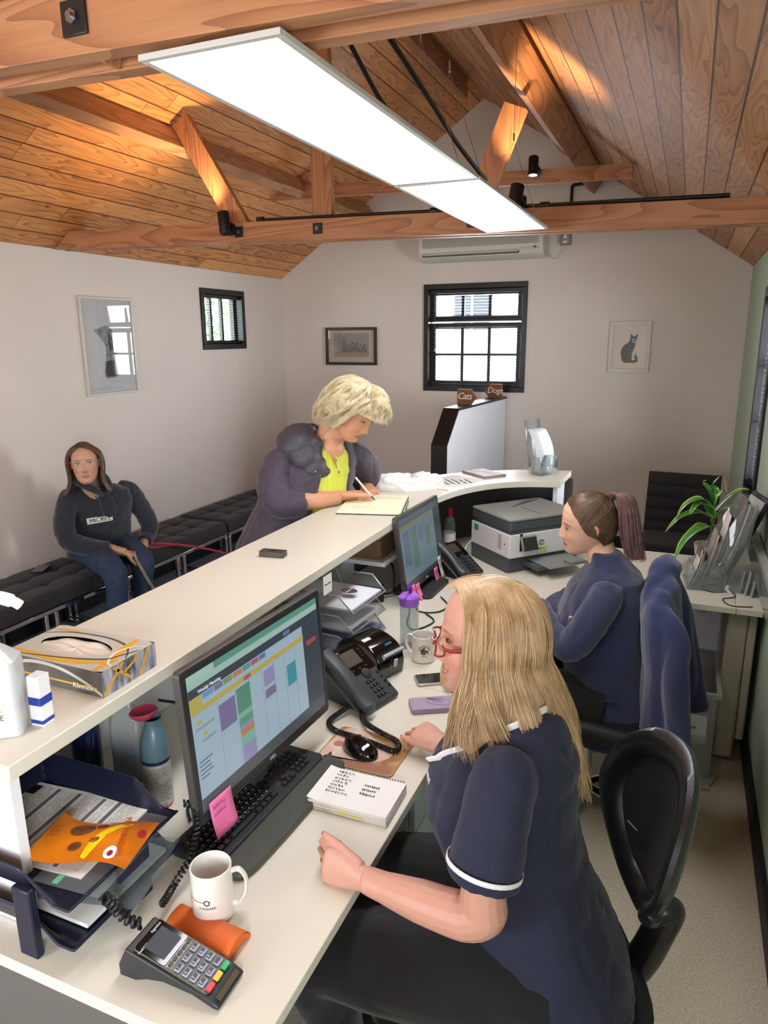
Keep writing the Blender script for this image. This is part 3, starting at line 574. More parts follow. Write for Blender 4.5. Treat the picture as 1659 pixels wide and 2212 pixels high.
# ================================================================ benches
CUSH = mat('charcoal_cloth', '28292b', .85, bump=.3, bscale=900, sheen=.1); BLUG = mat('black_tube', '121316', .3)
def bench(y0, y1, label):
    r = thing('bench', label, 'bench', (-3.44, (y0 + y1) / 2, .004), 0, 'benches along the left wall'); L = (y1 - y0) / 2 - .004; wd = .245; nx, ny = 3, 5
    def top(u, v):
        x = -wd + 2 * wd * u; y = -L + 2 * L * v; a = u * nx; b = v * ny
        fa = abs((a + .5) % 1 - .5) * 2; fb = abs((b + .5) % 1 - .5) * 2      # 0 on seams
        da = min(abs(a - round(a)), 1); db = min(abs(b - round(b)), 1)
        seam = math.exp(-(da / .07) ** 2) * (0 if round(a) in (0, nx) else 1) + math.exp(-(db / .06) ** 2) * (0 if round(b) in (0, ny) else 1)
        but = math.exp(-(da ** 2 + db ** 2) / .03) * (0 if (round(a) in (0, nx) or round(b) in (0, ny)) else 1)
        edge = min(u, 1 - u) * 2 * wd; e2 = min(v, 1 - v) * 2 * L; rr = .03
        dz = -(rr - math.sqrt(max(0, rr ** 2 - (rr - min(edge, rr)) ** 2))) - (rr - math.sqrt(max(0, rr ** 2 - (rr - min(e2, rr)) ** 2)))
        return (x, y, .448 + .010 * (1 - math.exp(-fa * 2)) * (1 - math.exp(-fb * 2)) - .006 * min(seam, 1) - .020 * but + dz * .8)
    mb = MB(); mb.grid(top, 42, 70)
    n = 43; 
    ring = [i for i in range(n)] + [j * n + n - 1 for j in range(1, 71)] + [70 * n + i for i in range(n - 2, -1, -1)] + [j * n for j in range(69, 0, -1)]
    vs = [mb.v[i] for i in ring]; k = len(vs); mb.add(vs + [(a * .995, b * .998, .362) for a, b, c in vs], [(i, i + k, (i + 1) % k + k, (i + 1) % k) for i in range(k)], 0, True)
    mb.add([(a * .995, b * .998, .362) for a, b, c in vs], [tuple(range(k))]); mb.build('cushion', CUSH, r, angle=50)
    mb = MB(); w = wd - .012
    for sx in (-w, w): mb.b2((sx - .012, -L, .328), (sx + .012, L, .352))
    mb.build('rail', CHROME, r, bevel=.003)
    MB().b2((-w, -L + .02, .352), (w, L - .02, .362)).build('base_board', BLKM, r)
    for y in (-L + .012, -.035, .035, L - .012):
        mb = MB(); mb.b2((-w - .012, y - .012, 0), (-w + .012, y + .012, .328)); mb.b2((w - .012, y - .012, 0), (w + .012, y + .012, .328)); mb.b2((-w + .012, y - .012, 0), (w - .012, y + .012, .018)); mb.build('leg_frame', CHROME, r, bevel=.003)
    return r
bench(1.02, 2.14, 'charcoal buttoned bench on the left wall, nearest the camera'); bench(2.16, 3.28, 'charcoal buttoned bench on the left wall with the seated woman and a phone on it')
bench(3.30, 4.42, 'charcoal buttoned bench on the left wall crossed by the red lead'); bench(4.44, 5.56, 'charcoal buttoned bench on the left wall nearest the far corner')
def waiting_chair():
    r = thing('waiting_chair', 'charcoal quilted chair under the far end of the green wall', 'chair', (.04, 5.35, .004), -.05)
    def back(u, v):
        x = -.24 + .48 * u; z = .44 + .42 * v; bul = .018 * abs(math.sin(v * PI * 5)) * (1 - .5 * math.exp(-((u - .5) / .02) ** 2)); return (x, -.02 - bul + .10 * v, z)
    MB().grid(back, 24, 50).build('backrest', CUSH, r, solid=.03)
    MB().box((0, -.20, .42), (.48, .46, .08)).build('seat', CUSH, r, bevel=.02, seg=3)
    for sx in (-.2, .2):
        for sy in (-.36, .0): MB().b2((sx - .012, sy - .012, 0), (sx + .012, sy + .012, .38)).build('leg', CHROME, r)
waiting_chair()
r = thing('bar_stool', 'black round-seated stool half hidden under the return desk', 'stool', (.03, 3.55, 0)); MB().lathe([(0, .60), (.15, .60), (.17, .62), (.17, .655), (.15, .67), (0, .672)], 28).build('seat', BLKM, r)
MB().cyl((0, 0, .03), (0, 0, .60), .022).build('post', BLACK, r); MB().lathe([(0, 0), (.18, 0), (.17, .02), (.03, .035), (0, .035)], 28).build('base', BLACK, r)
# ================================================================ office chairs
LEATH = mat('black_leather', '191a1c', .33, bump=.15, bscale=300, coat=.15)
def star(r, m, cz=.085, rad=.29, rot=0.0):
    for k in range(5):
        a = rot + k * 2 * PI / 5; d = Vector((math.cos(a), math.sin(a), 0)); e = d * rad
        l = MB(); l.tube([d * .03 + Vector((0, 0, cz + .018)), d * .12 + Vector((0, 0, cz + .024)), d * .2 + Vector((0, 0, cz + .004)), d * (rad - .01) + Vector((0, 0, cz - .02))], [(.016, .022), (.015, .021), (.014, .019), (.012, .016)], 10, up=(0, 0, 1)); l.build('leg', m, r)
        n = Vector((-d.y, d.x, 0)); c = e + Vector((0, 0, .027)); mb = MB(); mb.cyl(c - n * .022, c - n * .004, .027, n=18); mb.cyl(c + n * .004, c + n * .022, .027, n=18); mb.cyl(e + Vector((0, 0, .03)), e + Vector((0, 0, .064)), .008); mb.box(c + Vector((0, 0, .016)), (.03, .03, .02)); mb.build('castor', BLKM, r, bevel=.002)
    MB().lathe([(.0, cz - .045), (.028, cz - .045), (.034, cz - .03), (.036, cz + .03), (.028, cz + .05), (.026, .20), (0, .20)], 20).build('hub', m, r)
    MB().lathe([(.027, .19), (.027, .33), (.030, .335), (.030, .35), (.016, .352), (.016, .42), (0, .42)], 20).build('gas_lift', m, r)
def arcv(P, n=8):
    out = []
    for i in range(len(P) - 1):
        p0, p1, p2, p3 = P[max(i - 1, 0)], P[i], P[i + 1], P[min(i + 2, len(P) - 1)]
        for k in range(n): t = k / n; out.append(.5 * ((2 * p1) + (-p0 + p2) * t + (2 * p0 - 5 * p1 + 4 * p2 - p3) * t * t + (-p0 + 3 * p1 - 3 * p2 + p3) * t ** 3))
    return out + [P[-1]]
def mesh_chair(loc, rz):
    r = thing('office_chair', 'black mesh-backed office chair with leather rim in the foreground', 'chair', loc, rz)   # faces +y locally
    star(r, BLACK, rot=.3)
    def seat(u, v):
        a = 2 * PI * u; rr = v; x = .245 * math.copysign(abs(math.cos(a)) ** .6, math.cos(a)) * rr; y = .235 * math.copysign(abs(math.sin(a)) ** .6, math.sin(a)) * rr; return (x, y, .47 + .012 * rr ** 2 - .05 * max(0, rr - .85) ** 1.5 * 3)
    MB().grid(seat, 40, 12, wrap=True).build('seat', BLKM, r, solid=.05)
    # backrest: kite-shaped padded rim round a mesh
    W_ = .19
    def rimp(t, s):      # outline, t angle, s scale
        a = 2 * PI * t; c, s_ = math.cos(a), math.sin(a); x = W_ * math.copysign(abs(c) ** .85, c) * s; z = .19 * math.copysign(abs(s_) ** .95, s_) * s
        x *= 1.0 - .28 * max(0, -z / .19) ** 1.2 - .10 * max(0, z / .3) ** 2
        y = -.265 - .05 * z / .26 + .06 * (x / W_) ** 2; return Vector((x, y, .835 + z))
    mb = MB(); m_ = 64; n_ = 10
    def rim(u, v):
        a = 2 * PI * v; s = .84 + .155 * math.cos(a); p = rimp(u, s); return p + Vector((0, .02 * math.sin(a), 0))
    mb.grid(rim, m_, n_, wrap=True); mb.build('back_rim', LEATH, r)
    MB().grid(lambda u, v: rimp(u, .72 * v), m_, 10, wrap=True).build('back_mesh', mat('black_mesh', '0f1012', .9, alpha=.975), r)
    K = [rimp(.60, .96), rimp(.66, .98) + Vector((.004, -.008, 0)), (-.072, -.270, .685), (-.045, -.265, .60), (-.015, -.25, .50), (0, -.20, .415), (0, -.05, .39)]
    P = arcv([Vector(p) for p in K]); q = [float(np.interp(i / (len(P) - 1), [0, .15, .35, .7, 1], [.012, .022, .029, .032, .020])) for i in range(len(P))]
    MB().tube(P, [(a_, a_ * 1.15) for a_ in q], 18).build('back_stem', LEATH, r, angle=80)
    return r
mesh_chair((-.217, 1.31, 0), 1.99)
def chrome_chair(loc, rz):
    r = thing('office_chair', 'chrome based swivel chair carrying the woman with the ponytail', 'chair', loc, rz); star(r, CHROME, rot=.42)
    MB().box((0, 0, .45), (.46, .45, .07)).build('seat', BLKM, r, bevel=.03, seg=3)
    MB().box((0, -.235, .76), (.28, .03, .34), rotm(-.08)).build('backrest', BLKM, r, bevel=.028, seg=3)
    MB().tube([(0, -.05, .41), (0, -.26, .42), (0, -.285, .60)], .02, 10).build('back_stem', BLACK, r)
    MB().tube([(.05, 0, .40), (.18, 0, .39)], .006, 8).build('lever', BLACK, r); return r
chrome_chair((-.245, 2.60, 0), 1.45)
# ================================================================ storage box, screen, shelf
def storage():
    r = thing('storage_box', 'large clear plastic storage box of papers under the return desk', 'box', (.06, 3.19, 0)); w, l, h = .19, .24, .40
    def shell(x, y, z0, z1, t): 
        mb = MB()
        for a, b in (((-x, -y), (x, -y + t)), ((-x, y - t), (x, y)), ((-x, -y + t), (-x + t, y - t)), ((x - t, -y + t), (x, y - t))): mb.b2((a[0], a[1], z0), (b[0], b[1], z1))
        return mb
    m = shell(w - .02, l - .02, .0, h, .003); m.b2((-w + .02, -l + .02, 0), (w - .02, l - .02, .003)); m.build('body', FROST, r)
    shell(w - .004, l - .004, h - .022, h, .02).build('rim', FROST, r, bevel=.002)
    MB().b2((-w + .03, -l + .03, .006), (w - .04, l - .06, .16)).build('contents', mat('white_card', 'cfcdc8', .8), r, bevel=.002)
    MB().b2((-.10, -l + .0155, .20), (.14, -l + .019, .29)).build('paper_label', PAPER, r); MB().text('Pleaze', .03, TRS((.06, -l + .0145, .235), PI / 2), shear=.3).build('handwriting', mat('pen_ink', '2a2a33', .7), r, smooth=False)
storage()
r = thing('plastic_cover', 'clear plastic box lid lying on the floor under the coat', 'lid', (-.02, 2.97, .001)); MB().prism(sm([(-.13, -.09), (.22, -.09), (.25, -.06), (.25, .04), (-.13, .04), (-.15, 0)], 3), .012).build('cover', FROST, r, bevel=.003)
def screen():
    r = thing('acrylic_screen', 'clear acrylic desk screen fixed along the green wall', 'screen', (.335, 2.45, 0)); MB().b2((0, -.45, .83), (.005, 1.28, .93)).build('sheet', ACR, r, bevel=.001)
    MB().b2((.007, -.45, .90), (.045, 1.28, .915)).build('ledge', mat('grey_sill', 'a6a79f', .5), r, bevel=.002)
screen()
# ================================================================ desk items
DZ = .7405; CZ = 1.1005
def face(t, o=(0, 0, 0)):      # columns: right, up along the face, outward normal
    m = Matrix(((1, 0, 0), (0, math.sin(t), -math.cos(t)), (0, math.cos(t), math.sin(t)))); return Matrix.Translation(Vector(o)) @ m.to_4x4()
def xf(mb, M): mb.v = [tuple(M @ Vector(v)) for v in mb.v]; return mb
def rr(w, h, r, n=5, cx=0, cy=0):
    P = []
    for (sx, sy, a0) in ((1, -1, -PI / 2), (1, 1, 0), (-1, 1, PI / 2), (-1, -1, PI)):
        for k in range(n + 1): a = a0 + PI / 2 * k / n; P.append((cx + sx * (w / 2 - r) + r * math.cos(a), cy + sy * (h / 2 - r) + r * math.sin(a)))
    return P
PINK = mat('pink_note', 'f07ab0', .8); BEZ = mat('grey_bezel', '4b4947', .35, .2); INK = mat('pen_ink', '2a2a33', .7)
def scribble(name, parent, M, w, h, rows, m=None, seed=1, hw=.0004, fill=.8, amp=.35):
    """handwriting: one wavering line per row"""
    rnd = random.Random(seed); mb = MB()
    for i in range(rows):
        y = h / 2 - (i + .5) * h / rows; x = -w / 2; L = w * rnd.uniform(fill * .5, fill)
        while x < -w / 2 + L:
            seg = rnd.uniform(.05, .12) * w; n = 8; a = amp * h / rows; pts = [(x + seg * k / n, y + a * math.sin(k * 2.1 + rnd.random() * 2) * rnd.uniform(.4, 1)) for k in range(n + 1)]
            for (x0, y0), (x1, y1) in zip(pts, pts[1:]):
                d = Vector((x1 - x0, y1 - y0)).normalized() * hw; n_ = Vector((-d.y, d.x)); mb.add([M @ Vector((x0 + n_.x, y0 + n_.y, 0)), M @ Vector((x0 - n_.x, y0 - n_.y, 0)), M @ Vector((x1 - n_.x, y1 - n_.y, 0)), M @ Vector((x1 + n_.x, y1 + n_.y, 0))], [(0, 1, 2, 3)])
            x += seg + w * .03
    return mb.build(name, m or INK, parent, smooth=False)
def note(parent, M, w, h, m=PINK, name='sticky_note', curl=.012, lines=3, seed=2, lab=None):
    mb = MB(); mb.grid(lambda u, v: M @ Vector((-w / 2 + w * u, -h + h * v, .001 + curl * (1 - v) ** 2)), 4, 8); o = mb.build(name, m, parent, solid=.0003)
    if lines: scribble('handwriting', o, M @ Matrix.Translation((0, -h * .4, .0035 + curl * .1)), w * .8, h * .6, lines, mat('magenta_ink', 'b84a86'), seed)
    return o
def rects(parent, name, F, W_, H_, L_):
    """flat coloured screen areas: (u0,v0,u1,v1,material)"""
    for k, (u0, v0, u1, v1, m) in enumerate(L_):
        mb = MB(); z = .0006 + .00012 * (k % 40); mb.add([F @ Vector((W_ * (u0 - .5), H_ * (1 - v1), z)), F @ Vector((W_ * (u1 - .5), H_ * (1 - v1), z)), F @ Vector((W_ * (u1 - .5), H_ * (1 - v0), z)), F @ Vector((W_ * (u0 - .5), H_ * (1 - v0), z))], [(0, 1, 2, 3)])
        yield mb, m
def scr(name, c, e=.55):
    m = mat('screen_' + name, c, .25, emit=e); m.node_tree.nodes['Principled BSDF'].inputs['Base Color'].default_value = (.02, .02, .02, 1); return m
def monitor(name_label, loc, rz, tilt, w, h, screen, dark=False):
    r = thing('monitor', name_label, 'computer monitor', loc, rz); F = face(PI / 2 - (PI / 2 - tilt), (0, 0, 0)) if False else None
    t = tilt; u = Vector((0, math.sin(t), math.cos(t))); n = Vector((0, -math.cos(t), math.sin(t)))
    F = Matrix(((1, u.x, n.x, 0), (0, u.y, n.y, 0), (0, u.z, n.z, 0), (0, 0, 0, 1)))
    b = .019; bb = .026
    mb = MB(); mb.prism(rr(w, h, .012, 4, 0, h / 2), -.018, z0=0); xf(mb, F).build('casing', BEZ, r, bevel=.002)
    mb = MB(); mb.prism(rr(w - .16, h - .10, .03, 4, 0, h / 2), -.03, z0=-.018); xf(mb, F).build('back_cover', mat('dark_casing', '2e2f31', .5), r, bevel=.008)
    mb = MB(); mb.add([F @ Vector(p) for p in ((-w / 2 + .005, .005, .0004), (w / 2 - .005, .005, .0004), (w / 2 - .005, h - .005, .0004), (-w / 2 + .005, h - .005, .0004))], [(0, 1, 2, 3)]); mb.build('bezel', mat('bezel_black', '2c2d2f', .3), r)
    sw, sh = w - 2 * b, h - b - bb; F2 = F @ Matrix.Translation((0, bb, 0)); groups = {}
    for mb, m in rects(r, 'x', F2, sw, sh, screen):
        groups[len(groups)] = [mb, m]
    root = None
    for k, (g, m) in groups.items():
        if root is None: root = g.build('screen', m, r, smooth=False)
        else: g.build('screen_content', m, root, smooth=False)
    MB().text('DELL', .011, F @ Matrix.Translation((0, bb * .48, .001))).build('logo', mat('silver_print', 'c9c9c9', .4), r, smooth=False)
    zb = loc[2] - DZ
    MB().bar((0, .05, -zb + .01), (0, .06, h * .5), .06, .025).build('stand_neck', BEZ, r, bevel=.004)
    MB().prism(rr(.26, .19, .03, 5, 0, .03), .014, z0=-zb).build('stand_base', mat('dark_casing', '2e2f31'), r, bevel=.003)
    return r, F, F2, sw, sh
s = scr
scrn = [(0, 0, 1, 1, s('page', '9db3c2', .62)), (0, 0, 1, .05, s('green', '5f9a86')), (0, 0, .17, .05, s('tab', 'a9cfc2')), (0, .05, .99, .10, s('bar', 'a5c8bf')), (0, .10, 1, .165, s('dark', '39444f', .5)),
        (.845, .165, 1, .90, s('dark', '39444f')), (0, .90, 1, 1, s('dark2', '50555b', .5)), (0, .165, .075, .245, s('yellow', 'bfae55')), (.08, .17, .15, .21, s('blue', '6a9cc0')), (.155, .17, .21, .21, s('purple', '7a709b')), (.215, .17, .275, .21, s('lime', '7a9a5e')), (.28, .17, .345, .21, s('orange', 'c08354')), (.35, .17, .41, .21, s('green', '5f9a86')), (.415, .17, .47, .21, s('red', 'b0606a')), (.475, .17, .525, .21, s('indigo', '6a78b0')), (.68, .115, .735, .15, s('indigo', '6a78b0')),
        (0, .245, .845, .285, s('yellow', 'bfae55')), (.35, .247, .40, .283, s('red', 'b0606a')), (.87, .32, .96, .36, s('red2', 'b04a52')),
        (.165, .33, .275, .53, s('purple', '7a709b')), (.285, .305, .385, .50, s('teal_green', '4f9079')), (.285, .50, .385, .54, s('mint', '7fb3a6')), (.285, .54, .385, .60, s('green', '5f9a86')), (.285, .60, .385, .63, s('lilac', '9690b8')), (.285, .63, .385, .68, s('orange', 'c08354')), (.285, .68, .385, .76, s('mint', '7fb3a6')), (.285, .76, .385, .89, s('lilac', '9690b8')),
        (.49, .31, .575, .44, s('lilac', '9690b8')), (.49, .47, .575, .54, s('purple', '7a709b')), (.675, .40, .755, .58, s('cyan', '3f98a3')), (.02, .335, .055, .36, s('yellow', 'bfae55')), (.055, .43, .075, .46, s('yellow', 'bfae55')),
        (.01, .38, .13, .40, s('pale', '8fa3b0')), (.04, .48, .13, .50, s('pale', '8fa3b0')), (.005, .62, .09, .63, s('txt', '5b6a76')), (.005, .65, .07, .66, s('txt', '5b6a76')), (.005, .68, .075, .69, s('txt', '5b6a76')), (.005, .71, .085, .72, s('txt', '5b6a76')), (.005, .74, .06, .75, s('txt', '5b6a76'))]
for x in (.155, .28, .388, .485, .58, .67, .76): scrn.append((x, .29, x + .0015, .90, s('txt', '5b6a76')))
for y in (.45, .56, .67, .78): scrn.append((.155, y, .845, y + .002, s('pale', '8fa3b0')))
M1, F, F2, sw, sh = monitor('widescreen monitor with a colourful diary calendar on screen, in front of the blonde receptionist', (-.857, 1.314, .828), 1.5208, .069, .55, .355, scrn)
mb = MB(); mb.text('Weekly Planning', .011, F2 @ Matrix.Translation((-sw * .38, sh * .868, .006)))
o = mb.build('title_text', s('white', 'c8d0d6', .8), M1, smooth=False)
note(M1, F @ Matrix.Translation((-.205, .040, .004)), .074, .085, curl=.012, seed=5)
s2 = [(0, 0, 1, 1, s('dim_page', '6b7f8a', .5)), (0, 0, 1, .10, s('dim_top', '4f5f66', .5)), (0, .10, .85, .15, s('dim_yellow', '7d7a52', .5)), (.85, .1, 1, 1, s('dim_dark', '343b41', .5)), (0, .93, 1, 1, s('dim_dark', '343b41')), (.05, .2, .2, .7, s('dim_blue', '566d80', .5)), (.25, .2, .38, .8, s('dim_green', '55776a', .5)), (.43, .25, .55, .45, s('dim_lilac', '6b6a88', .5)), (.6, .3, .72, .6, s('dim_green', '55776a'))]
M2, F, F2, sw, sh = monitor('second monitor with a dim diary on screen, standing further along by the bottle', (-.993, 2.835, .786), 1.543, .141, .49, .336, s2)
note(M2, F @ Matrix.Translation((-.175, .030, .004)), .05, .085, seed=8, lines=2); note(M2, F @ Matrix.Translation((-.130, .022, .006)), .04, .075, seed=9, lines=2, curl=.02)
note(M2, F @ Matrix.Translation((.10, .024, .004)), .045, .09, seed=10, lines=2); note(M2, F @ Matrix.Translation((.16, .06, .004)), .04, .10, PAPER, 'paper_note', seed=11, lines=5)
# ---- keyboard
KEY = mat('black_key', '1d1e20', .45); KPRT = mat('key_print', 'cfcfcf', .6)
def keyboard(loc, rz):
    r = thing('keyboard', 'black keyboard with a dimpled palm rest under the nearer monitor', 'keyboard', loc, rz)    # x along, -y towards the typist
    MB().prism(rr(.48, .145, .02, 5, 0, .02), .020).build('base', DGREY, r, bevel=.004)
    P = [(-.235, -.052), (.235, -.052), (.245, -.07), (.245, -.10), (.225, -.122), (.15, -.13), (-.15, -.13), (-.225, -.122), (-.245, -.10), (-.245, -.07)]
    pr = MB().prism(sm(P, 3), .016, z0=0).build('palm_rest', mat('dimpled_grey_rubber', '45473f', .4, bump=.5, bscale=260), r, bevel=.005)
    MB().prism(rr(.11, .018, .004, 3, .165, .083), .003, z0=.0195).build('button_strip', DGREY, r, bevel=.001)
    meshes = {}
    def key(x, y, w, h, m=KEY):
        k = (round(w, 4), round(h, 4)); 
        if k not in meshes:
            o = MB().box((0, 0, .004), (w, h, .008), taper=.82).build('key', m, r, bevel=.001); meshes[k] = o
        else: o = meshes[k].copy(); COL.objects.link(o); o.parent = r
        o.location = (x, y, .0195)
    p = .0188; y0 = .062; n = 0
    key(-.222, y0 + .008, .015, .013)
    for g in range(3):
        for k in range(4): key(-.190 + g * .085 + k * p, y0 + .008, .0155, .013)
    rows = [(13, 0, .0295), (13, .0245, .0245), (12, .030, .0385), (11, .022, .047)]
    for j, (cnt, first, last) in enumerate(rows):
        y = y0 - .013 - j * p; x = -.230
        if j == 0: ws = [.0155] * 13 + [.033]
        elif j == 1: ws = [.024] + [.0155] * 12 + [.024]
        elif j == 2: ws = [.030] + [.0155] * 11 + [.0375]
        else: ws = [.020] + [.0155] * 10 + [.048]
        for w in ws: key(x + w / 2, y, w, .0155); x += w + .0033
    y = y0 - .013 - 4 * p; x = -.230
    for w in (.022, .018, .018, .105, .018, .018, .018, .022): key(x + w / 2, y, w, .0155); x += w + .0033
    for i in range(3):
        for j in (0, 1): key(.073 + i * p, y0 - .013 - j * p, .0155, .0155)
        key(.073 + i * p, y0 + .008, .0155, .013)
    key(.073 + p, y0 - .013 - 3 * p, .0155, .0155)
    for i in range(3): key(.073 + i * p, y0 - .013 - 4 * p, .0155, .0155)
    for i in range(4):
        for j in range(5):
            if (i, j) in ((3, 4), (3, 2)): continue
            key(.142 + i * p, y0 - .013 - j * p, .0155, .0155)
    mb = MB(); rnd = random.Random(7)
    for j in range(5):
        for i in range(13): mb.text(rnd.choice('QWERTYUIOPASDFGHJKLZXCVBNM'), .0055, TRS((-.218 + j * .004 + i * p, y0 - .011 - j * p if j < 4 else 9, .0281))) if j < 4 else None
    mb.build('key_legends', KPRT, r, smooth=False)
    return r
keyboard((-.862, 1.258, DZ), 1.53).scale = (.94, .94, 1)
# ---- mouse mat and mouse
r = thing('mouse_mat', 'rounded mouse mat printed with a pale piglet on straw', 'mouse mat', (-.723, 1.563, DZ), 0); 
MB().prism(rr(.225, .18, .015, 5), .003).build('mat', mat('straw_print', 'c19a66', .6, c2='8f6238', vscale=18), r, bevel=.0008)
def blob(parent, name, pts, m, z, n=4): return MB().prism(sm(pts, n), .0002, z0=z).build(name, m, parent, smooth=False)
blob(r, 'printed_piglet', [(-.105, .03), (-.09, .082), (-.04, .085), (.0, .06), (.04, .045), (.075, .02), (.07, -.02), (.03, -.05), (-.03, -.06), (-.10, -.07), (-.108, -.03)], mat('piglet_cream', 'd9c4b4', .7, c2='c9a48f', vscale=20), .0031)
blob(r, 'printed_shade', [(-.09, -.06), (-.03, -.055), (.04, -.05), (.09, -.055), (.10, -.08), (0, -.086), (-.09, -.084)], mat('print_rust', '9a6a55', .7), .0031)
for k, P in enumerate(([(-.055, .062), (-.045, .066), (-.038, .058), (-.048, .053)], [(-.068, -.005), (-.056, .0), (-.050, -.01), (-.06, -.016)])): blob(r, 'printed_eye', P, mat('print_brown', '5f4338', .7), .0035)
blob(r, 'printed_snout', [(-.095, .006), (-.085, .016), (-.068, .01), (-.066, -.004), (-.08, -.012), (-.094, -.006)], mat('print_pink', 'a9715f', .7), .0034)
def mouse():
    r = thing('computer_mouse', 'glossy black computer mouse on the piglet mat', 'mouse', (-.73, 1.548, DZ + .0035), -.35); m = mat('gloss_black', '060607', .08, coat=.5)
    def f(u, v):
        a = 2 * PI * u; b = v * PI / 2; x = .057 * math.copysign(abs(math.cos(a)) ** .85, math.cos(a)) * math.cos(b) ** .55; y = .034 * math.sin(a) * math.cos(b) ** .55; return (x, y, .002 + .034 * math.sin(b) ** .9 * (1 - .25 * (x / .057)))
    MB().grid(f, 40, 14, wrap=True).build('shell', m, r, angle=80); MB().prism(sm([(.055 * math.cos(a), .032 * math.sin(a)) for a in [k * PI / 6 for k in range(12)]], 2), .003).build('base', BLKM, r)
    MB().cyl((-.035, -.003, .0265), (-.035, .003, .0265), .007, n=16).build('scroll_wheel', DGREY, r)
mouse()
def coil(name, path, label, R_=.0065, tr=.0022, turns=55, cat='cord', m=None, straight=None):
    P = [Vector(p) for p in path]; L = [0]
    fine = []
    for i in range(len(P) - 1):
        p0, p1, p2, p3 = P[max(i - 1, 0)], P[i], P[i + 1], P[min(i + 2, len(P) - 1)]
        for k in range(24):
            t = k / 24; fine.append(.5 * ((2 * p1) + (-p0 + p2) * t + (2 * p0 - 5 * p1 + 4 * p2 - p3) * t * t + (-p0 + 3 * p1 - 3 * p2 + p3) * t ** 3))
    fine.append(P[-1]); n = len(fine)
    for i in range(1, n): L.append(L[-1] + (fine[i] - fine[i - 1]).length)
    N_ = turns * 9; pts = []; x = None; j = 0
    for q in range(N_ + 1):
        s_ = L[-1] * q / N_
        while j < n - 2 and L[j + 1] < s_: j += 1
        f_ = (s_ - L[j]) / max(1e-9, L[j + 1] - L[j]); c = fine[j].lerp(fine[j + 1], min(1, f_)); T_ = (fine[min(j + 1, n - 1)] - fine[max(j - 0, 0)]).normalized()
        if x is None: x = T_.orthogonal().normalized()
        x = (x - T_ * x.dot(T_)).normalized(); y = T_.cross(x); a = 2 * PI * q / 9; pts.append(c + (x * math.cos(a) + y * math.sin(a)) * R_)
    mb = MB(); mb.tube(pts, tr, 6); o = mb.build(name, m or CAB)
    return tag(o, label, cat) if label else o
# ---- desk phones
def phone(loc, rz, tilt, w, h, label, lit=False):
    r = thing('desk_phone', label, 'telephone', loc, rz); t = tilt; u = Vector((0, math.sin(t), math.cos(t))); n = Vector((0, -math.cos(t), math.sin(t))); F = Matrix(((1, u.x, n.x, 0), (0, u.y, n.y, 0), (0, u.z, n.z, 0), (0, 0, 0, 1)))
    zb = -(loc[2] - DZ); FB = mat('phone_slate', '34383b', .42)
    top = F @ Vector((0, h, 0)); mb = MB(); x0, x1 = -w / 2 - .055, w / 2
    A = [F @ Vector((x0, 0, 0)), F @ Vector((x1, 0, 0)), F @ Vector((x1, h, 0)), F @ Vector((x0, h, 0))]; B = [p - Vector((0, 0, .012)) for p in A]
    mb.add(A + B, [(0, 1, 2, 3), (7, 6, 5, 4), (0, 4, 5, 1), (1, 5, 6, 2), (2, 6, 7, 3), (3, 7, 4, 0)]); mb.build('body', FB, r, bevel=.005)
    MB().prism([(A[0].y + .02, zb), (top.y - .005, zb), (top.y - .01, top.z - .02), (A[0].y + .02, A[0].z - .003)], x1 - x0 - .06, (x0 + .03, 0, 0), Matrix(((0, 0, 1), (1, 0, 0), (0, 1, 0)))).build('foot', DGREY, r, bevel=.004)
    xf(MB().prism(rr(w - .004, h * .46, .006, 4, 0, h * .755), .0015), F).build('fascia', mat('gloss_black', '060607', .08), r)
    xf(MB().prism(rr(w * .52, h * .25, .002, 3, -w * .02, h * .80), .001, z0=.0018), F).build('display', mat('lcd_grey', '4a443f', .3), r)
    xf(MB().text('IPECS', .008, Matrix.Translation((-w * .30, h * .955, .002))), F).build('brand', KPRT, r, smooth=False)
    xf(MB().lathe([(.017, .001), (.017, .004), (.012, .0045), (.011, .0035), (.010, .0055), (0, .006)], 24, (w * .08, h * .49, 0)), F).build('dial', DGREY, r)
    proto = None
    def btn(x, y, s=.0085, lab=None, wide=1):
        mb = MB(); mb.prism(rr(s * wide, s, s * .3, 3), .0035); o = xf(mb, F.to_3x3().to_4x4()).build('button', BLACK, r); o.location = F @ Vector((x, y, .0003))
        if lab: xf(MB().text(lab, .0055, Matrix.Translation((0, 0, .0037))), F.to_3x3().to_4x4()).build('digit', KPRT, o, smooth=False)
    for j, row in enumerate(('123', '456', '789', '*0#')):
        for i, c in enumerate(row): btn(-w * .17 + i * .0155 + w * .08, h * .36 - j * .0185, .0105, c)
    for j in range(4): btn(w * .40, h * .40 - j * .0185 + .006)
    for j in range(3): btn(-w * .40, h * .35 - j * .0165)
    btn(-w * .38, h * .08, .009, None, 2.0)
    for j in range(3): btn(w * .36, h * .88 - j * .013, .006, None, 1.5); btn(-w * .40, h * .78 - j * .013, .006, None, 1.5)
    for i in range(3): btn(-w * .22 + i * w * .22, h * .60, .007, None, 1.4)
    hs = MB(); cx = -w / 2 - .030; pts = [F @ Vector((cx, h * v, z)) for v, z in ((-.04, .012), (.03, .026), (.10, .024), (.25, .030), (.5, .038), (.75, .034), (.9, .028), (.97, .030), (1.03, .014))]
    hs.tube(pts, [(.018, .012), (.026, .020), (.027, .018), (.024, .014), (.023, .013), (.024, .014), (.027, .018), (.026, .020), (.018, .012)], 16, up=tuple(F.to_3x3() @ Vector((1, 0, 0)))); hs.build('handset', mat('handset_slate', '3b4043', .38), r)
    return r
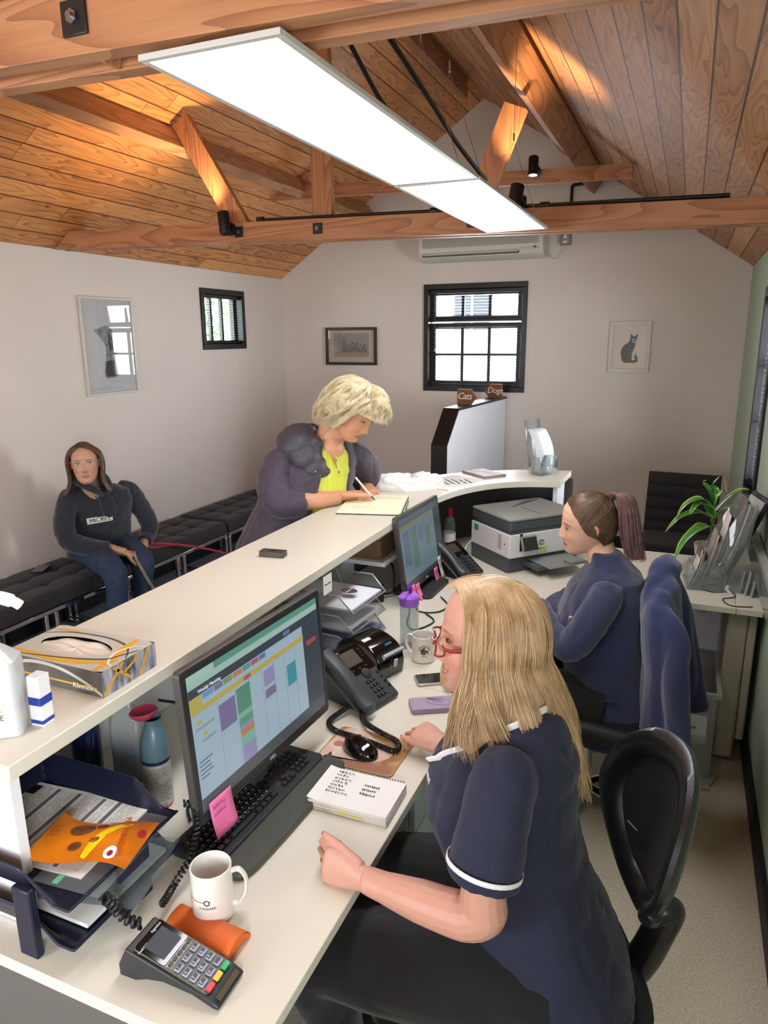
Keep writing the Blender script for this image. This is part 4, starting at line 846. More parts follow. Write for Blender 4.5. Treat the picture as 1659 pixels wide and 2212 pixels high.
phone((-.766, 1.815, .757), 1.283, .985, .128, .215, 'dark desk phone with grey handset and number buttons between the monitor and the printer spool')
coil('coiled_cord', [(-.838, 1.745, .770), (-.860, 1.700, .760), (-.875, 1.645, .752), (-.84, 1.612, .750), (-.77, 1.60, .752), (-.69, 1.585, .752), (-.645, 1.575, .752), (-.638, 1.600, .752), (-.66, 1.625, .753), (-.70, 1.635, .758), (-.745, 1.650, .762), (-.785, 1.685, .757), (-.812, 1.735, .765)], 'black coiled handset cord looping over the mouse mat', turns=90)
phone((-.835, 3.065, .76), 1.15, 1.0, .125, .21, 'second dark desk phone beside the white printer and red-capped bottle')
# ---- label printer behind the phone
def labelprinter():
    r = thing('label_printer', 'round-backed glossy black label printer behind the desk phone', 'printer', (-.865, 2.01, DZ), 1.25); m = mat('gloss_black', '060607', .08)
    prof = [(-.045, 0), (-.05, .05), (-.03, .09), (.02, .115), (.08, .12), (.13, .10), (.155, .06), (.16, 0)]
    P = sm([(a, b) for a, b in prof], 5)
    MB().prism(arcpts(prof, 5), .125, (-.0625, 0, 0), Matrix(((0, 0, 1), (1, 0, 0), (0, 1, 0))), sm=True).build('body', m, r, bevel=.010, seg=3)
    MB().box((.01, -.040, .074), (.10, .012, .032), rotm(.55)).build('label_slot', mat('grey_trim', 'a9abab', .35), r, bevel=.003); MB().box((.01, -.048, .074), (.085, .004, .006), rotm(.55)).build('slot', BLACK, r)
    MB().box((.01, -.054, .048), (.016, .008, .03), rotm(.2)).build('tab', mat('grey_trim', 'a9abab'), r, bevel=.003)
    MB().text('DYMO', .011, TRS((.015, -.018, .104), .95, 0, 0)).build('logo', mat('cyan_print', '4aa8dd', .5), r, smooth=False)
    MB().box((-.035, .035, .1195), (.035, .014, .003), rotm(.15)).build('white_patch', PAPER, r)  # small white patch on top of the casing
labelprinter()
# ---- mugs
CER = mat('white_china', 'e4e0da', .18, coat=.3)
def mug(label, loc, rz, r0, r1, h, hs, dec):
    r = thing('mug', label, 'mug', loc, rz); t = .0035
    MB().lathe([(0, .0005), (r0 - .004, 0), (r0, .003), (r1, h - .002), (r1 - t / 2, h), (r1 - t, h - .002), (r0 - t, .008), (r0 - t - .006, .005), (0, .005)], 48).build('cup', CER, r)
    pts = [(r1 - .001, 0, h * .86), (r1 + hs * .55, 0, h * .88), (r1 + hs, 0, h * .70), (r1 + hs * .9, 0, h * .42), (r1 + hs * .4, 0, h * .22), (r0 - .001, 0, h * .20)]
    fine = [(Vector(pts[0]))]; cable_pts = []
    P = [Vector(p) for p in pts]
    for i in range(len(P) - 1):
        p0, p1, p2, p3 = P[max(i - 1, 0)], P[i], P[i + 1], P[min(i + 2, len(P) - 1)]
        for k in range(6): q = k / 6; cable_pts.append(.5 * ((2 * p1) + (-p0 + p2) * q + (2 * p0 - 5 * p1 + 4 * p2 - p3) * q * q + (-p0 + 3 * p1 - 3 * p2 + p3) * q ** 3))
    MB().tube(cable_pts + [P[-1]], (.004, .0075) if False else [(.0038, .0068)] * (len(cable_pts) + 1), 12, up=(1, 0, 0)).build('handle', CER, r)
    dec(r); return r
def wrap(mb, rad, a0, z0):      # bend flat x,y drawing round a cylinder
    mb.v = [((rad + v[2]) * math.cos(a0 + v[0] / rad), (rad + v[2]) * math.sin(a0 + v[0] / rad), z0 + v[1]) for v in mb.v]; return mb
def dec1(r):
    R0 = .0402; a = -2.15
    def ring(cx, ro, ri, m, name):
        mb = MB(); n = 28; vs = [((q) * math.cos(2 * PI * k / n) + cx, q * math.sin(2 * PI * k / n), .0003) for q in (ri, ro) for k in range(n)]; mb.add(vs, [(k, n + k, n + (k + 1) % n, (k + 1) % n) for k in range(n)]); wrap(mb, R0, a, .058).build(name, m, r, smooth=False)
    ring(.020, .0062, .0042, BLKM, 'printed_ring'); ring(-.026, .0062, .0042, BLKM, 'printed_ring')
    mb = MB(); mb.grid(lambda u, v: (-.020 + .0335 * u, -.0009 + .0018 * v, .0003), 16, 1); wrap(mb, R0, a, .058).build('printed_line', mat('orange_line', 'e06a3a', .4), r, smooth=False)
    wrap(MB().text('3 SUGARS!', .0072, Matrix.Translation((.021, -.0125, .0002)), depth=.0001), R0, a, .058).build('lettering', BLKM, r, smooth=False)
    wrap(MB().text('TEA', .0072, Matrix.Translation((-.024, -.0125, .0002)), depth=.0001), R0, a, .058).build('lettering', BLKM, r, smooth=False)
mug('tall white mug marked 3 SUGARS! with an orange line, beside the card reader', (-.768, .940, DZ), .45, .0395, .040, .112, .026, dec1)
def dec2(r):
    R0 = .0402; a = 2.15; mb = MB()
    for k, c in enumerate('Golden Retrievers'): q = PI - PI * (k + .5) / 17; mb.text(c, .0085, Matrix.Translation((.019 * math.cos(q), .019 * math.sin(q), .0002)) @ Matrix.Rotation(q - PI / 2, 4, 'Z'), depth=.0001)
    mb.text('Quote', .007, Matrix.Translation((0, -.019, .0002)), depth=.0001); wrap(mb, R0, a, .048).build('lettering', mat('print_brown_black', '3d362e', .6), r, smooth=False)
    mb = MB(); mb.prism(sm([(-.011, -.012), (-.013, .002), (-.007, .010), (.0, .012), (.003, .004), (.012, .002), (.014, -.010), (.006, -.006), (.002, -.013)], 3), .0002); mb.prism(sm([(-.001, .002), (.003, .013), (.0, .015), (-.005, .010)], 2), .0002); wrap(mb, R0, a, .048).build('printed_dog', mat('print_ochre', '7d6a44', .7, c2='2e2a26', vscale=150), r, smooth=False)
mug('white mug with a round dog print standing behind the label printer', (-.768, 2.155, DZ), 3.0, .0395, .0395, .095, .028, dec2)
# ---- card sleeve, terminal
r = thing('card_sleeve', 'orange folded card sleeve lying under the mug and card reader', 'folder', (-.738, .885, DZ), -.0)
ORG = mat('orange_card', 'd9692a', .55)
MB().grid(lambda u, v: (-.10 + .17 * u, .022 - .05 * u * .6 + (-.045 * math.cos(PI * v)) * (.55 + .35 * u), .002 + .030 * math.sin(PI * v) * (.25 + .75 * u)), 10, 16).build('cover', ORG, r, solid=.0012)
MB().grid(lambda u, v: (.070 - .006 * math.sin(PI * v), -.008 + .0 + (-.040 * math.cos(PI * v)), .002 + .024 * math.sin(PI * v) * u), 6, 16).build('flap', ORG, r, solid=.001)
def terminal():
    loc = (-.655, .804, .764); r = thing('card_reader', 'black card payment terminal with coloured keys at the desk end', 'card reader', loc, 1.602); t = 1.299
    u = Vector((0, math.sin(t), math.cos(t))); n = Vector((0, -math.cos(t), math.sin(t))); F = Matrix(((1, u.x, n.x, 0), (0, u.y, n.y, 0), (0, u.z, n.z, 0), (0, 0, 0, 1))); w, h = .076, .160; zb = DZ - loc[2]
    prof = [(-.022, zb + .003), (-.010, zb + .003), (.03, zb + .016), (.09, zb + .020), (.125, zb + .012), (.15, zb + .001), (.185, zb + .001), (.185, zb + .025), (h * math.sin(t) + .012, h * math.cos(t) - .004), (0, -.002), (-.022, -.014)]
    MB().prism(prof, w + .004, (-w / 2 - .002, 0, 0), Matrix(((0, 0, 1), (1, 0, 0), (0, 1, 0)))).build('body', DGREY, r, bevel=.004)
    xf(MB().prism(rr(w - .004, h - .004, .006, 4, 0, h / 2), .003, z0=-.003), F).build('fascia', mat('bronze_grey', '55554c', .4), r, bevel=.0008)
    xf(MB().prism(rr(w - .008, h * .40, .004, 3, 0, h * .775), .0012), F).build('display_frame', mat('gloss_black', '060607'), r); xf(MB().prism(rr(w * .66, h * .27, .002, 3, 0, h * .76), .0006, z0=.0013), F).build('display', mat('lcd_blue_grey', '2b333c', .5), r)
    xf(MB().text('ingenico', .0075, Matrix.Translation((w * .22, h * .94, .0014))), F).build('brand', KPRT, r, smooth=False); xf(MB().text('Desk/3200', .0055, Matrix.Translation((-w * .36, h * .89, .0014)) @ Matrix.Rotation(0, 4, 'Z')), F).build('brand', KPRT, r, smooth=False)
    xf(MB().prism([(-w * .40, h * .50), (w * .40, h * .50), (w * .42, h * .545), (w * .25, h * .575), (-.0, h * .56), (-w * .43, h * .565)], .001, z0=.0), F).build('nav_strip', mat('cream_strip', 'b9b8a4', .5), r)
    F3 = F.to_3x3().to_4x4(); LK = mat('lilac_key', '9fa6bd', .45)
    for i in range(5): o = xf(MB().prism(rr(.010, .0065, .0015, 2), .002), F3).build('key', BLACK, r); o.location = F @ Vector((-w * .34 + i * w * .17, h * .53, .001))
    L3 = [('1', '2abc', '3def'), ('4ghi', '5jkl', '6mno'), ('7pqr', '8tuv', '9wx'), ('F', '0', '.')]
    for j, row in enumerate(L3):
        for i, c in enumerate(row):
            o = xf(MB().prism(rr(.0165, .0115, .002, 3), .003), F3).build('key', LK, r, bevel=.0006); o.location = F @ Vector((-w * .30 + i * w * .30, h * .435 - j * .0165, .0005))
            xf(MB().prism(rr(.013, .007, .001, 2, 0, .0012), .0003, z0=.003), F3).build('key_cap', BLACK, o, smooth=False); xf(MB().text(c[0], .0075, Matrix.Translation((-.003, .001, .0034))), F3).build('digit', KPRT, o, smooth=False)
    for i, (c, m) in enumerate((('X', mat('red_key', 'd8283a', .4)), ('<', mat('yellow_key', 'e2bb2c', .4)), ('O', mat('green_key', '1fa35a', .4)))):
        o = xf(MB().prism(rr(.018, .0105, .002, 3), .004), F3).build('key', m, r, bevel=.0008); o.location = F @ Vector((-w * .30 + i * w * .30, h * .03, .0005))
    MB().box((0, -.0155, -.0075), (w * .8, .010, .0016), rotm(.45)).build('card_slot', mat('brass_slot', '6b6650', .3, .6), r)
terminal()
coil('coiled_cord', [(-.905, 1.035, .885), (-.885, 1.045, .875), (-.868, 1.03, .845), (-.862, .995, .80), (-.865, .955, .775), (-.855, .915, .775), (-.842, .882, .785)], 'black coiled card reader cord dropping past the navy tray', R_=.006, tr=.0025, turns=26)
coil('coiled_cord', [(-.900, .800, .850), (-.895, .812, .825), (-.885, .820, .80), (-.868, .826, .785), (-.85, .833, .779)], 'short black coiled cord standing up behind the card reader', R_=.0075, tr=.0045, turns=8)
# ---- navy letter trays
def navy():
    r = thing('letter_tray', 'stack of two navy letter trays with papers beside the counter end panel', 'letter tray', (-1.155, .885, DZ)); m = mat('navy_plastic', '171c33', .38)
    X0, X1, Y0, Y1 = -.155, .235, -.145, .150       # opens towards +x
    def tray(z, k, tilt):
        g = lambda x, y, dz: (x, y + (x - X0) * k, z + dz + (x - X0) * tilt)
        mb = MB(); 
        def f(u, v):
            x = X0 + (X1 - X0) * u; e = abs(v - .5) * 2; side = .062 * max(0, (e - .86) / .14) ** .8 * (1 if u < .72 else max(.12, 1 - (u - .72) / .2)) ; bk = .062 * max(0, (.08 - u) / .08) ** .8; fr_ = .010 * max(0, (u - .96) / .04); y = Y0 + (Y1 - Y0) * (.5 + (v - .5) * (1 if e < .86 else 1)); return g(x, y, max(side, bk, fr_))
        mb.grid(f, 50, 50); mb.build('tray', m, r, solid=.004)
        mb = MB(); mb.b2((X1 - .012, -.025, z - .035), (X1 - .002, .06, z + .008)); xo = mb.build('front_tab', m, r, bevel=.003)
    tray(.028, 0, 0); tray(.112, 0, 0)
    for x, y in ((.135, -.152), (-.12, -.152), (.135, .150), (-.12, .150)): MB().b2((x - .022, y - .008, 0), (x + .022, y + .008, .145)).build('riser', m, r, bevel=.003)
    return r
navy()
def sheet(name, label, loc, rz, w, h, m=PAPER, lift=.0, n=3, cat='paper', parent=None):
    r = thing(name, label, cat, loc, rz); MB().prism([(-w / 2, -h / 2), (w / 2, -h / 2), (w / 2, h / 2), (-w / 2, h / 2)], .0006 * n).build('sheets', m, r, smooth=False); return r
f = sheet('paper_form', 'printed white form with grey heading bars in the upper navy tray', (-1.125, .905, DZ + .116), .10, .30, .22, n=6)
GB = mat('grey_bar', '6e6f78', .8); mb = MB()
for x in (-.085, -.03, .035, .075): mb.b2((x, -.10, .0037), (x + .010, .10, .0039))
mb.build('heading_bars', GB, f, smooth=False); mb = MB(); rnd = random.Random(5)
for k in range(46):
    x = -.14 + .006 * k
    if any(abs(x - q) < .011 for q in (-.08, -.025, .04, .08)): continue
    y = -.10
    while y < .08: L_ = rnd.uniform(.01, .05); mb.b2((x, y, .0037), (x + .0012, min(y + L_, .10), .0038)); y += L_ + .006
mb.build('printed_text', mat('print_grey', '7f8087', .8), f, smooth=False); MB().b2((-.148, .07, .0037), (-.125, .10, .0039)).build('printed_stamp', BLKM, f, smooth=False)
f = sheet('document_sleeve', 'clear plastic sleeve with a green edge under the treats bag', (-.985, .895, DZ + .1165), .10, .15, .23, ACR, n=2, cat='document sleeve'); MB().b2((-.035, -.11, .0014), (-.022, .11, .0018)).build('green_edge', mat('mint_green', '6fc7a4', .5), f, smooth=False); MB().b2((-.015, -.04, .0014), (.0, -.01, .0018)).build('green_logo', mat('leaf_logo', '3f8a5c', .6), f, smooth=False)
sheet('paper_stack', 'white papers lying in the lower navy tray', (-1.08, .90, DZ + .034), .0, .28, .22, n=14); sheet('plastic_wallet', 'clear wallet lying on top of the papers in the lower navy tray', (-1.01, .92, DZ + .044), .25, .22, .20, ACR, n=2, cat='wallet')
def treats():
    r = thing('treats_bag', 'orange foil bag of pet treats lying on the upper navy tray', 'treat bag', (-.998, .878, DZ + .130), .22); W2, H2 = .105, .066
    def f(s_):
        def g(u, v):
            x = -W2 + 2 * W2 * u; y = (-H2 + 2 * H2 * v) * (1 - .14 * math.sin(PI * u)); e = min(u, 1 - u, 1) * 2; b = math.sin(PI * v) * min(1, 4 * min(u, 1 - u)); return (x, y + .010 * math.sin(3 * x / W2), s_ * .013 * b + .004 * math.sin(18 * x + 30 * y) * b + .006 * (x / W2) ** 2 + .008)
        return g
    m = mat('orange_foil', 'df7f14', .22, c2='c46a10', vscale=12, coat=.6, bump=.3, bscale=40)
    mb = MB(); mb.grid(f(1), 30, 22); mb.grid(f(-1), 30, 22, flip=True); mb.build('bag', m, r)
    top = f(1)
    def onbag(name, pts, m, off=.0012):
        P = sm(pts, 4); cx = sum(p[0] for p in P) / len(P); cy = sum(p[1] for p in P) / len(P); mb = MB(); L2 = lambda x, y: Vector(top((x + W2) / (2 * W2), (y / (1 - .14 * math.sin(PI * (x + W2) / (2 * W2))) + H2) / (2 * H2))) + Vector((0, 0, off)); n = len(P)
        vs = [L2(cx, cy)] + [L2(cx + (p[0] - cx) * q, cy + (p[1] - cy) * q) for q in (.5, 1) for p in P]; mb.add(vs, [(0, 1 + k, 1 + (k + 1) % n) for k in range(n)] + [(1 + k, 1 + n + k, 1 + n + (k + 1) % n, 1 + (k + 1) % n) for k in range(n)], 0, True); return mb.build(name, m, r)
    WN = mat('window_brown', '8a4f2c', .12, c2='5e3320', vscale=60, coat=1)
    el = lambda cx, cy, a, b: [(cx + a * math.cos(k * PI / 4), cy + b * math.sin(k * PI / 4)) for k in range(8)]
    for q in (el(-.030, .022, .024, .017), el(-.022, -.022, .012, .010), el(.004, .030, .010, .008), el(.008, -.010, .009, .007)): onbag('window', q, WN)
    onbag('yellow_swoosh', [(.000, -.046), (.012, -.05), (.014, -.015), (.040, .018), (.060, .030), (.056, .040), (.030, .028), (.004, -.006)], mat('foil_yellow', 'e8c419', .3))
    onbag('red_badge', el(.090, .022, .009, .011), mat('badge_red', 'b3283a', .4)); onbag('round_badge', el(.055, -.040, .014, .013), PAPER, .0014); onbag('paw_mark', el(.055, -.042, .006, .006), mat('paw_maroon', '7c2437', .5), .0018)
    mb = MB(); mb.text('PET MUNCHIES', .0165, TRS((.066, .0, .0300), 0, 0, -1.25)); mb.build('lettering', mat('rust_lettering', 'b2461a', .4), r, smooth=False)
    mb = MB()
    for k in range(3): mb.text('natural chicken treat', .004, TRS((-.075 - k * .006, .0, .024), 0, 0, 1.45))
    mb.build('small_print', mat('rust_dark', '7a3d16', .5), r, smooth=False)
treats()
# ---- spiral notebook
def notebook():
    r = thing('spiral_notebook', 'thick ring-bound notebook with handwriting open on the desk', 'notebook', (-.655, 1.368, DZ), .02)
    for k in range(9):
        o = MB().prism([(-.103 + .0006 * k, -.072 + random.Random(k).uniform(-.003, .003)), (.103 + random.Random(k + 9).uniform(-.002, .002), -.073), (.103, .066), (-.103, .067)], .0024, z0=.0028 * k); o.build('page_block', mat('page_paper', 'e0dcd6', .8, var=.06, vscale=300), r, smooth=False)
    F = Matrix.Translation((0, -.003, .0256)); MB().grid(lambda u, v: (-.103 + .206 * u, -.072 + .138 * v, .0252 + .004 * max(0, (.12 - u) / .12)), 20, 6).build('top_page', mat('page_white', 'ebe8e3', .8), r)
    mb = MB()
    for k in range(15): mb.b2((-.07, -.064 + .0085 * k, .0254), (.100, -.0637 + .0085 * k, .0255))
    mb.build('ruled_lines', mat('rule_line', 'c6c8d2', .8), r, smooth=False)
    scribble('handwriting', r, Matrix.Translation((-.035, .012, .0262)), .075, .095, 7, seed=4, amp=.4); scribble('handwriting', r, Matrix.Translation((.035, .005, .0262)), .05, .05, 3, seed=6)
    mb = MB()
    for k in range(27):
        x = -.095 + k * .0073; pts = [(x, .067 + .006 * math.cos(a) , .014 + .014 * math.sin(a)) for a in [i * 2 * PI / 10 for i in range(11)]]; mb.tube(pts, .0007, 5, cap=False)
    mb.build('wire_binding', mat('wire_dark', '55555a', .3, .8), r); MB().prism([(-.03, -.077), (.045, -.077), (.045, -.06), (-.03, -.06)], .0012, z0=.0085).build('yellow_marker', mat('yellow_tab', 'd9cf3a', .7), r, smooth=False)
notebook()
# ---- smartphones
def smartphone(label, loc, rz, w, h, casem, scrm=None, t=.009):
    r = thing('smartphone', label, 'phone', loc, rz); MB().prism(rr(w, h, .010, 5), t).build('case', casem, r, bevel=.0015)
    if scrm: MB().prism(rr(w - .006, h - .008, .007, 5), .0003, z0=t).build('screen', scrm, r, smooth=False)
    return r
smartphone('silver-edged smartphone with a dark screen below the dog print mug', (-.675, 2.025, DZ), -1.0, .070, .140, mat('silver_edge', 'c9c5bb', .25, .6), mat('phone_glass', '0c0f16', .04, coat=1))
r = smartphone('lilac cased phone lying face down with a leaf drawing', (-.625, 1.858, DZ), -1.05, .075, .150, mat('lilac_case', 'a08fa8', .5), t=.016)
mb = MB(); lf = arcpts([(-.028, -.02), (-.02, .03), (.012, .05), (.02, .02), (.0, -.02), (-.028, -.02)], 5); mb.tube([(x, y, .0162) for x, y in lf], .0006, 4)
for k in range(7): mb.tube([(-.026, -.018, .0162), (-.02 + .006 * k, .034 - .006 * abs(k - 3), .0162)], .0004, 4)
mb.build('leaf_drawing', mat('plum_ink', '5d4a66', .6), r)
smartphone('black phone lying on the bench beside the seated woman', (-3.565, 3.00, .462), .5, .075, .145, BLKM, mat('phone_glass', '0c0f16'))
# ---- mesh letter tray
MESH = mat('silver_mesh', '9b9da0', .35, .8, alpha=.45); WIRE = mat('silver_wire', 'a9abad', .3, .7)
def meshtray():
    r = thing('mesh_letter_tray', 'three tier silver mesh letter tray full of papers under the counter', 'letter tray', (-1.16, 2.20, DZ), -.06)
    X0, X1, Y0, Y1 = -.16, .175, -.125, .125
    for k in range(3):
        z = .018 + k * .075; s = MB()
        for (a, b) in (((X0, Y0, z), (X1, Y0, z + .0)), ((X0, Y1, z), (X1, Y1, z))): pass
        mb = MB(); mb.add([(X0, Y0, z), (X1, Y0, z), (X1, Y1, z), (X0, Y1, z)], [(0, 1, 2, 3)])
        for y in (Y0, Y1): mb.add([(X0, y, z), (X1, y, z), (X1 - .055, y * 1.04, z + .058), (X0, y * 1.04, z + .058)], [(0, 1, 2, 3)])
        mb.add([(X0, Y0, z), (X0, Y1, z), (X0, Y1 * 1.04, z + .058), (X0, Y0 * 1.04, z + .058)], [(0, 1, 2, 3)]); mb.build('mesh_tray', MESH, r, smooth=False)
        mb = MB(); mb.tube([(X0, Y0 * 1.04, z + .058), (X1 - .055, Y0 * 1.04, z + .058), (X1, Y0, z + .003), (X1, Y1, z + .003), (X1 - .055, Y1 * 1.04, z + .058), (X0, Y1 * 1.04, z + .058), (X0, Y0 * 1.04, z + .058)], .0032, 8); mb.build('rim_wire', WIRE, r)
        MB().b2((X0 + .005, Y0 + .008, z + .002), (X1 - .012 - .01 * (k % 2), Y1 - .008, z + .004 + .006 * (3 - k))).build('papers', mat('tray_paper' if k else 'blue_paper', 'dcdde6' if k else '8795c4', .8), r, smooth=False)
    for y in (Y0 * 1.07, Y1 * 1.07): MB().tube(arc3([(-.02, y, .0), (.0, y, .12), (-.06, y, .25), (-.10, y, .262), (-.14, y, .245), (-.155, y, .12), (-.16, y, .0)]), .004, 8).build('side_hoop', WIRE, r)
    MB().prism(sm([(.055, .0), (.09, -.028), (.125, 0), (.09, .028)], 6), .0004, z0=.200).build('printed_oval', mat('maroon_oval', '5a3540', .6), r, smooth=False)
    MB().text('Find your vet', .009, TRS((.09, 0, .2008), 0, 0, PI / 2)).build('lettering', PAPER, r, smooth=False)
def arc3(pts, n=8):
    P = [Vector(p) for p in pts]; out = []
    for i in range(len(P) - 1):
        p0, p1, p2, p3 = P[max(i - 1, 0)], P[i], P[i + 1], P[min(i + 2, len(P) - 1)]
        for k in range(n): t = k / n; out.append(.5 * ((2 * p1) + (-p0 + p2) * t + (2 * p0 - 5 * p1 + 4 * p2 - p3) * t * t + (-p0 + 3 * p1 - 3 * p2 + p3) * t ** 3))
    return out + [P[-1]]
meshtray()
# ---- bottles
def wbottle():
    r = thing('water_bottle', 'clear drinking bottle with a purple flip lid behind the dog print mug', 'water bottle', (-.853, 2.242, DZ)); V = mat('violet_plastic', '9a5fd0', .35)
    MB().lathe([(0, 0), (.032, 0), (.034, .004), (.034, .16), (.033, .168), (.031, .168), (.0325, .158), (.0325, .006), (0, .005)], 32).build('body', ACR, r)
    MB().lathe([(.0345, .160), (.036, .165), (.037, .192), (.030, .200), (0, .202)], 32).build('lid', V, r); MB().prism(rr(.03, .05, .008, 4, -.012, -.028), .010, z0=.194).build('lid_lip', V, r, bevel=.002)
    MB().tube(arc3([(.0, .01, .200), (.0, .012, .222), (.0, .0, .232), (.0, -.012, .222)]), .006, 10).build('spout', mat('deep_violet', '6a1fb0', .3), r); MB().cyl((0, 0, .01), (0, 0, .19), .0035, n=10).build('straw', ACR, r)
wbottle()
def rbottle():
    r = thing('water_bottle', 'plastic water bottle with a red cap next to the printer', 'water bottle', (-1.065, 3.38, DZ)); MB().lathe([(0, 0), (.031, 0), (.033, .01), (.030, .05), (.033, .06), (.033, .12), (.030, .13), (.032, .15), (.024, .185), (.013, .20), (.013, .205), (0, .205)], 28).build('body', ACR, r)
    MB().lathe([(.0335, .068), (.0335, .115)], 28, cap=False).build('label', PAPER, r); MB().lathe([(.016, .200), (.0165, .23), (.013, .233), (.012, .245), (0, .246)], 24).build('cap', mat('red_cap', 'a8202c', .35), r)
rbottle()
def navybottle():
    r = thing('flask', 'tall navy metal flask lettered okto under the counter', 'flask', (-1.335, 1.19, DZ)); MB().lathe([(0, 0), (.034, 0), (.036, .004), (.036, .13), (.034, .16), (.024, .20), (.017, .225), (.016, .24), (0, .24)], 36).build('body', mat('navy_gloss', '12204a', .15, coat=.5), r)
    MB().lathe([(.0175, .238), (.0175, .275), (.014, .28), (0, .28)], 24).build('stopper', STEEL, r); wrap(MB().text('okto', .027, Matrix.Translation((0, 0, .0003)), depth=.0001), .0362, -.90, .045).build('lettering', PAPER, r, smooth=False)
    wrap(MB().text('care', .020, Matrix.Translation((.004, 0, .0003)), depth=.0001), .0362, -.90, .020).build('lettering', PAPER, r, smooth=False)
navybottle()
def spray():
    r = thing('spray_bottle', 'cloudy spray bottle part filled with blue liquid under the counter', 'spray bottle', (-1.235, 1.235, DZ), .3)
    P = rr(.085, .055, .018, 4); mb = MB(); 
    prof = [(1, 0), (1, .005), (1, .14), (.96, .165), (.8, .185), (.42, .20), (.34, .225), (.33, .235)]; vs = [(x * s_, y * s_, z) for s_, z in prof for x, y in P]; n = len(P)
    mb.add(vs, [(i * n + k, i * n + (k + 1) % n, (i + 1) * n + (k + 1) % n, (i + 1) * n + k) for i in range(len(prof) - 1) for k in range(n)] + [tuple(range(n - 1, -1, -1))], 0, True); mb.build('body', FROST, r)
    MB().prism([(x * .95, y * .92) for x, y in P], .075, z0=.003).build('liquid', mat('blue_liquid', '2f86d6', .15, trans=.3), r)
    MB().lathe([(.016, .23), (.018, .25), (.014, .256), (0, .256)], 20).build('collar', WPL, r); MB().b2((-.055, -.012, .254), (.02, .012, .285)).build('trigger_head', WPL, r, bevel=.004); MB().bar((-.03, 0, .256), (-.045, 0, .205), .010, .012).build('trigger', WPL, r, bevel=.002)
spray()
def can():
    r = thing('aerosol_can', 'aerosol can with a red collar and printed back label', 'aerosol', (-1.095, 1.172, DZ), .3)
    MB().lathe([(0, 0), (.0325, 0), (.0335, .008)], 32).build('red_base', mat('raspberry', 'b03a58', .4), r)
    MB().lathe([(.0335, .008), (.0335, .120), (.0335, .121)], 32, cap=False).build('label_sleeve', mat('label_grey', 'a9a69c', .4), r)
    MB().lathe([(.0338, .121), (.0338, .130)], 32, cap=False).build('navy_band', mat('navy_band', '1c2440', .4), r)
    MB().lathe([(.0335, .130), (.0335, .160), (.031, .180), (.024, .20), (.019, .215), (.019, .222), (.022, .232)], 32, cap=False).build('shoulder', mat('slate_teal', '56707a', .3), r)
    MB().lathe([(.022, .232), (.030, .240), (.033, .246), (.030, .250), (.020, .244), (0, .240)], 32, sx=1.0, R=Euler((0, -.08, 0)).to_matrix()).build('cap', mat('raspberry', 'b03a58'), r)
    MB().tube(arc3([(-.02, -.012, .238), (-.032, -.016, .232), (-.034, -.016, .20)]), .004, 8).build('trigger', FROST, r)
    mb = MB(); rnd = random.Random(2)
    for k in range(26):
        x = -.030; y = .105 - .0035 * k
        while x < .03:
            L_ = rnd.uniform(.004, .015); 
            if not (6 < k < 12 and x > .005): mb.add([(x, y, .0004), (x + L_, y, .0004), (x + L_, y + .0012, .0004), (x, y + .0012, .0004)], [(0, 1, 2, 3)])
            x += L_ + .002
    for k in range(16): mb.add([(.004 + .0014 * k, -.008, .0004), (.0046 + .0014 * k, -.008, .0004), (.0046 + .0014 * k, .012, .0004), (.004 + .0014 * k, .012, .0004)], [(0, 1, 2, 3)])
    wrap(mb, .0338, -1.35, .006).build('small_print', mat('print_ink', '54524f', .7), r, smooth=False)
can()
cable('cable', [(-1.15, 1.26, DZ + .22), (-1.09, 1.34, DZ + .16), (-1.03, 1.33, DZ + .06), (-1.0, 1.27, DZ + .02), (-1.02, 1.19, DZ + .006), (-.98, 1.14, DZ + .006)], .004, 'black cable looping behind the nearer monitor')
cable('cable', [(-1.12, 1.40, DZ + .24), (-1.06, 1.30, DZ + .15), (-1.05, 1.24, DZ + .07), (-1.0, 1.20, DZ + .05), (-.93, 1.24, DZ + .07)], .004, 'second black cable hanging behind the nearer monitor')
cable('cable', [(-1.02, 2.62, DZ + .12), (-.95, 2.5, DZ + .04), (-.93, 2.42, DZ + .005), (-.88, 2.38, DZ + .004), (-.84, 2.48, DZ + .004), (-.90, 2.55, DZ + .004)], .003, 'thin black cable curling by the mesh letter tray')
cable('cable', [(-.90, 2.75, DZ + .004), (-.84, 2.66, DZ + .004), (-.86, 2.58, DZ + .004), (-.93, 2.56, DZ + .004), (-.98, 2.64, DZ + .004)], .003, 'thin black cable under the second monitor')
r = thing('cardboard_box', 'small brown cardboard box on the shelf under the counter', 'box', (-1.24, 2.73, .919)); MB().b2((-.11, -.10, 0), (.11, .10, .085)).build('box', mat('brown_card', '80604a', .85, var=.1), r, bevel=.002); MB().b2((-.10, -.09, .086), (.10, .09, .094)).build('papers', PAPER, r, smooth=False)
r = thing('power_adapter', 'black power adapter behind the second monitor', 'adapter', (-1.2, 2.62, DZ), .4); MB().b2((-.08, -.05, 0), (.08, .05, .05)).build('body', BLKM, r, bevel=.006); MB().tube(arc3([(.08, 0, .02), (.12, .02, .03), (.12, .08, .12), (.07, .12, .15)]), .005, 8).build('lead', CAB, r)
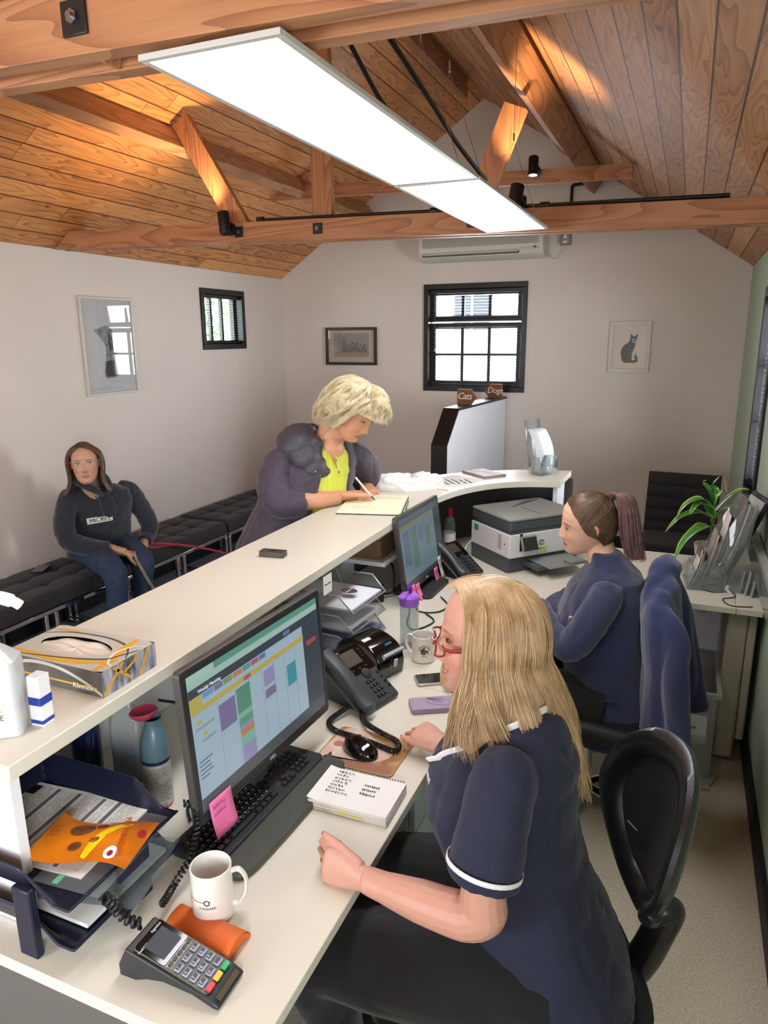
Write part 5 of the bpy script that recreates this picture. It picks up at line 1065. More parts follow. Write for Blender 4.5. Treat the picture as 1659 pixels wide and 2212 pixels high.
# ---- printer
def printer():
    r = thing('printer', 'white and grey office printer with a small touchscreen', 'printer', (-.70, 3.16, DZ), .84); W_, D_ = .42, .335   # near corner at origin, front along +x, faces -y
    WP = mat('printer_white', 'dfdfe2', .4); G1 = mat('printer_slate', '4b4f55', .4); G2 = mat('printer_lid', '7f807c', .45)
    MB().b2((0, .015, 0), (W_, D_, .075)).build('base', G1, r, bevel=.006)
    MB().b2((0, 0, .075), (W_, D_, .190)).build('body', WP, r, bevel=.004); MB().b2((.006, .006, .190), (W_ - .006, D_ - .006, .208)).build('neck', G1, r, bevel=.004)
    MB().b2((.0, .0, .206), (W_, D_, .252)).build('scanner', G1, r, bevel=.010, seg=3); MB().prism(rr(W_ + .004, D_ + .004, .02, 5, W_ / 2, D_ / 2), .012, z0=.252).build('lid', G2, r, bevel=.004)
    MB().prism([(.16, .22), (.30, .30), (.38, .30), (.38, .295), (.17, .215)], .0006, z0=.264).build('lid_seam', G1, r, smooth=False); MB().b2((.2, .04, .264), (.206, .20, .2646)).build('lid_line', G1, r, smooth=False)
    t = MB(); t.box((.10, -.018, .145), (.088, .014, .072), rotm(-.35)); q = t.build('control_panel', G2, r, bevel=.004); MB().box((.10, -.0262, .1445), (.078, .003, .062), rotm(-.35)).build('touchscreen', mat('phone_glass', '0c0f16'), q); MB().b2((.058, -.002, .105), (.072, .0, .19)).build('recess', BLACK, r)
    mb = MB(); n = 28; cx, cz = .185, .135; mb.add([(cx, -.0012, cz)] + [(cx + .015 * math.cos(2 * PI * k / n), -.0012, cz + .015 * math.sin(2 * PI * k / n)) for k in range(n)], [(0, 1 + k, 1 + (k + 1) % n) for k in range(n)]); l = mb.build('round_logo', mat('logo_grey', '6b6e73', .4), r, smooth=False); MB().text('hp', .024, TRS((cx, -.0022, cz + .001), PI / 2), shear=.25, spacing=.85).build('lettering', WP, l, smooth=False)
    note(r, Matrix(((1, 0, 0, .185), (0, 0, -1, -.001), (0, 1, 0, .118), (0, 0, 0, 1))), .055, .030, mat('yellow_note', 'd3dd7a', .8), curl=.002, lines=1)
    MB().b2((.09, -.10, .030), (.33, .05, .052)).build('output_tray', G1, r, bevel=.004); MB().b2((.12, -.155, .052), (.35, .04, .058)).build('paper_tray', G2, r, bevel=.003); MB().b2((.24, -.155, .058), (.33, -.10, .072)).build('tray_stop', G2, r, bevel=.004)
    MB().b2((-.0012, .27, .150), (0, .305, .180)).build('green_sticker', mat('green_sticker', '2f9a4c', .6), r, smooth=False); MB().b2((-.0012, .065, .105), (0, .10, .180)).build('spec_sticker', mat('sticker_white', 'cdcac4', .6), r, smooth=False)
    mb = MB()
    for k in range(14): mb.b2((-.0016, .07, .108 + .005 * k), (-.0012, .07 + .012 + .012 * ((k * 7) % 3) / 2, .110 + .005 * k))
    mb.build('sticker_print', mat('print_grey', '7f8087'), r, smooth=False); MB().b2((-.0012, .038, .135), (0, .046, .141)).build('socket', BLACK, r, smooth=False)
printer()
cable('cable', [(-.93, 3.42, .84), (-.965, 3.38, .80), (-.985, 3.34, DZ + .005), (-1.03, 3.36, DZ + .005)], .0035, 'white cable dropping from the back of the printer', m=WPL)
# ---- things on the counter
def tissue():
    r = thing('tissue_box', 'flat tissue box with grey and yellow swirls on the counter', 'tissue box', (-1.222, 1.105, CZ), .0); a, b, h = .142, .083, .058; m = mat('box_pale_grey', 'b9b7ab', .4); m2 = mat('box_dark_grey', '6b6862', .4, c2='4b4a48', vscale=14)
    # top with oval hole
    n = 64; P = rr(2 * a, 2 * b, .001, 15); N_ = len(P); mb = MB(); vs = []
    for k in range(n):
        q = 2 * PI * k / n; c, s_ = math.cos(q), math.sin(q); f_ = min(a / max(abs(c), 1e-6), b / max(abs(s_), 1e-6)); vs.append((c * f_, s_ * f_, h))
    for k in range(n): q = 2 * PI * k / n; vs.append((-.012 + .098 * math.cos(q), .042 * math.sin(q), h))
    mb.add(vs, [(k, (k + 1) % n, n + (k + 1) % n, n + k) for k in range(n)]); mb.build('top', m, r, smooth=False)
    mb = MB(); mb.add([(-a, -b, 0), (a, -b, 0), (a, b, 0), (-a, b, 0), (-a, -b, h), (a, -b, h), (a, b, h), (-a, b, h)], [(0, 1, 5, 4), (2, 3, 7, 6), (3, 0, 4, 7), (3, 2, 1, 0)]); mb.build('sides', m2, r, smooth=False)
    mb = MB(); mb.add([(a, -b, 0), (a, b, 0), (a, b, h), (a, -b, h)], [(0, 1, 2, 3)]); mb.build('end', mat('box_end', 'b4b3bd', .4, c2='4d4f58', vscale=22, stretch=(1, 3, .6)), r, smooth=False)
    MB().grid(lambda u, v: (-.012 + .10 * math.cos(2 * PI * u) * v, .044 * math.sin(2 * PI * u) * v, h - .007 + .008 * math.sin(9 * u + 7 * v) * (1 - v) * v + .002 * math.sin(40 * u)), 48, 8, wrap=True).build('tissue', mat('tissue_white', 'd9d0c2', .9), r)
    Y = mat('swirl_yellow', 'd8a02f', .5); Wm = mat('swirl_white', 'e6e3d8', .5); Dk = mat('swirl_dark', '4c4a45', .5)
    def ribbon(name, pts, w, m, z):
        q = arcpts(pts, 8); mb = MB(); vs = []
        for i, (x, y) in enumerate(q):
            p0 = Vector(q[max(i - 1, 0)]); p1 = Vector(q[min(i + 1, len(q) - 1)]); d = (p1 - p0).normalized(); nn = Vector((-d.y, d.x)) * w * (.4 + .6 * math.sin(PI * i / (len(q) - 1)))
            for s_ in (-1, 1): vs.append((max(-a, min(a, x + nn.x * s_)), max(-b, min(b, y + nn.y * s_)), h + z))
        mb.add(vs, [(2 * i, 2 * i + 2, 2 * i + 3, 2 * i + 1) for i in range(len(q) - 1)]); mb.build(name, m, r, smooth=False)
    ribbon('yellow_swirl', [(-.14, -.062), (-.06, -.066), (.02, -.066), (.09, -.05), (.13, -.02)], .009, Y, .0003); ribbon('grey_swirl', [(-.14, .03), (-.08, .055), (.02, .062), (.09, .045), (.12, .02), (.14, -.01)], .003, Dk, .0004); ribbon('yellow_swirl', [(.095, .08), (.10, .03), (.115, -.02), (.12, -.08)], .010, Y, .0005)
    ribbon('white_swirl', [(.14, .055), (.11, .04), (.10, .0), (.12, -.04), (.14, -.05)], .003, Wm, .0007); ribbon('yellow_swirl', [(-.14, .055), (-.10, .062), (-.05, .064)], .004, Y, .0004); ribbon('dark_swirl', [(.14, .035), (.12, .0), (.10, -.03), (.02, -.055), (-.1, -.075)], .0028, Dk, .0008)
    mb = MB()
    for (y0, z0, y1, z1, w) in ((-.08, .005, -.02, .055, .004), (-.05, .055, .0, .01, .003), (.03, .0, .06, .058, .004), (-.02, .03, .03, .05, .003)):
        d = Vector((y1 - y0, z1 - z0)).normalized(); nn = Vector((-d.y, d.x)) * w; mb.add([(a + .0004, y0 + nn.x, z0 + nn.y), (a + .0004, y0 - nn.x, z0 - nn.y), (a + .0004, y1 - nn.x, z1 - nn.y), (a + .0004, y1 + nn.x, z1 + nn.y)], [(0, 1, 2, 3)])
    mb.build('end_stripes', Y, r, smooth=False)
    mb = MB(); q = arcpts([(-.14, .03), (-.06, .050), (.02, .048), (.09, .028), (.14, .004)], 8); vs = []
    for x, z in q: vs += [(x, -b - .0004, z - .004), (x, -b - .0004, z + .004)]
    mb.add(vs, [(2 * i, 2 * i + 2, 2 * i + 3, 2 * i + 1) for i in range(len(q) - 1)]); mb.build('side_arc', m, r, smooth=False)
    MB().b2((-.14, -b - .0006, .016), (.125, -b - .0002, .020)).build('side_stripe', Y, r, smooth=False); MB().text('Kleenex', .017, TRS((.085, -b - .0008, .016), PI / 2), shear=.2).build('lettering', Wm, r, smooth=False)
tissue()
def sanitiser():
    r = thing('pump_bottle', 'large white hand sanitiser pump bottle at the left edge of the counter', 'pump bottle', (-1.172, .850, CZ), .60); m = mat('milky_plastic', 'dcdfe0', .3, trans=.25)
    P = rr(.094, .066, .012, 4); n = len(P); prof = [(.98, 0), (1, .003), (1, .135), (.97, .15), (.50, .172), (.36, .178), (.36, .185)]; vs = [(x * s_, y * s_, z) for s_, z in prof for x, y in P]
    MB().add(vs, [(i * n + k, i * n + (k + 1) % n, (i + 1) * n + (k + 1) % n, (i + 1) * n + k) for i in range(len(prof) - 1) for k in range(n)] + [tuple(range(n - 1, -1, -1))], 0, True).build('bottle', m, r)
    MB().lathe([(.0185, .180), (.0195, .184), (.0195, .214), (.017, .218), (.010, .222), (.008, .228), (0, .228)], 28).build('collar', WPL, r); MB().cyl((0, 0, .22), (0, 0, .262), .005, n=14).build('stem', WPL, r)
    MB().tube(arc3([(-.03, -.005, .268), (0, 0, .272), (.025, .006, .270), (.048, .012, .258), (.060, .015, .247)]), [(.010, .006)] * 8 + [(.014, .009)] * 4 + [(.013, .010)] * 12 + [(.010, .010)] * 8 + [(.006, .007)], 12).build('pump_head', WPL, r)
    mb = MB(); mb.text('FINGER', .016, TRS((-.012, -.0336, .060), PI / 2)); mb.text('SPONGE', .016, TRS((-.012, -.0336, .042), PI / 2)); mb.build('lettering', mat('brown_print', '6b5048', .6), r, smooth=False)
    MB().b2((-.05, -.0335, .03), (.022, -.0330, .075)).build('label', mat('label_cream', 'cfc6bd', .6), r, smooth=False)
sanitiser()
r = thing('small_carton', 'small white carton with blue stripes behind the pump bottle', 'box', (-1.105, .905, CZ), .1); MB().b2((-.028, -.018, 0), (.0, .012, .105)).build('carton', mat('carton_white', 'e8e8ec', .5), r, bevel=.001)
MB().b2((-.0285, -.0185, .045), (.0005, .0125, .062)).build('blue_stripe', mat('carton_blue', '2b3f9c', .5), r, smooth=False); MB().b2((-.0285, -.0185, .006), (.0005, .0125, .014)).build('blue_stripe', mat('carton_blue', '2b3f9c', .5), r, smooth=False)
r = thing('counter_buzzer', 'small dark oblong buzzer lying on the counter', 'buzzer', (-1.275, 2.02, CZ), .12); MB().prism(rr(.092, .040, .006, 4), .020).build('body', mat('bronze_dark', '4d4943', .4, .4), r, bevel=.002); MB().lathe([(.012, .0202), (.012, .0215), (.009, .0215), (0, .021)], 24).build('button', DGREY, r)
def book():
    r = thing('visitor_book', 'open lined visitor book being signed on the counter', 'book', (-1.245, 2.838, CZ), .0); P = [(-.095, -.205), (.180, -.135), (.085, .205), (-.180, .135)]
    MB().prism(P, .004).build('cover', mat('book_cover', '3c3f3e', .6), r, bevel=.001); MB().prism([(x * .975, y * .975) for x, y in P], .008, z0=.004).build('pages', mat('cream_page', 'efeccd', .8), r, smooth=False)
    for k in range(2): scribble('handwriting', r, Matrix.Translation((.03 - .02 * k, .12 - .2 * k, .0125)) @ Matrix.Rotation(.25, 4, 'Z'), .16, .05, 2, seed=20 + k, amp=.3)
    MB().tube([(.172, .02 - .08, .012), (.13, .16 - .08, .014)], .0035, 8).build('ribbon_end', DGREY, r)
book()
def bag():
    r = thing('plastic_bag', 'crumpled white plastic bag beside the visitor book', 'bag', (-1.24, 3.235, CZ), .55); rnd = random.Random(3)
    def f(u, v):
        a = 2 * PI * u; b = v * PI / 2; c = math.cos(b) ** .5; x = .185 * math.cos(a) * c; y = .075 * math.sin(a) * c; z = .088 * math.sin(b) ** .8; p = Vector((x * 9, y * 9, z * 9)); d = noise.noise(p * 1.2) * .022 + abs(noise.noise(p * 2.6)) * .020 - .008; nrm = Vector((x / .185, y / .075, z / .09 + .01)).normalized(); q = Vector((x, y, z)) + nrm * d; q.z = max(q.z, 0.0); q.z *= (1 - .30 * math.exp(-((x) / .06) ** 2) * .5); return tuple(q)
    MB().grid(f, 72, 26, wrap=True).build('bag', mat('white_polythene', 'efebe8', .35, trans=.0), r, angle=180)
    MB().prism([(.14, -.03), (.19, -.085), (.20, -.03)], .003, z0=.001).build('bag_corner', mat('white_polythene', 'efebe8'), r); scribble('print_marks', r, TRS((.03, -.045, .072), .9, 0, 0), .05, .02, 2, seed=3)
bag()
f = sheet('notice_sheet', 'white handwritten notice taped to the curved counter', (-1.085, 3.50, CZ), -.35, .21, .25, n=1, cat='notice'); scribble('handwriting', f, Matrix.Translation((.01, .0, .0012)) @ Matrix.Rotation(2.6, 4, 'Z'), .15, .16, 5, seed=31, hw=.0016, amp=.32)
f = thing('booklet', 'slim mauve booklet lying on the curved counter', 'booklet', (-.985, 3.735, CZ), -.68); MB().b2((-.105, -.072, 0), (.105, .072, .010)).build('pages', mat('booklet_edge', '8a7f84', .7), f, bevel=.001); MB().b2((-.10, -.07, .0101), (.10, .07, .0105)).build('cover', mat('booklet_cover', 'a08f96', .5, c2='c6bcc0', vscale=16), f, smooth=False)
def leaflets():
    r = thing('leaflet_holder', 'clear leaflet holder with curved white leaflets at the counter end', 'leaflet holder', (-.665, 3.84, CZ), .95); n = 3
    MB().add([(-.055, .07, 0), (.055, .07, 0), (.055, -.01 + .09 + .05, .29), (-.055, .13, .29)], [(0, 1, 2, 3)]).build('back', ACR, r, solid=.003); MB().add([(-.055, -.02, 0), (.055, -.02, 0), (.055, -.03, .115), (-.055, -.03, .115)], [(0, 1, 2, 3)]).build('front', ACR, r, solid=.003)
    MB().b2((-.055, -.02, 0), (.055, .07, .003)).build('base', ACR, r); MB().tube(arc3([(0, .125, .14), (0, .165, .10), (0, .155, .01), (0, .10, .002)]), .002, 6).build('foot', ACR, r)
    for s_ in (-.0565, .0565): MB().add([(s_, -.02, 0), (s_, .07, 0), (s_, .08, .10), (s_, -.028, .10)], [(0, 1, 2, 3)]).build('side', ACR, r, solid=.003)
    for k in range(4): MB().grid(lambda u, v: (-.048 + .096 * u, .012 + .012 * k - .045 * math.sin(v * PI * .62) + .10 * v ** 2, .005 + .235 * v), 3, 12).build('leaflet', mat('leaflet_white', 'dfe4ea', .6), r, solid=.0015)
leaflets()
# ---- return desk: brochures, plant, cable
def brochures():
    r = thing('brochure_stand', 'tiered clear brochure stand full of leaflets near the green wall', 'brochure stand', (.155, 3.36, DZ), -PI / 2 + .10)
    for s_ in (-.10, .10): MB().add([(s_, -.09, 0), (s_, .12, 0), (s_, .16, .40), (s_, .11, .40), (s_, -.03, .12), (s_, -.09, .06)], [(0, 1, 2, 3, 4, 5)]).build('side', ACR, r, solid=.003)
    MB().b2((-.10, -.09, 0), (.10, .12, .003)).build('base', ACR, r)
    rnd = random.Random(9); C_ = ['dcd9d2', '9a958d', 'e3dfd8', '6a5a4e', 'b7a08a', '50625a', 'cfcac2', '8c8a86']
    for t, (y, z, h, n) in enumerate([(-.078, .004, .17, 4), (-.035, .04, .21, 6), (.015, .09, .23, 7), (.062, .14, .26, 7)]):
        MB().add([(-.098, y - .002, z), (.098, y - .002, z), (.098, y + .012, z + .09), (-.098, y + .012, z + .09)], [(0, 1, 2, 3)]).build('pocket', ACR, r, solid=.002)
        for k in range(n):
            q = k * .0055; x0 = -.09 + rnd.uniform(0, .05); ww = rnd.uniform(.10, .13); hh = h - .006 * k + rnd.uniform(-.01, .01); ln = .30 + rnd.uniform(-.03, .05); c = C_[(k * 3 + t) % 8]
            MB().grid(lambda u, v: (x0 + ww * u, y + .004 + q + ln * hh * v * .8 + .006 * math.sin(PI * v), z + hh * v), 1, 6).build('leaflet', mat('leaflet_' + c, c, .5, var=.15, vscale=30), r, solid=.0022, smooth=False)
brochures()
def easel():
    r = thing('display_board', 'black backed display board leaning behind the brochure stand', 'display board', (.27, 3.53, DZ), -1.35); MB().box((0, .02, .20), (.21, .018, .40), rotm(-.38)).build('board', BLKM, r, bevel=.003); MB().box((0, .006, .20), (.19, .004, .37), rotm(-.38)).build('face', mat('board_grey', 'b9b9b4', .5), r)
easel()
LEAF = mat('glossy_leaf', '3d8a38', .3, coat=.3, c2='57a845', vscale=14); LEAFE = mat('leaf_edge', 'b7d07a', .4)
def plant():
    r = thing('potted_plant', 'leafy green potted plant with pale leaf edges behind the brochures', 'plant', (.165, 3.64, DZ)); 
    MB().lathe([(0, 0), (.05, 0), (.065, .10), (.068, .11), (.060, .11), (.055, .10), (0, .095)], 28).build('pot', WPL, r); MB().tube([(0, 0, .09), (.01, 0, .2), (0, .01, .30)], .008, 8).build('stem', mat('stem_green', '5c7a3a', .6), r)
    L_ = [((0, 0, .26), (-.05, -.02, .33), (-.12, -.04, .30), (-.16, -.05, .22), .020), ((0, 0, .24), (-.06, -.04, .27), (-.14, -.06, .24), (-.20, -.08, .17), .022), ((0, 0, .20), (-.04, -.05, .20), (-.11, -.08, .13), (-.15, -.10, .03), .024), ((0, 0, .28), (.0, -.01, .36), (-.01, -.02, .40), (.015, -.02, .45), .018), ((0, 0, .28), (.02, 0, .34), (.04, 0, .38), (.035, .0, .44), .020), ((0, 0, .25), (.06, .0, .33), (.11, 0, .38), (.15, 0, .39), .024), ((0, 0, .24), (-.03, -.03, .30), (-.07, -.05, .31), (-.10, -.07, .26), .022), ((0, 0, .22), (.05, -.02, .28), (.09, -.03, .30), (.13, -.04, .27), .024), ((0, 0, .30), (-.02, .01, .36), (-.05, .02, .40), (-.04, .02, .42), .016), ((0, 0, .18), (.06, .03, .18), (.12, .05, .14), (.16, .06, .08), .026)]
    for P in L_:
        pts = arc3(P[:4], 6); w = P[4]; n = len(pts); mb = MB(); vs = []
        for i, p in enumerate(pts):
            t = (pts[min(i + 1, n - 1)] - pts[max(i - 1, 0)]).normalized(); s_ = t.cross(Vector((0, 0, 1))); s_ = s_.normalized() if s_.length > .2 else Vector((0, 1, 0)); k = math.sin(PI * (i / (n - 1)) ** .7) * w * 1.7 + .001; up = s_.cross(t)
            for q in (-1, -.8, 0, .8, 1): vs.append(p + s_ * k * q + up * (abs(q) ** 1.5 * k * .35))
        f1 = []; mi = []
        for i in range(n - 1):
            for q in range(4): mb.f.append((5 * i + q, 5 * i + q + 1, 5 * i + q + 6, 5 * i + q + 5)); mb.mi.append(1 if q in (0, 3) else 0); mb.sm.append(True)
        mb.v = [tuple(v) for v in vs]; mb.build('leaf', [LEAF, LEAFE], r, angle=180)
plant()
cable('cable', [(.20, 3.36, .90), (.235, 3.31, .80), (.23, 3.27, DZ + .003), (.17, 3.25, DZ + .003), (.14, 3.30, DZ + .003), (.19, 3.36, DZ + .003), (.25, 3.30, DZ + .003), (.27, 3.22, DZ + .003), (.22, 3.17, DZ + .003), (.25, 3.10, DZ + .003), (.33, 3.115, DZ + .003)], .0022, 'thin black charging cable looping over the return desk')
for k in range(3): tag(MB().box((0, 0, .05), (.006, .05, .10), rotm(0, .12, 0)).build('card_pack', mat('green_card', '5b7d68' if k else '9fb0ba', .6), bevel=.001, loc=(.295 + .022 * k, 3.30 - .02 * k, DZ + .003)), ('blue-grey card pack', 'middle green card pack', 'green card pack closest to the wall')[k] + ' standing by the acrylic screen', 'card pack', 'card packs by the acrylic screen')
# ---- sign card hanging at the counter edge
r = thing('label_card', 'small printed white card stuck under the counter edge above the mesh tray', 'label', (-1.055, 2.00, 1.035), PI / 2); MB().b2((-.03, -.001, -.035), (.03, .0, .03)).build('card', PAPER, r, smooth=False); MB().text('Please Retain', .008, TRS((0, -.0015, .0), PI / 2)).build('lettering', INK, r, smooth=False)
# ---- waiting side: dog lead and chain
RED = mat('red_webbing', 'b0304a', .6)
cable('dog_lead', [(-3.215, 3.47, .545), (-3.17, 3.60, .505), (-3.14, 3.76, .455), (-3.10, 3.95, .385), (-3.05, 4.2, .27), (-2.98, 4.4, .12), (-2.92, 4.5, .02)], .008, 'red webbing dog lead stretching from her wrist', 'dog lead', RED)
cable('dog_lead', [(-3.215, 3.475, .535), (-3.2, 3.58, .478), (-3.16, 3.68, .470), (-3.13, 3.76, .462)], .007, 'short looped end of the red dog lead below her wrist', 'dog lead', RED)
# ================================================================ people
def V(*a): return Vector(a)
def headslices(mb, Mh, wide=1.0, smile=0.0, jaw=1.0, nose=1.0):
    T_ = [(-.121, .012, .050, -.030), (-.116, .026, .072, -.012), (-.106, .040, .080, .018), (-.092, .051, .083, .042), (-.076, .059, .084, .060), (-.060, .065, .085, .074), (-.045, .069, .086, .084), (-.020, .0725, .087, .095), (0, .075, .087, .100), (.02, .0765, .0895, .101), (.045, .0755, .089, .099), (.070, .070, .082, .092), (.092, .059, .067, .077), (.108, .042, .046, .055), (.117, .022, .024, .03), (.120, .004, .005, .006)]
    zs = np.array([t[0] for t in T_]); NU, NV = 96, 110
    def f(u, v):
        z = -.121 + .241 * (v + .0 * math.sin(2 * PI * v)); w = float(np.interp(z, zs, [t[1] for t in T_])) * wide; fr = float(np.interp(z, zs, [t[2] for t in T_])); bk = float(np.interp(z, zs, [t[3] for t in T_]))
        if z < -.05: w *= jaw
        a = 2 * PI * u; c, s_ = math.cos(a), math.sin(a); cy = (bk - fr) / 2; hy = (bk + fr) / 2
        x = w * math.copysign(abs(c) ** .92, c); y = cy + hy * math.copysign(abs(s_) ** (.85 if s_ < 0 else .95), s_); d = 0; G = lambda x0, z0, sx, sz, A: A * math.exp(-((x - x0) / sx) ** 2 - ((z - z0) / sz) ** 2)
        if s_ < 0:
            fw_ = min(1, -s_ * 1.6); am = float(np.interp(z, [-.056, -.050, -.043, -.036, -.02, 0, .012, .03], [0, .010, .024, .0245, .017, .010, .006, 0])) * nose; sg = float(np.interp(z, [-.05, -.04, -.02, .01], [.0125, .0105, .0085, .008]))
            d += am * math.exp(-(x / sg) ** 2)
            for q in (-1, 1): d += G(q * .0125, -.043, .0055, .007, .0085) + G(q * .033, .003, .017, .011, -.0085) + G(q * .033, -.001, .012, .007, .0055) + G(q * .030, .019, .022, .007, .0035) + G(q * .040, -.034, .020, .018, .005 + .006 * smile) + G(q * .022, -.052, .006, .014, -.003 - .002 * smile)
            zm = -.0715 + smile * 9 * x * x
            d += .0055 * math.exp(-(x / .021) ** 2 - ((z - zm - .0055) / .0042) ** 2) + .0065 * math.exp(-(x / .019) ** 2 - ((z - zm + .0065) / .0048) ** 2) - .0045 * math.exp(-(x / .026) ** 4 - ((z - zm) / .0018) ** 2) - G(0, -.088, .016, .004, .003) + G(0, -.103, .014, .010, .0055)
            d *= fw_
        return Mh @ V(x, y - d, z)
    n = len(mb.v); mb.grid(f, NU, NV, wrap=True); mb.f += [tuple(n + k for k in range(NU - 1, -1, -1)), tuple(n + NU * NV + k for k in range(NU))]; mb.mi += [0, 0]; mb.sm += [True, True]
    for q in (-1, 1):
        L = [V(q * .073, .002, .006), V(q * .080, .004, .020), V(q * .086, .014, .022), V(q * .088, .022, .008), V(q * .085, .018, -.010), V(q * .079, .008, -.024), V(q * .074, .002, -.022)]
        mb.tube([Mh @ p for p in arc3(L, 5)], [.0035] * 31, 8); mb.ell(Mh @ V(q * .080, .011, -.001), (.0045, .015, .023), (Mh.to_3x3() @ Euler((0, q * .25, q * -.35)).to_matrix()).to_3x3(), 12, 8)
def organic(name, mb, voxel, m, parent, smooth=2, fold=0, fscale=9, stretch=(1, 1, 1), color=None, seed=0, origin=V(0, 0, 0), mask=None):
    me = bpy.data.meshes.new(name); me.from_pydata(mb.v, [], mb.f); o = bpy.data.objects.new(name, me); COL.objects.link(o)
    r = o.modifiers.new('r', 'REMESH'); r.mode = 'VOXEL'; r.voxel_size = voxel
    if smooth: q = o.modifiers.new('s', 'SMOOTH'); q.factor = .5; q.iterations = smooth
    dg = bpy.context.evaluated_depsgraph_get(); dg.update(); new = bpy.data.meshes.new_from_object(o.evaluated_get(dg)); o.modifiers.clear(); o.data = new; bpy.data.meshes.remove(me)
    n = len(new.vertices); co = np.empty(n * 3, 'f'); new.vertices.foreach_get('co', co); co = co.reshape(-1, 3)
    if fold:
        no = np.empty(n * 3, 'f'); new.vertices.foreach_get('normal', no); no = no.reshape(-1, 3); off = V(seed * 3.1, seed * 1.7, 0); d = np.empty(n, 'f')
        for i in range(n):
            p = V(co[i][0] * stretch[0], co[i][1] * stretch[1], co[i][2] * stretch[2]) * fscale + off; a = noise.noise(p); b = noise.noise(p * 1.9 + V(5, 0, 0)); d[i] = min(abs(a) * 2.4, .8) - .45 + b * .55
        co = co + no * (d * fold)[:, None]
    if color is not None:
        c = color(co); at = new.color_attributes.new('Col', 'FLOAT_COLOR', 'POINT'); at.data.foreach_set('color', np.concatenate([c, np.ones((n, 1), 'f')], 1).astype('f').ravel())
    org = np.array(origin, 'f'); new.vertices.foreach_set('co', (co - org).astype('f').ravel()); new.polygons.foreach_set('use_smooth', [True] * len(new.polygons)); new.materials.append(m); new.update(); new.name = name
    o.parent = parent; return o
def skin_color(base, Mh, lip='b5655c', blush=.12, nails=(), brow=None, smile=0.0, sc=1.0, stub=None):
    base = np.array(lin(base)); lipc = np.array(lin(lip)); Mi = Mh.inverted(); A = np.array(Mi)
    def f(co):
        n = len(co); h = co @ A[:3, :3].T + A[:3, 3]; c = np.tile(base, (n, 1)); x, y, z = h[:, 0], h[:, 1], h[:, 2]; front = (y < -.02) & (np.abs(z) < .14) & (np.abs(x) < .09)
        ck = np.exp(-((np.abs(x) - .042) / .02) ** 2 - ((z + .035) / .02) ** 2) + .8 * np.exp(-(x / .012) ** 2 - ((z + .040) / .012) ** 2); red = base * np.array([1.0, .72, .66]); c = c + (red - c) * np.clip(ck * blush * 3, 0, .8)[:, None] * front[:, None]
        ear = (np.abs(x) > .074) & (np.abs(z) < .03) & (np.abs(y) < .03); c[ear] = base * np.array([1.02, .72, .66])
        zm = -.0715 + smile * 9 * x * x; hl = .0105 * np.sqrt(np.clip(1 - (x / .0245) ** 2, 0, 1)) + 1e-4; k = np.clip((hl - np.abs(z - zm)) / .0025 + .2, 0, 1) * front * (y < -.06) * (np.abs(x) < .0245); c = c + (lipc - c) * (k * .85)[:, None]
        cr = np.exp(-((z - zm) / .0014) ** 2) * (np.abs(x) < .025) * front * (y < -.06); c = c * (1 - .6 * cr[:, None])
        if smile > .5: tt = np.exp(-((z - zm) / .0028) ** 4) * np.exp(-(x / .018) ** 6) * front * (y < -.06); c = c + (np.array([.62, .58, .52]) - c) * (tt * .9)[:, None]
        if brow is not None:
            bz = .021 - .9 * (np.abs(x) - .030) ** 2 * 12; B = np.exp(-((z - bz) / .0036) ** 4) * np.exp(-((np.abs(x) - .031) / .0175) ** 6) * front * (y < -.05); c = c + (np.array(lin(brow)) - c) * (B * .6)[:, None]
        so = np.exp(-((np.abs(x) - .033) / .018) ** 2 - ((z - .002) / .010) ** 2) * front; c = c * (1 - .10 * so[:, None])
        for (p, r_, col) in nails: m_ = ((co - np.array(p)) ** 2).sum(1) < r_ ** 2; c[m_] = lin(col)
        return c
    return f
def eyes(parent, Mh, org, look=(0, 0), lid=.5, iris='4a3526', scale=1.0, lash='241a16', sides=(-1, 1), y=-.0815):
    EW = mat('eye_white', 'd8cfc8', .2); IR = mat('iris_' + iris, iris, .15); LS = mat('lash_' + lash, lash, .8)
    for q in sides:
        c = V(q * .0325, y, .0005); h = .0052 * lid + .0006; mb = MB(); n = 20
        P = [V(.0135 * math.cos(a) , 0, h * math.sin(a) * (1 if math.sin(a) > 0 else .75)) for a in [2 * PI * k / n for k in range(n)]]
        def sph(p): return Mh @ (c + V(p.x, -.0035 + (p.x ** 2 + p.z ** 2) * 18 + abs(p.x) * .10, p.z + p.x * q * .04)) - org
        vs = [sph(V(0, 0, 0))] + [sph(p * .5) for p in P] + [sph(p) for p in P]; mb.add(vs, [(0, 1 + k, 1 + (k + 1) % n) for k in range(n)] + [(1 + k, 1 + n + k, 1 + n + (k + 1) % n, 1 + (k + 1) % n) for k in range(n)], 0, True); e = mb.build('eye', EW, parent)
        mb = MB(); ir = .0058; R_ = []
        for k in range(n): a = 2 * PI * k / n; R_.append(V(look[0] + ir * math.cos(a), 0, max(-h * .75, min(h, look[1] + ir * math.sin(a)))))
        mb.add([sph(V(look[0], 0, min(h, look[1]))) + Mh.to_3x3() @ V(0, -.0009, 0)] + [sph(p) + Mh.to_3x3() @ V(0, -.0006, 0) for p in R_], [(0, 1 + k, 1 + (k + 1) % n) for k in range(n)]); mb.build('iris', IR, e)
        mb = MB(); mb.tube([sph(V(.0150 * math.cos(a), 0, (h + .0005) * math.sin(a))) + Mh.to_3x3() @ V(0, -.0008, 0) for a in [PI * k / 12 for k in range(13)]], [.0006 + .0009 * math.sin(PI * k / 12) for k in range(13)], 6); mb.build('lashes', LS, parent)
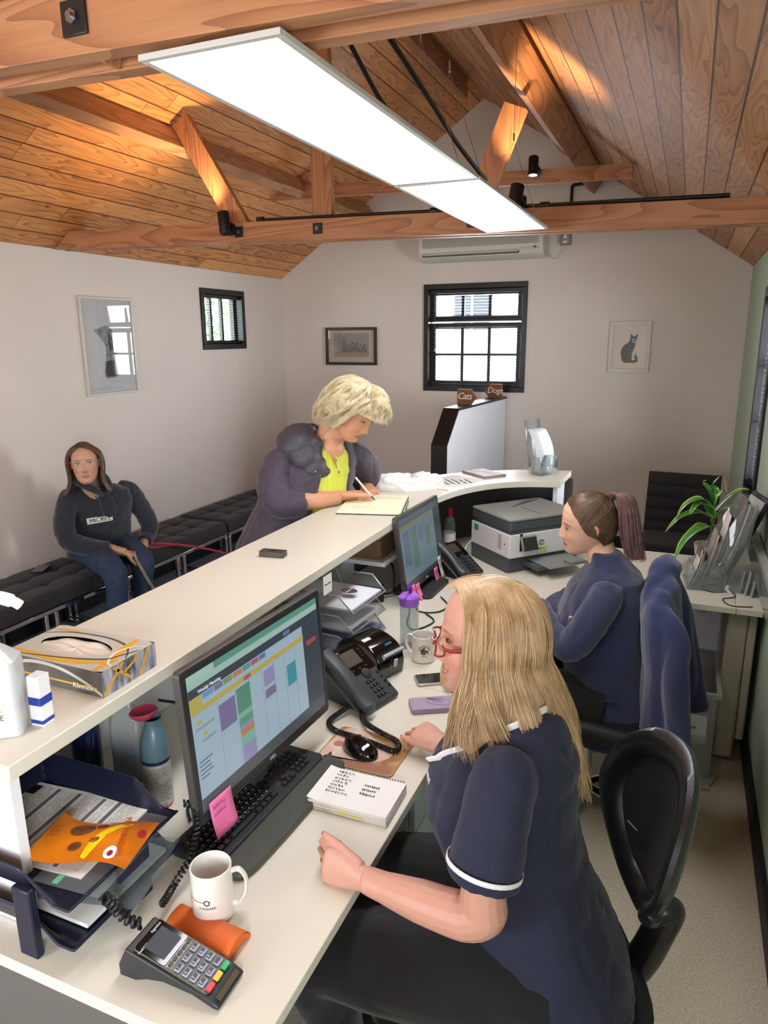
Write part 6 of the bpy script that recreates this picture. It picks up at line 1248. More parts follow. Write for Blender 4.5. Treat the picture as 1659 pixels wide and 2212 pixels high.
def hand(mb, W_, d, n, s, curl=(60, 70, 40), spread=.0, thumb=(.55, .55, .45), tcurl=25, sc=1.0, fs=(1, 1, 1, 1), nails=None, open_=None):
    """wrist W, d along the hand, n the way the palm faces, s towards the thumb side"""
    d = d.normalized(); n = (n - d * n.dot(d)).normalized(); s = (s - d * s.dot(d) - n * s.dot(n)).normalized(); k = sc
    pal = []
    mb.tube([W_ - d * .02 * k, W_ + d * .005 * k, W_ + d * .035 * k + s * .001, W_ + d * .065 * k, W_ + d * .088 * k, W_ + d * .095 * k], [(.026 * k, .019 * k), (.027 * k, .018 * k), (.034 * k, .0165 * k), (.039 * k, .0145 * k), (.038 * k, .012 * k), (.030 * k, .008 * k)], 18, up=tuple(s))
    L = [(.043, .026, .021), (.047, .030, .022), (.044, .028, .021), (.034, .021, .019)]; tips = []
    for i in range(4):
        off = (.0275 - .0185 * i); p = W_ + d * (.086 - (.003, 0, .004, .012)[i]) * k + s * off * k; cd = (d + s * (spread * (1.5 - i))).normalized(); ang = 0; pts = [p - cd * .02 * k, p]; cu = curl if not open_ or i not in open_ else open_[i]
        for j in range(3): ang += math.radians(cu[j] * fs[i]); v = cd * math.cos(ang) + n * math.sin(ang); pts.append(pts[-1] + v * L[i][j] * k)
        r0 = (.0083, .0084, .0079, .0071)[i] * k; q = pts; fine = []
        for a, b in zip(q, q[1:]): fine += [a, a.lerp(b, .5)]
        fine.append(q[-1]); m_ = len(fine); mb.tube(fine, [r0 * (1.06 - .32 * t / (m_ - 1)) for t in range(m_ - 1)] + [r0 * .5], 12); mb.ell(pts[-1] - v * .003 * k, (r0 * .72,) * 3, None, 10, 8); tips.append((pts[-1], v))
    td = (d * thumb[0] + s * thumb[1] + n * thumb[2]).normalized(); p = W_ + d * .022 * k + s * .022 * k + n * .004 * k; pts = [p - td * .012 * k, p, p + td * .042 * k]; ax = (d - td * d.dot(td)).normalized(); ang = 0
    for j, l in enumerate((.031, .025)): ang += math.radians(tcurl); v = td * math.cos(ang) + ax * math.sin(ang) * .8 + n * math.sin(ang) * .3; v.normalize(); pts.append(pts[-1] + v * l * k)
    mb.tube(pts, [.014 * k, .0145 * k, .0115 * k, .0100 * k, .0070 * k], 12); mb.ell(pts[-1] - v * .004 * k, (.0078 * k,) * 3, None, 10, 8); tips.append((pts[-1], v))
    if nails is not None:
        for t_, v_ in tips: nails.append(t_)
    return tips
def nailpads(parent, org, tips, n, c='a8283c', w=.006):
    m = mat('nail_polish', c, .2, coat=.6)
    for t_, v_ in tips:
        b = (-n + v_ * n.dot(v_)).normalized(); s_ = v_.cross(b).normalized(); mb = MB(); c0 = t_ + b * .0052 - v_ * .003 - org
        mb.grid(lambda u, v: c0 + s_ * (-w / 1.4 + w * 1.42 * u) * 1.0 + v_ * (-.005 + .011 * v) - b * (2.2 * abs(u - .5) ** 2 * w), 6, 4); mb.build('nail', m, parent, solid=.0006)
def torso(mb, secs, F, n=28, p=.85):
    """secs: (centre, half width, half depth front, half depth back)"""
    L = V(-F.y, F.x, 0); vs = []; m = len(secs)
    for c, w, df, db in secs:
        for k in range(n):
            a = 2 * PI * k / n; cs, sn = math.cos(a), math.sin(a); vs.append(c + L * (w * math.copysign(abs(cs) ** p, cs)) + F * ((df if sn > 0 else db) * math.copysign(abs(sn) ** p, sn)))
    fs = [(i * n + k, i * n + (k + 1) % n, (i + 1) * n + (k + 1) % n, (i + 1) * n + k) for i in range(m - 1) for k in range(n)] + [tuple(range(n - 1, -1, -1)), tuple((m - 1) * n + k for k in range(n))]
    mb.add(vs, fs, 0, True)
def finetube(mb, pts, r, n=16, steps=6, sq=1.0, up=None):
    P = arc3(pts, steps); rr_ = np.interp(np.linspace(0, len(pts) - 1, len(P)), range(len(pts)), r); mb.tube(P, [(a, a * sq) for a in rr_], n, up=up)
def hair(name, parent, Mh, org, m, guide, phis, n, r0=.0014, seg=16, jit=.010, seed=1, cap=True, wave=.0, wfreq=14, capm=None, clump=40, flat_=1.0):
    """guide(phi, s, lift) gives a world point; phi in phis ranges, s 0 root .. 1 tip"""
    rnd = random.Random(seed); mb = MB(); tot = sum(b - a for a, b in phis); cl = [(rnd.uniform(0, 6.28), rnd.uniform(.6, 1.4), rnd.uniform(-1, 1)) for _ in range(clump)]
    for i in range(n):
        t = rnd.random() * tot
        for a, b in phis:
            if t <= b - a: ph = a + t; break
            t -= b - a
        c = cl[int((ph - phis[0][0]) / 6.3 * clump * 1.0) % clump]; lift = rnd.random() ** 1.5 * jit; L_ = rnd.uniform(.74, 1.0); pts = []; dphi = rnd.uniform(-.07, .07); s0 = rnd.uniform(0, .25) if rnd.random() < .35 else 0; pk = rnd.uniform(-.5, .5)
        for k in range(seg + 1):
            s_ = s0 + (L_ - s0) * k / seg; w = wave * s_ ** .8 * math.sin(wfreq * s_ * c[1] + c[0] + pk); p = guide(ph + dphi * s_ + w * 2.2 * c[2], s_, lift * (.3 + .7 * s_) + wave * .11 * s_ * math.cos(wfreq * s_ * c[1] + c[0] + pk)); pts.append(p - org)
        mb.tube(pts, [(r0 * (1.0 - .75 * (k / seg) ** 2) * 1.5, r0 * (1.0 - .75 * (k / seg) ** 2) * .7) for k in range(seg + 1)], 4, cap=False)
    o = mb.build(name, m, parent, angle=180)
    if cap:
        for a, b in phis: MB().grid(lambda u, v: guide(a + (b - a) * u, v * .97, -.003) - org, 48, 30).build('hair_underlayer', capm or m, o, angle=180, solid=.003)
    return o
def ellip(Mh, ph, el, R_=(.084, .106, .126), lift=0, c=(0, .006, 0)):
    """phi measured from the face's forward direction, positive towards the person's left"""
    d = V(math.sin(ph) * math.cos(el), -math.cos(ph) * math.cos(el), math.sin(el)); p = V(c[0] + d.x * (R_[0] + lift), c[1] + d.y * (R_[1] + lift), c[2] + d.z * (R_[2] + lift)); return Mh @ p
def outside(Mh, p, R_=(.085, .1065, .1275), c=(0, .006, 0)):
    q = Mh.inverted() @ p - V(*c); k = math.sqrt((q.x / R_[0]) ** 2 + (q.y / R_[1]) ** 2 + (q.z / R_[2]) ** 2)
    return p if k >= 1 or k < .2 or q.z < -.03 else Mh @ (q / k + V(*c))
def headM(loc, rx, ry, rz, s=1.0, sx=1.0): return Matrix.Translation(Vector(loc)) @ (Matrix.Rotation(rz, 4, 'Z') @ Matrix.Rotation(ry, 4, 'Y') @ Matrix.Rotation(rx, 4, 'X')) @ Matrix.Diagonal((s * sx, s, s, 1))
def smoothstep(a, b, x): t = max(0, min(1, (x - a) / (b - a))); return t * t * (3 - 2 * t)
SKIN = lambda nm: mat(nm, 'd8a890', .48, attr='Col', var=.05, vscale=60, sss=.08, bump=.12, bscale=500)
HAIRM = lambda nm, c, c2, i=.25: mat(nm, c, .42, c2=c2, vscale=26, island=i, spec=.5, coat=.1)
# ---------------------------------------------------------------- blonde receptionist in the foreground
def woman_one():
    org = V(-.2, 1.30, 0); r = thing('person', 'seated woman with long blonde hair, red glasses and a navy tunic with white piping', 'person', org)
    Mh = headM((-.335, 1.335, 1.235), -.02, -.06, -1.19, 1.02); F = V(-.97, -.24, 0); Lf = V(-F.y, F.x, 0)     # Lf: her left, near the camera
    sk = MB(); headslices(sk, Mh, 1.03, smile=1.0); finetube(sk, [V(-.24, 1.335, 1.02), V(-.262, 1.335, 1.09), Mh @ V(0, .035, -.09), Mh @ V(0, .02, -.05)], [.075, .062, .056, .055]); Mj = Mh @ V(0, -.02, -.085); sk.ell(Mj, (.045, .04, .03))
    torso(sk, [(V(-.20, 1.30, .50), .15, .12, .11), (V(-.24, 1.32, .75), .12, .09, .09), (V(-.27, 1.33, .95), .14, .09, .09), (V(-.25, 1.335, 1.05), .13, .07, .07)], F)
    finetube(sk, [V(-.24, 1.16, 1.05), V(-.262, 1.10, .93), V(-.264, 1.078, .84), V(-.262, 1.075, .805), V(-.30, 1.072, .787), V(-.39, 1.082, .780), V(-.47, 1.092, .776), V(-.51, 1.098, .775)], [.036, .038, .043, .043, .043, .039, .029, .026])
    W1 = V(-.515, 1.098, .775); tl = hand(sk, W1, V(-1, .05, .02), V(.05, 1, -.25), V(.0, .25, 1), curl=(40, 98, 60), fs=(.90, 1.02, 1.10, 1.2), spread=.06, thumb=(.93, .28, .22), tcurl=3)
    finetube(sk, [V(-.27, 1.50, 1.04), V(-.33, 1.60, .93), V(-.37, 1.63, .83), V(-.44, 1.61, .80), V(-.50, 1.595, .79)], [.052, .046, .042, .034, .026])
    W2 = V(-.505, 1.592, .792); tr_ = hand(sk, W2, V(-.86, .30, .12), V(-.1, .25, -1), V(-.25, -1, .1), curl=(38, 48, 34), spread=.10, fs=(1.15, 1.0, .95, .9), thumb=(.95, .22, .12), tcurl=6)
    body = organic('body', sk, .0022, SKIN('skin_rosy'), r, 4, color=skin_color('cb9784', Mh, 'b4605c', .20, smile=1.0, brow='8a6a4c'), origin=org)
    nailpads(body, org, [tl[4]], V(0, .3, -1)); nailpads(body, org, [tr_[4], tr_[0], tr_[1]], V(0, .25, -1))
    eyes(body, Mh, org, (0, -.001), .35, '4a5a66')
    # trousers
    tb = MB(); torso(tb, [(V(-.16, 1.30, .50), .205, .15, .17), (V(-.18, 1.30, .58), .20, .15, .16), (V(-.2, 1.31, .68), .15, .12, .13)], F)
    for y0, y1, y2 in ((1.19, 1.10, 1.13), (1.40, 1.36, 1.38)): finetube(tb, [V(-.16, y0, .555), V(-.32, y0 * .6 + y1 * .4, .565), V(-.48, y0 * .2 + y1 * .8, .572), V(-.60, y1, .555), V(-.635, y1, .49), V(-.61, y2, .35), V(-.58, y2, .10)], [.115, .115, .10, .082, .072, .062, .048], 20)
    organic('trousers', tb, .006, mat('black_trousers', '0d0d0f', .85, sheen=.2), r, 3, .003, 9, origin=org)
    for y in (1.13, 1.38): o = MB(); finetube(o, [V(-.53, y, .045), V(-.60, y, .05), V(-.70, y, .035), V(-.75, y, .025)], [.035, .042, .038, .025], sq=.8); organic('shoe', o, .006, BLKM, r, 2, origin=org)
    # tunic
    tu = MB(); torso(tu, [(V(-.155, 1.30, .545), .222, .17, .155), (V(-.17, 1.305, .60), .215, .165, .150), (V(-.215, 1.31, .70), .188, .165, .135), (V(-.245, 1.315, .80), .180, .172, .130), (V(-.27, 1.32, .88), .182, .185, .135), (V(-.275, 1.325, .95), .182, .168, .140), (V(-.265, 1.33, 1.02), .180, .125, .128), (V(-.255, 1.335, 1.07), .165, .092, .100), (V(-.252, 1.335, 1.105), .125, .065, .075), (V(-.255, 1.335, 1.122), .075, .050, .055)], F)
    finetube(tu, [V(-.25, 1.19, 1.055), V(-.25, 1.145, 1.03), V(-.258, 1.105, .95), V(-.268, 1.082, .872)], [.050, .063, .067, .069], 22)
    finetube(tu, [V(-.27, 1.48, 1.055), V(-.29, 1.53, 1.03), V(-.33, 1.60, .95), V(-.35, 1.62, .88)], [.050, .063, .066, .066], 22)
    tun = organic('tunic', tu, .0045, mat('navy_tunic', '1b213a', .78, sheen=.12, bump=.25, bscale=1200), r, 9, .0042, 12, (1.1, 1.1, .8), origin=org, seed=2)
    PIP = mat('white_piping', 'e8e6ea', .6)
    def ring(c, ax, rad, ww, name='piping'):
        ax = ax.normalized(); x = ax.orthogonal().normalized(); y = ax.cross(x); mb = MB(); mb.grid(lambda u, v: c + (x * math.cos(2 * PI * u) + y * math.sin(2 * PI * u)) * rad + ax * ww * (v - .5) - org, 40, 2, wrap=True); mb.build(name, PIP, tun, solid=.002)
    ring(V(-.2655, 1.0865, .898), V(-.010, -.023, -.078), .0708, .009)
    bpy.context.view_layer.update(); P = arc3([V(-.45, 1.28, .955), V(-.40, 1.25, 1.0), V(-.35, 1.225, 1.045), V(-.30, 1.21, 1.085), V(-.24, 1.225, 1.12), V(-.19, 1.30, 1.14), V(-.19, 1.38, 1.14)], 8); Q = []
    for p in P:
        ok, l, nn, _ = tun.closest_point_on_mesh(p - org); Q.append((l, nn))
    MB().tube([l + nn * .004 for l, nn in Q], [(.0085, .0035)] * len(Q), 8, up=(.3, -.6, .7)).build('collar_piping', PIP, tun); MB().tube([l + nn * .002 + V(.004, .006, -.012) for l, nn in Q], [(.014, .005)] * len(Q), 8, up=(.3, -.6, .7)).build('collar', MATS['navy_tunic'], tun)
    ok, l, nn, _ = tun.closest_point_on_mesh(V(-.44, 1.225, .955) - org); x_ = V(0, 0, 1).cross(nn).normalized(); y_ = nn.cross(x_); MB().text('vets4', .020, Matrix.Translation(l + nn * .0035) @ Matrix((x_, y_, nn)).transposed().to_4x4()).build('embroidery', PIP, tun, smooth=False)
    # hair
    H1 = HAIRM('hair_blonde', 'd6b78e', 'b99870', .14)
    def guide(ph, s_, lift):
        a = abs(ph); sg = 1 if ph >= 0 else -1; root = Mh @ V(-.018 + .004 * sg, -.080 + .145 * smoothstep(.75, 2.9, a), .099 + .022 * math.sin(PI * smoothstep(.5, 3.0, a)) + lift * .3)
        t = s_ / .42; a2 = a + max(0, 1.02 - a) * smoothstep(.0, .30, s_); ph = sg * a2
        if t < 1:
            el = math.radians(80 - 95 * t); e = ellip(Mh, ph, el, (.092, .110, .130), lift); return outside(Mh, root.lerp(e, smoothstep(0, .55, t)))
        e = ellip(Mh, ph, math.radians(-15), (.092, .110, .130), lift); q = (s_ - .42) / .58; out = (e - Mh @ V(0, .006, 0)); out.z = 0; o_ = out.normalized()
        front = 1 - smoothstep(1.0, 1.9, a); tip = e + V(0, 0, -1) * (.30 - .145 * front) * q + o_ * (.028 * math.sin(PI * q * .9) + .03 * q * (1 - front)) 
        tip += V(.050, 0, 0) * q * (1 - front) + (V(-.020, -.020 * sg, 0)) * q ** 1.5 * front; return tip
    hair('hair', body, Mh, org, H1, guide, [(.30, PI), (-PI, -.35)], 5200, .0010, 22, .022, 3, wave=.11, wfreq=8, clump=30)
    # glasses
    GL = mat('red_tortoise', '8a2f22', .2, coat=.6); g = thing('spectacles', 'red framed spectacles on the blonde receptionist', 'glasses', org); Gp = lambda x, y, z: Mh @ V(x, y, z) - org
    for q in (-1, 1):
        P = [Gp(q * .034 + .026 * math.cos(a), -.108 + .004 * abs(math.cos(a)) + .014 * max(0, q * math.cos(a)), -.012 + .016 * math.sin(a)) for a in [2 * PI * k / 24 for k in range(25)]]
        MB().tube(P, .0022, 8, cap=False).build('rim', GL, g); MB().add([Gp(q * .034, -.108, -.012)] + P[:-1], [(0, 1 + k, 1 + (k + 1) % 24) for k in range(24)]).build('lens', PANE, g, smooth=False)
        MB().tube([Gp(q * .061, -.092, -.006), Gp(q * .075, -.080, -.004), Gp(q * .083, -.03, .0), Gp(q * .083, .01, .004)], [(.0045, .0018)] * 4, 8).build('temple_arm', GL, g)
    MB().tube([Gp(-.010, -.108, -.008), Gp(0, -.112, -.004), Gp(.010, -.108, -.008)], .0022, 8).build('bridge', GL, g)
woman_one()
# ---------------------------------------------------------------- receptionist with the ponytail
def woman_two():
    org = V(-.22, 2.62, 0); r = thing('person', 'seated woman with a long brown ponytail and navy cardigan, arms folded, in profile', 'person', org)
    Mh = headM((-.303, 2.684, 1.147), .11, .17, -1.20, 1.0); F = V(-.97, -.22, 0)
    sk = MB(); headslices(sk, Mh, .98, smile=.1); finetube(sk, [V(-.21, 2.68, .94), V(-.235, 2.68, 1.01), Mh @ V(0, .04, -.075), Mh @ V(0, .02, -.04)], [.068, .056, .052, .052]); sk.ell(Mh @ V(0, -.025, -.09), (.045, .035, .025))
    torso(sk, [(V(-.20, 2.62, .48), .15, .12, .11), (V(-.21, 2.65, .75), .12, .09, .09), (V(-.215, 2.67, .95), .13, .07, .07)], F); finetube(sk, [V(-.36, 2.82, .79), V(-.33, 2.70, .775), V(-.30, 2.56, .775)], [.03, .03, .026])
    hand(sk, V(-.305, 2.575, .775), V(.30, -.85, .10), V(.3, .1, .9), V(-.9, -.2, .3), curl=(20, 30, 20), sc=.82); hand(sk, V(-.50, 2.80, .765), V(-.6, .75, -.05), V(0, 0, -1), V(-.8, -.6, 0), curl=(25, 35, 20), sc=.9)
    body = organic('body', sk, .003, SKIN('skin_pale'), r, 4, color=skin_color('e2b49a', Mh, 'c0706a', .12, smile=.1, brow='5c4033'), origin=org); eyes(body, Mh, org, (.002, -.0015), .55, '4a3a2e')
    c = MB(); torso(c, [(V(-.165, 2.62, .36), .21, .17, .165), (V(-.17, 2.62, .45), .21, .18, .165), (V(-.185, 2.63, .55), .19, .165, .15), (V(-.20, 2.645, .68), .18, .16, .135), (V(-.215, 2.66, .80), .182, .175, .145), (V(-.21, 2.67, .90), .180, .15, .145), (V(-.205, 2.675, .965), .160, .10, .115), (V(-.212, 2.68, 1.005), .105, .07, .08), (V(-.22, 2.68, 1.028), .078, .062, .064), (V(-.228, 2.684, 1.048), .064, .052, .058)], F)
    finetube(c, [V(-.20, 2.53, .955), V(-.205, 2.495, .92), V(-.25, 2.455, .83), V(-.305, 2.45, .745), V(-.36, 2.49, .745), V(-.43, 2.60, .775), V(-.475, 2.72, .775)], [.050, .060, .062, .058, .050, .045, .040], 22)
    finetube(c, [V(-.22, 2.82, .955), V(-.23, 2.86, .90), V(-.30, 2.90, .80), V(-.38, 2.86, .76), V(-.42, 2.77, .755), V(-.36, 2.66, .76)], [.064, .066, .062, .054, .048, .04], 22)
    cm = mat('navy_cardigan', '2b3252', .9, sheen=.4, bump=.3, bscale=1500); cd = organic('cardigan', c, .005, cm, r, 9, .0036, 12, (1.1, 1.1, .7), origin=org, seed=5)
    mb = MB(); mb.tube([p - org for p in arc3([V(-.265, 2.448, .565), V(-.20, 2.432, .56), V(-.13, 2.438, .565)], 6)], .004, 6); mb.build('pocket_welt', cm, cd)
    t = MB()
    for y in (2.50, 2.74): finetube(t, [V(-.18, y, .50), V(-.40, y, .53), V(-.58, y, .53), V(-.62, y, .45), V(-.60, y, .10)], [.10, .09, .075, .065, .05], 18)
    organic('trousers', t, .008, MATS['black_trousers'], r, 2, origin=org)
    for y in (2.50, 2.74): o = MB(); finetube(o, [V(-.56, y, .045), V(-.64, y, .05), V(-.77, y, .03)], [.035, .042, .028], sq=.8); organic('shoe', o, .008, BLKM, r, 2, origin=org)
    HB = HAIRM('hair_brown', '705440', '54402f', .15); base = Mh @ V(0, .095, .095)
    def cap(ph, s_, lift):
        a = abs(ph); e0 = float(np.interp(a, [0, .5, 1.0, 1.35, 1.7, 2.2, PI], [47, 42, 22, -4, -14, -42, -46])); e1 = 55
        if a > 1.6: e1 = float(np.interp(a, [1.6, PI], [52, 38]))
        st = ellip(Mh, ph, math.radians(e0), (.084, .106, .127), lift * .4); 
        ph2 = math.copysign(a + (PI - a) * smoothstep(0, 1, s_) * .97, ph); el = e0 + (e1 - e0) * s_ ** .8 + 18 * math.sin(PI * s_) * (1 if a < 1.3 else -.1)
        p = ellip(Mh, ph2, math.radians(min(el, 84)), (.086, .108, .129), lift * .5); return outside(Mh, p.lerp(base, smoothstep(.75, 1, s_)))
    h = hair('hair', body, Mh, org, HB, cap, [(0, PI), (-PI, 0)], 2400, .0009, 16, .006, 5, wave=.006, wfreq=7)
    HP = HAIRM('hair_auburn', '86605f', '6a4948', .18)
    def tail(ph, s_, lift):
        ax = arc3([base + V(-.006, 0, -.004), base + V(.016, -.006, .020), base + V(.046, -.014, .006), base + V(.064, -.020, -.06), base + V(.078, -.026, -.14), base + V(.100, -.034, -.225)], 10); k = s_ * (len(ax) - 1); i = min(int(k), len(ax) - 2); c_ = ax[i].lerp(ax[i + 1], k - i); R_ = float(np.interp(s_, [0, .1, .35, .75, 1], [.014, .026, .040, .044, .038])) * (.55 + .45 * lift / .012)
        return c_ + V(math.cos(ph) * R_, math.sin(ph) * R_ * 1.0, 0)
    hair('ponytail', h, Mh, org, HP, tail, [(-PI, PI)], 1300, .0009, 20, .012, 8, cap=True, wave=.02, wfreq=6)
    MB().tube([base - org + V(.008 + .016 * math.cos(a), .016 * math.sin(a), .010 * math.cos(a)) for a in [2 * PI * k / 16 for k in range(17)]], .005, 8, cap=False).build('hair_tie', BLKM, h)
woman_two()
def fleece():
    org = V(.0, 2.60, 0); r = thing('fleece_jacket', 'navy fleece jacket hung over the back of the chrome based chair', 'jacket', org); c = MB()
    torso(c, [(V(.06, 2.585, .27), .20, .085, .06), (V(.05, 2.585, .30), .235, .105, .08), (V(.03, 2.59, .48), .230, .095, .075), (V(.015, 2.60, .70), .225, .080, .062), (V(-.01, 2.60, .86), .222, .075, .062), (V(-.015, 2.60, .94), .20, .068, .060), (V(-.01, 2.60, .99), .15, .05, .05), (V(-.005, 2.60, 1.02), .09, .03, .03)], V(-1, 0, 0))
    finetube(c, [V(-.02, 2.44, .93), V(.035, 2.385, .84), V(.05, 2.36, .66), V(.085, 2.35, .46), V(.085, 2.36, .30)], [.045, .058, .055, .052, .046], 18, sq=.6); finetube(c, [V(-.045, 2.50, .93), V(-.03, 2.53, 1.0), V(-.01, 2.60, 1.035), V(.0, 2.68, 1.01), V(-.01, 2.74, .95)], [.034, .045, .050, .045, .036], 18, sq=.75)
    finetube(c, [V(.0, 2.78, .93), V(.05, 2.81, .80), V(.10, 2.81, .60), V(.15, 2.80, .40)], [.045, .056, .054, .050], 18, sq=.6)
    organic('jacket', c, .006, mat('navy_fleece', '2a3258', .95, sheen=.35, bump=.5, bscale=700), r, 6, .010, 9, (1, 1.3, .30), origin=org, seed=9)
fleece()
# ---------------------------------------------------------------- woman writing at the counter
def woman_three():
    org = V(-1.65, 2.80, 0); r = thing('person', 'woman with wavy blonde bob, purple raincoat and yellow blouse leaning on the counter to write', 'person', org)
    Mh = headM((-1.357, 2.869, 1.52), .62, .08, 1.50, 1.05, 1.04); F = V(.90, -.44, 0).normalized(); Lf = V(-F.y, F.x, 0)
    sk = MB(); headslices(sk, Mh, 1.08, smile=-.15, jaw=1.12); finetube(sk, [V(-1.50, 2.85, 1.30), V(-1.475, 2.855, 1.39), Mh @ V(0, .03, -.075), Mh @ V(0, .01, -.04)], [.080, .068, .060, .058]); sk.ell(Mh @ V(0, -.02, -.095), (.055, .05, .035)); sk.ell(V(-1.455, 2.835, 1.35), (.055, .06, .07))
    torso(sk, [(V(-1.66, 2.79, .75), .15, .11, .11), (V(-1.60, 2.81, 1.0), .14, .10, .09), (V(-1.53, 2.84, 1.22), .15, .08, .09), (V(-1.50, 2.85, 1.32), .12, .07, .07)], F)
    finetube(sk, [V(-1.62, 2.67, 1.28), V(-1.60, 2.62, 1.19), V(-1.545, 2.62, 1.145), V(-1.50, 2.65, 1.142), V(-1.45, 2.72, 1.140), V(-1.405, 2.79, 1.138)], [.040, .038, .040, .044, .040, .032])
    hand(sk, V(-1.40, 2.80, 1.139), V(.62, .78, -.06), V(.55, -.30, -.72), V(.55, -.25, .75), curl=(42, 62, 40), fs=(.75, .95, 1.1, 1.15), thumb=(.75, .5, .35), tcurl=18, sc=1.05)
    finetube(sk, [V(-1.42, 3.04, 1.26), V(-1.42, 3.14, 1.16), V(-1.42, 3.16, 1.14), V(-1.40, 3.10, 1.138), V(-1.39, 3.06, 1.138)], [.05, .05, .045, .036, .030]); hand(sk, V(-1.385, 3.055, 1.138), V(.55, -.62, -.12), V(.1, 0, -1), V(-.5, -.6, 0), curl=(28, 35, 22), sc=.95, spread=.08)
    body = organic('body', sk, .003, SKIN('skin_tan'), r, 4, color=skin_color('d2997a', Mh, 'a8655a', .15, brow='a98760', smile=-.15), origin=org); eyes(body, Mh, org, (0, -.003), .30, '5a4a3e')
    MB().box(V(-.001, 0, 0), (.001, .001, .001)) 
    s_ = MB(); torso(s_, [(V(-1.62, 2.80, .92), .17, .13, .12), (V(-1.59, 2.81, 1.02), .165, .145, .11), (V(-1.55, 2.825, 1.15), .165, .155, .11), (V(-1.525, 2.835, 1.25), .16, .13, .10), (V(-1.505, 2.845, 1.32), .13, .095, .09), (V(-1.495, 2.85, 1.365), .085, .065, .072), (V(-1.488, 2.853, 1.405), .072, .055, .072)], F)
    sh = organic('blouse', s_, .004, mat('lime_blouse', 'ccd148', .7, sheen=.2), r, 2, .0045, 16, (3.0, 3.0, .35), origin=org, seed=4)
    for z, k in ((1.305, .112), (1.255, .143), (1.14, .158)): c = V(-1.515, 2.84, z) + F * k * 1.02 + V(-.03 * (1.3 - z) / .2, 0, 0); MB().ell(c - org, (.006, .006, .006), None, 10, 6).build('button', mat('brass_button', '8a7a32', .4), sh)
    mb = MB(); a = V(-1.505, 2.842, 1.40) + F * .055; b = V(-1.525, 2.835, 1.27) + F * .139; w_ = Lf * .018
    mb.add([a - w_ * 2.0 - org, a + w_ * .6 - org, b - org + F * .004], [(0, 1, 2)]); mb.build('open_neckline', MATS['skin_tan'] if False else mat('neck_skin', 'c88c6c', .5), sh, solid=.003)
    # raincoat: open fronted shell plus sleeves and hood
    c = MB(); secs = [(V(-1.72, 2.76, .50), .30, .19, .21), (V(-1.70, 2.765, .75), .275, .185, .20), (V(-1.66, 2.78, .95), .235, .18, .175), (V(-1.60, 2.80, 1.10), .215, .185, .165), (V(-1.555, 2.82, 1.22), .21, .165, .155), (V(-1.53, 2.835, 1.30), .195, .125, .14), (V(-1.51, 2.845, 1.36), .15, .085, .115), (V(-1.50, 2.85, 1.40), .105, .05, .095)]
    def shell(u, v, o):
        k = v * (len(secs) - 1); i = min(int(k), len(secs) - 2); t = k - i; A, B = secs[i], secs[i + 1]; C_ = A[0].lerp(B[0], t); w, df, db = [A[j] + (B[j] - A[j]) * t - o for j in (1, 2, 3)]; gap = .36 + .10 * v; a0 = PI / 2 - gap - .10; a = PI / 2 + gap - .18 + (2 * PI - 2 * gap + .10) * u; cs, sn = math.cos(a), math.sin(a)
        return C_ + Lf * (w * math.copysign(abs(cs) ** .85, cs)) + F * ((df if sn > 0 else db) * math.copysign(abs(sn) ** .85, sn))
    NU, NV = 60, 50; n = 0; c.grid(lambda u, v: shell(u, v, 0), NU, NV); c.grid(lambda u, v: shell(u, v, .012), NU, NV, flip=True); w = NU + 1; b0 = w * (NV + 1); ring = [i for i in range(w)] + [j * w + NU for j in range(1, NV + 1)] + [NV * w + i for i in range(NU - 1, -1, -1)] + [j * w for j in range(NV - 1, 0, -1)]; k = len(ring)
    for i in range(k): c.f.append((ring[i], b0 + ring[i], b0 + ring[(i + 1) % k], ring[(i + 1) % k])); c.mi.append(0); c.sm.append(True)
    finetube(c, [V(-1.60, 2.72, 1.32), V(-1.63, 2.66, 1.30), V(-1.625, 2.605, 1.22), V(-1.59, 2.585, 1.15), V(-1.545, 2.60, 1.135), V(-1.50, 2.645, 1.135)], [.060, .070, .076, .074, .066, .058], 24)
    finetube(c, [V(-1.46, 2.97, 1.30), V(-1.41, 3.03, 1.27), V(-1.40, 3.10, 1.20), V(-1.43, 3.13, 1.14), V(-1.42, 3.10, 1.14)], [.070, .074, .070, .06, .05], 24)
    coat = organic('raincoat', c, .005, mat('aubergine_cloth', '3f3544', .6, sheen=.2, bump=.2, bscale=900), r, 8, .0058, 12, (1.1, 1.1, .9), origin=org, seed=7)
    hd = MB(); finetube(hd, [V(-1.41, 2.92, 1.33), V(-1.46, 2.97, 1.375), V(-1.55, 2.93, 1.40), V(-1.61, 2.85, 1.40)], [.018, .032, .045, .055], 20, 8)
    hd.ell(V(-1.595, 2.775, 1.395), (.092, .115, .068), rotm(.1, -.25, 0)); hd.ell(V(-1.575, 2.72, 1.375), (.085, .090, .070), rotm(.2, -.3, 0)); hd.ell(V(-1.525, 2.705, 1.335), (.070, .075, .050), rotm(.5, .3, 0)); hd.ell(V(-1.485, 2.715, 1.295), (.055, .065, .036), rotm(.6, .5, .2)); hd.ell(V(-1.455, 2.745, 1.262), (.035, .045, .024), rotm(.6, .5, .2)); hd.ell(V(-1.52, 2.76, 1.38), (.06, .05, .04))
    hood = organic('hood', hd, .005, mat('grey_purple_shell', '44404a', .5, bump=.2, bscale=900), coat, 16, .003, 12, (1, 1, 1), origin=org, seed=3)
    fl = MB(); fl.prism(rr(.10, .045, .01, 3), .006); Mx = Matrix.Translation(V(-1.468, 2.676, 1.278) - org) @ Matrix(((.55, -.05, .83, 0), (-.80, .25, .50, 0), (-.25, -.95, .12, 0), (0, 0, 0, 1)))
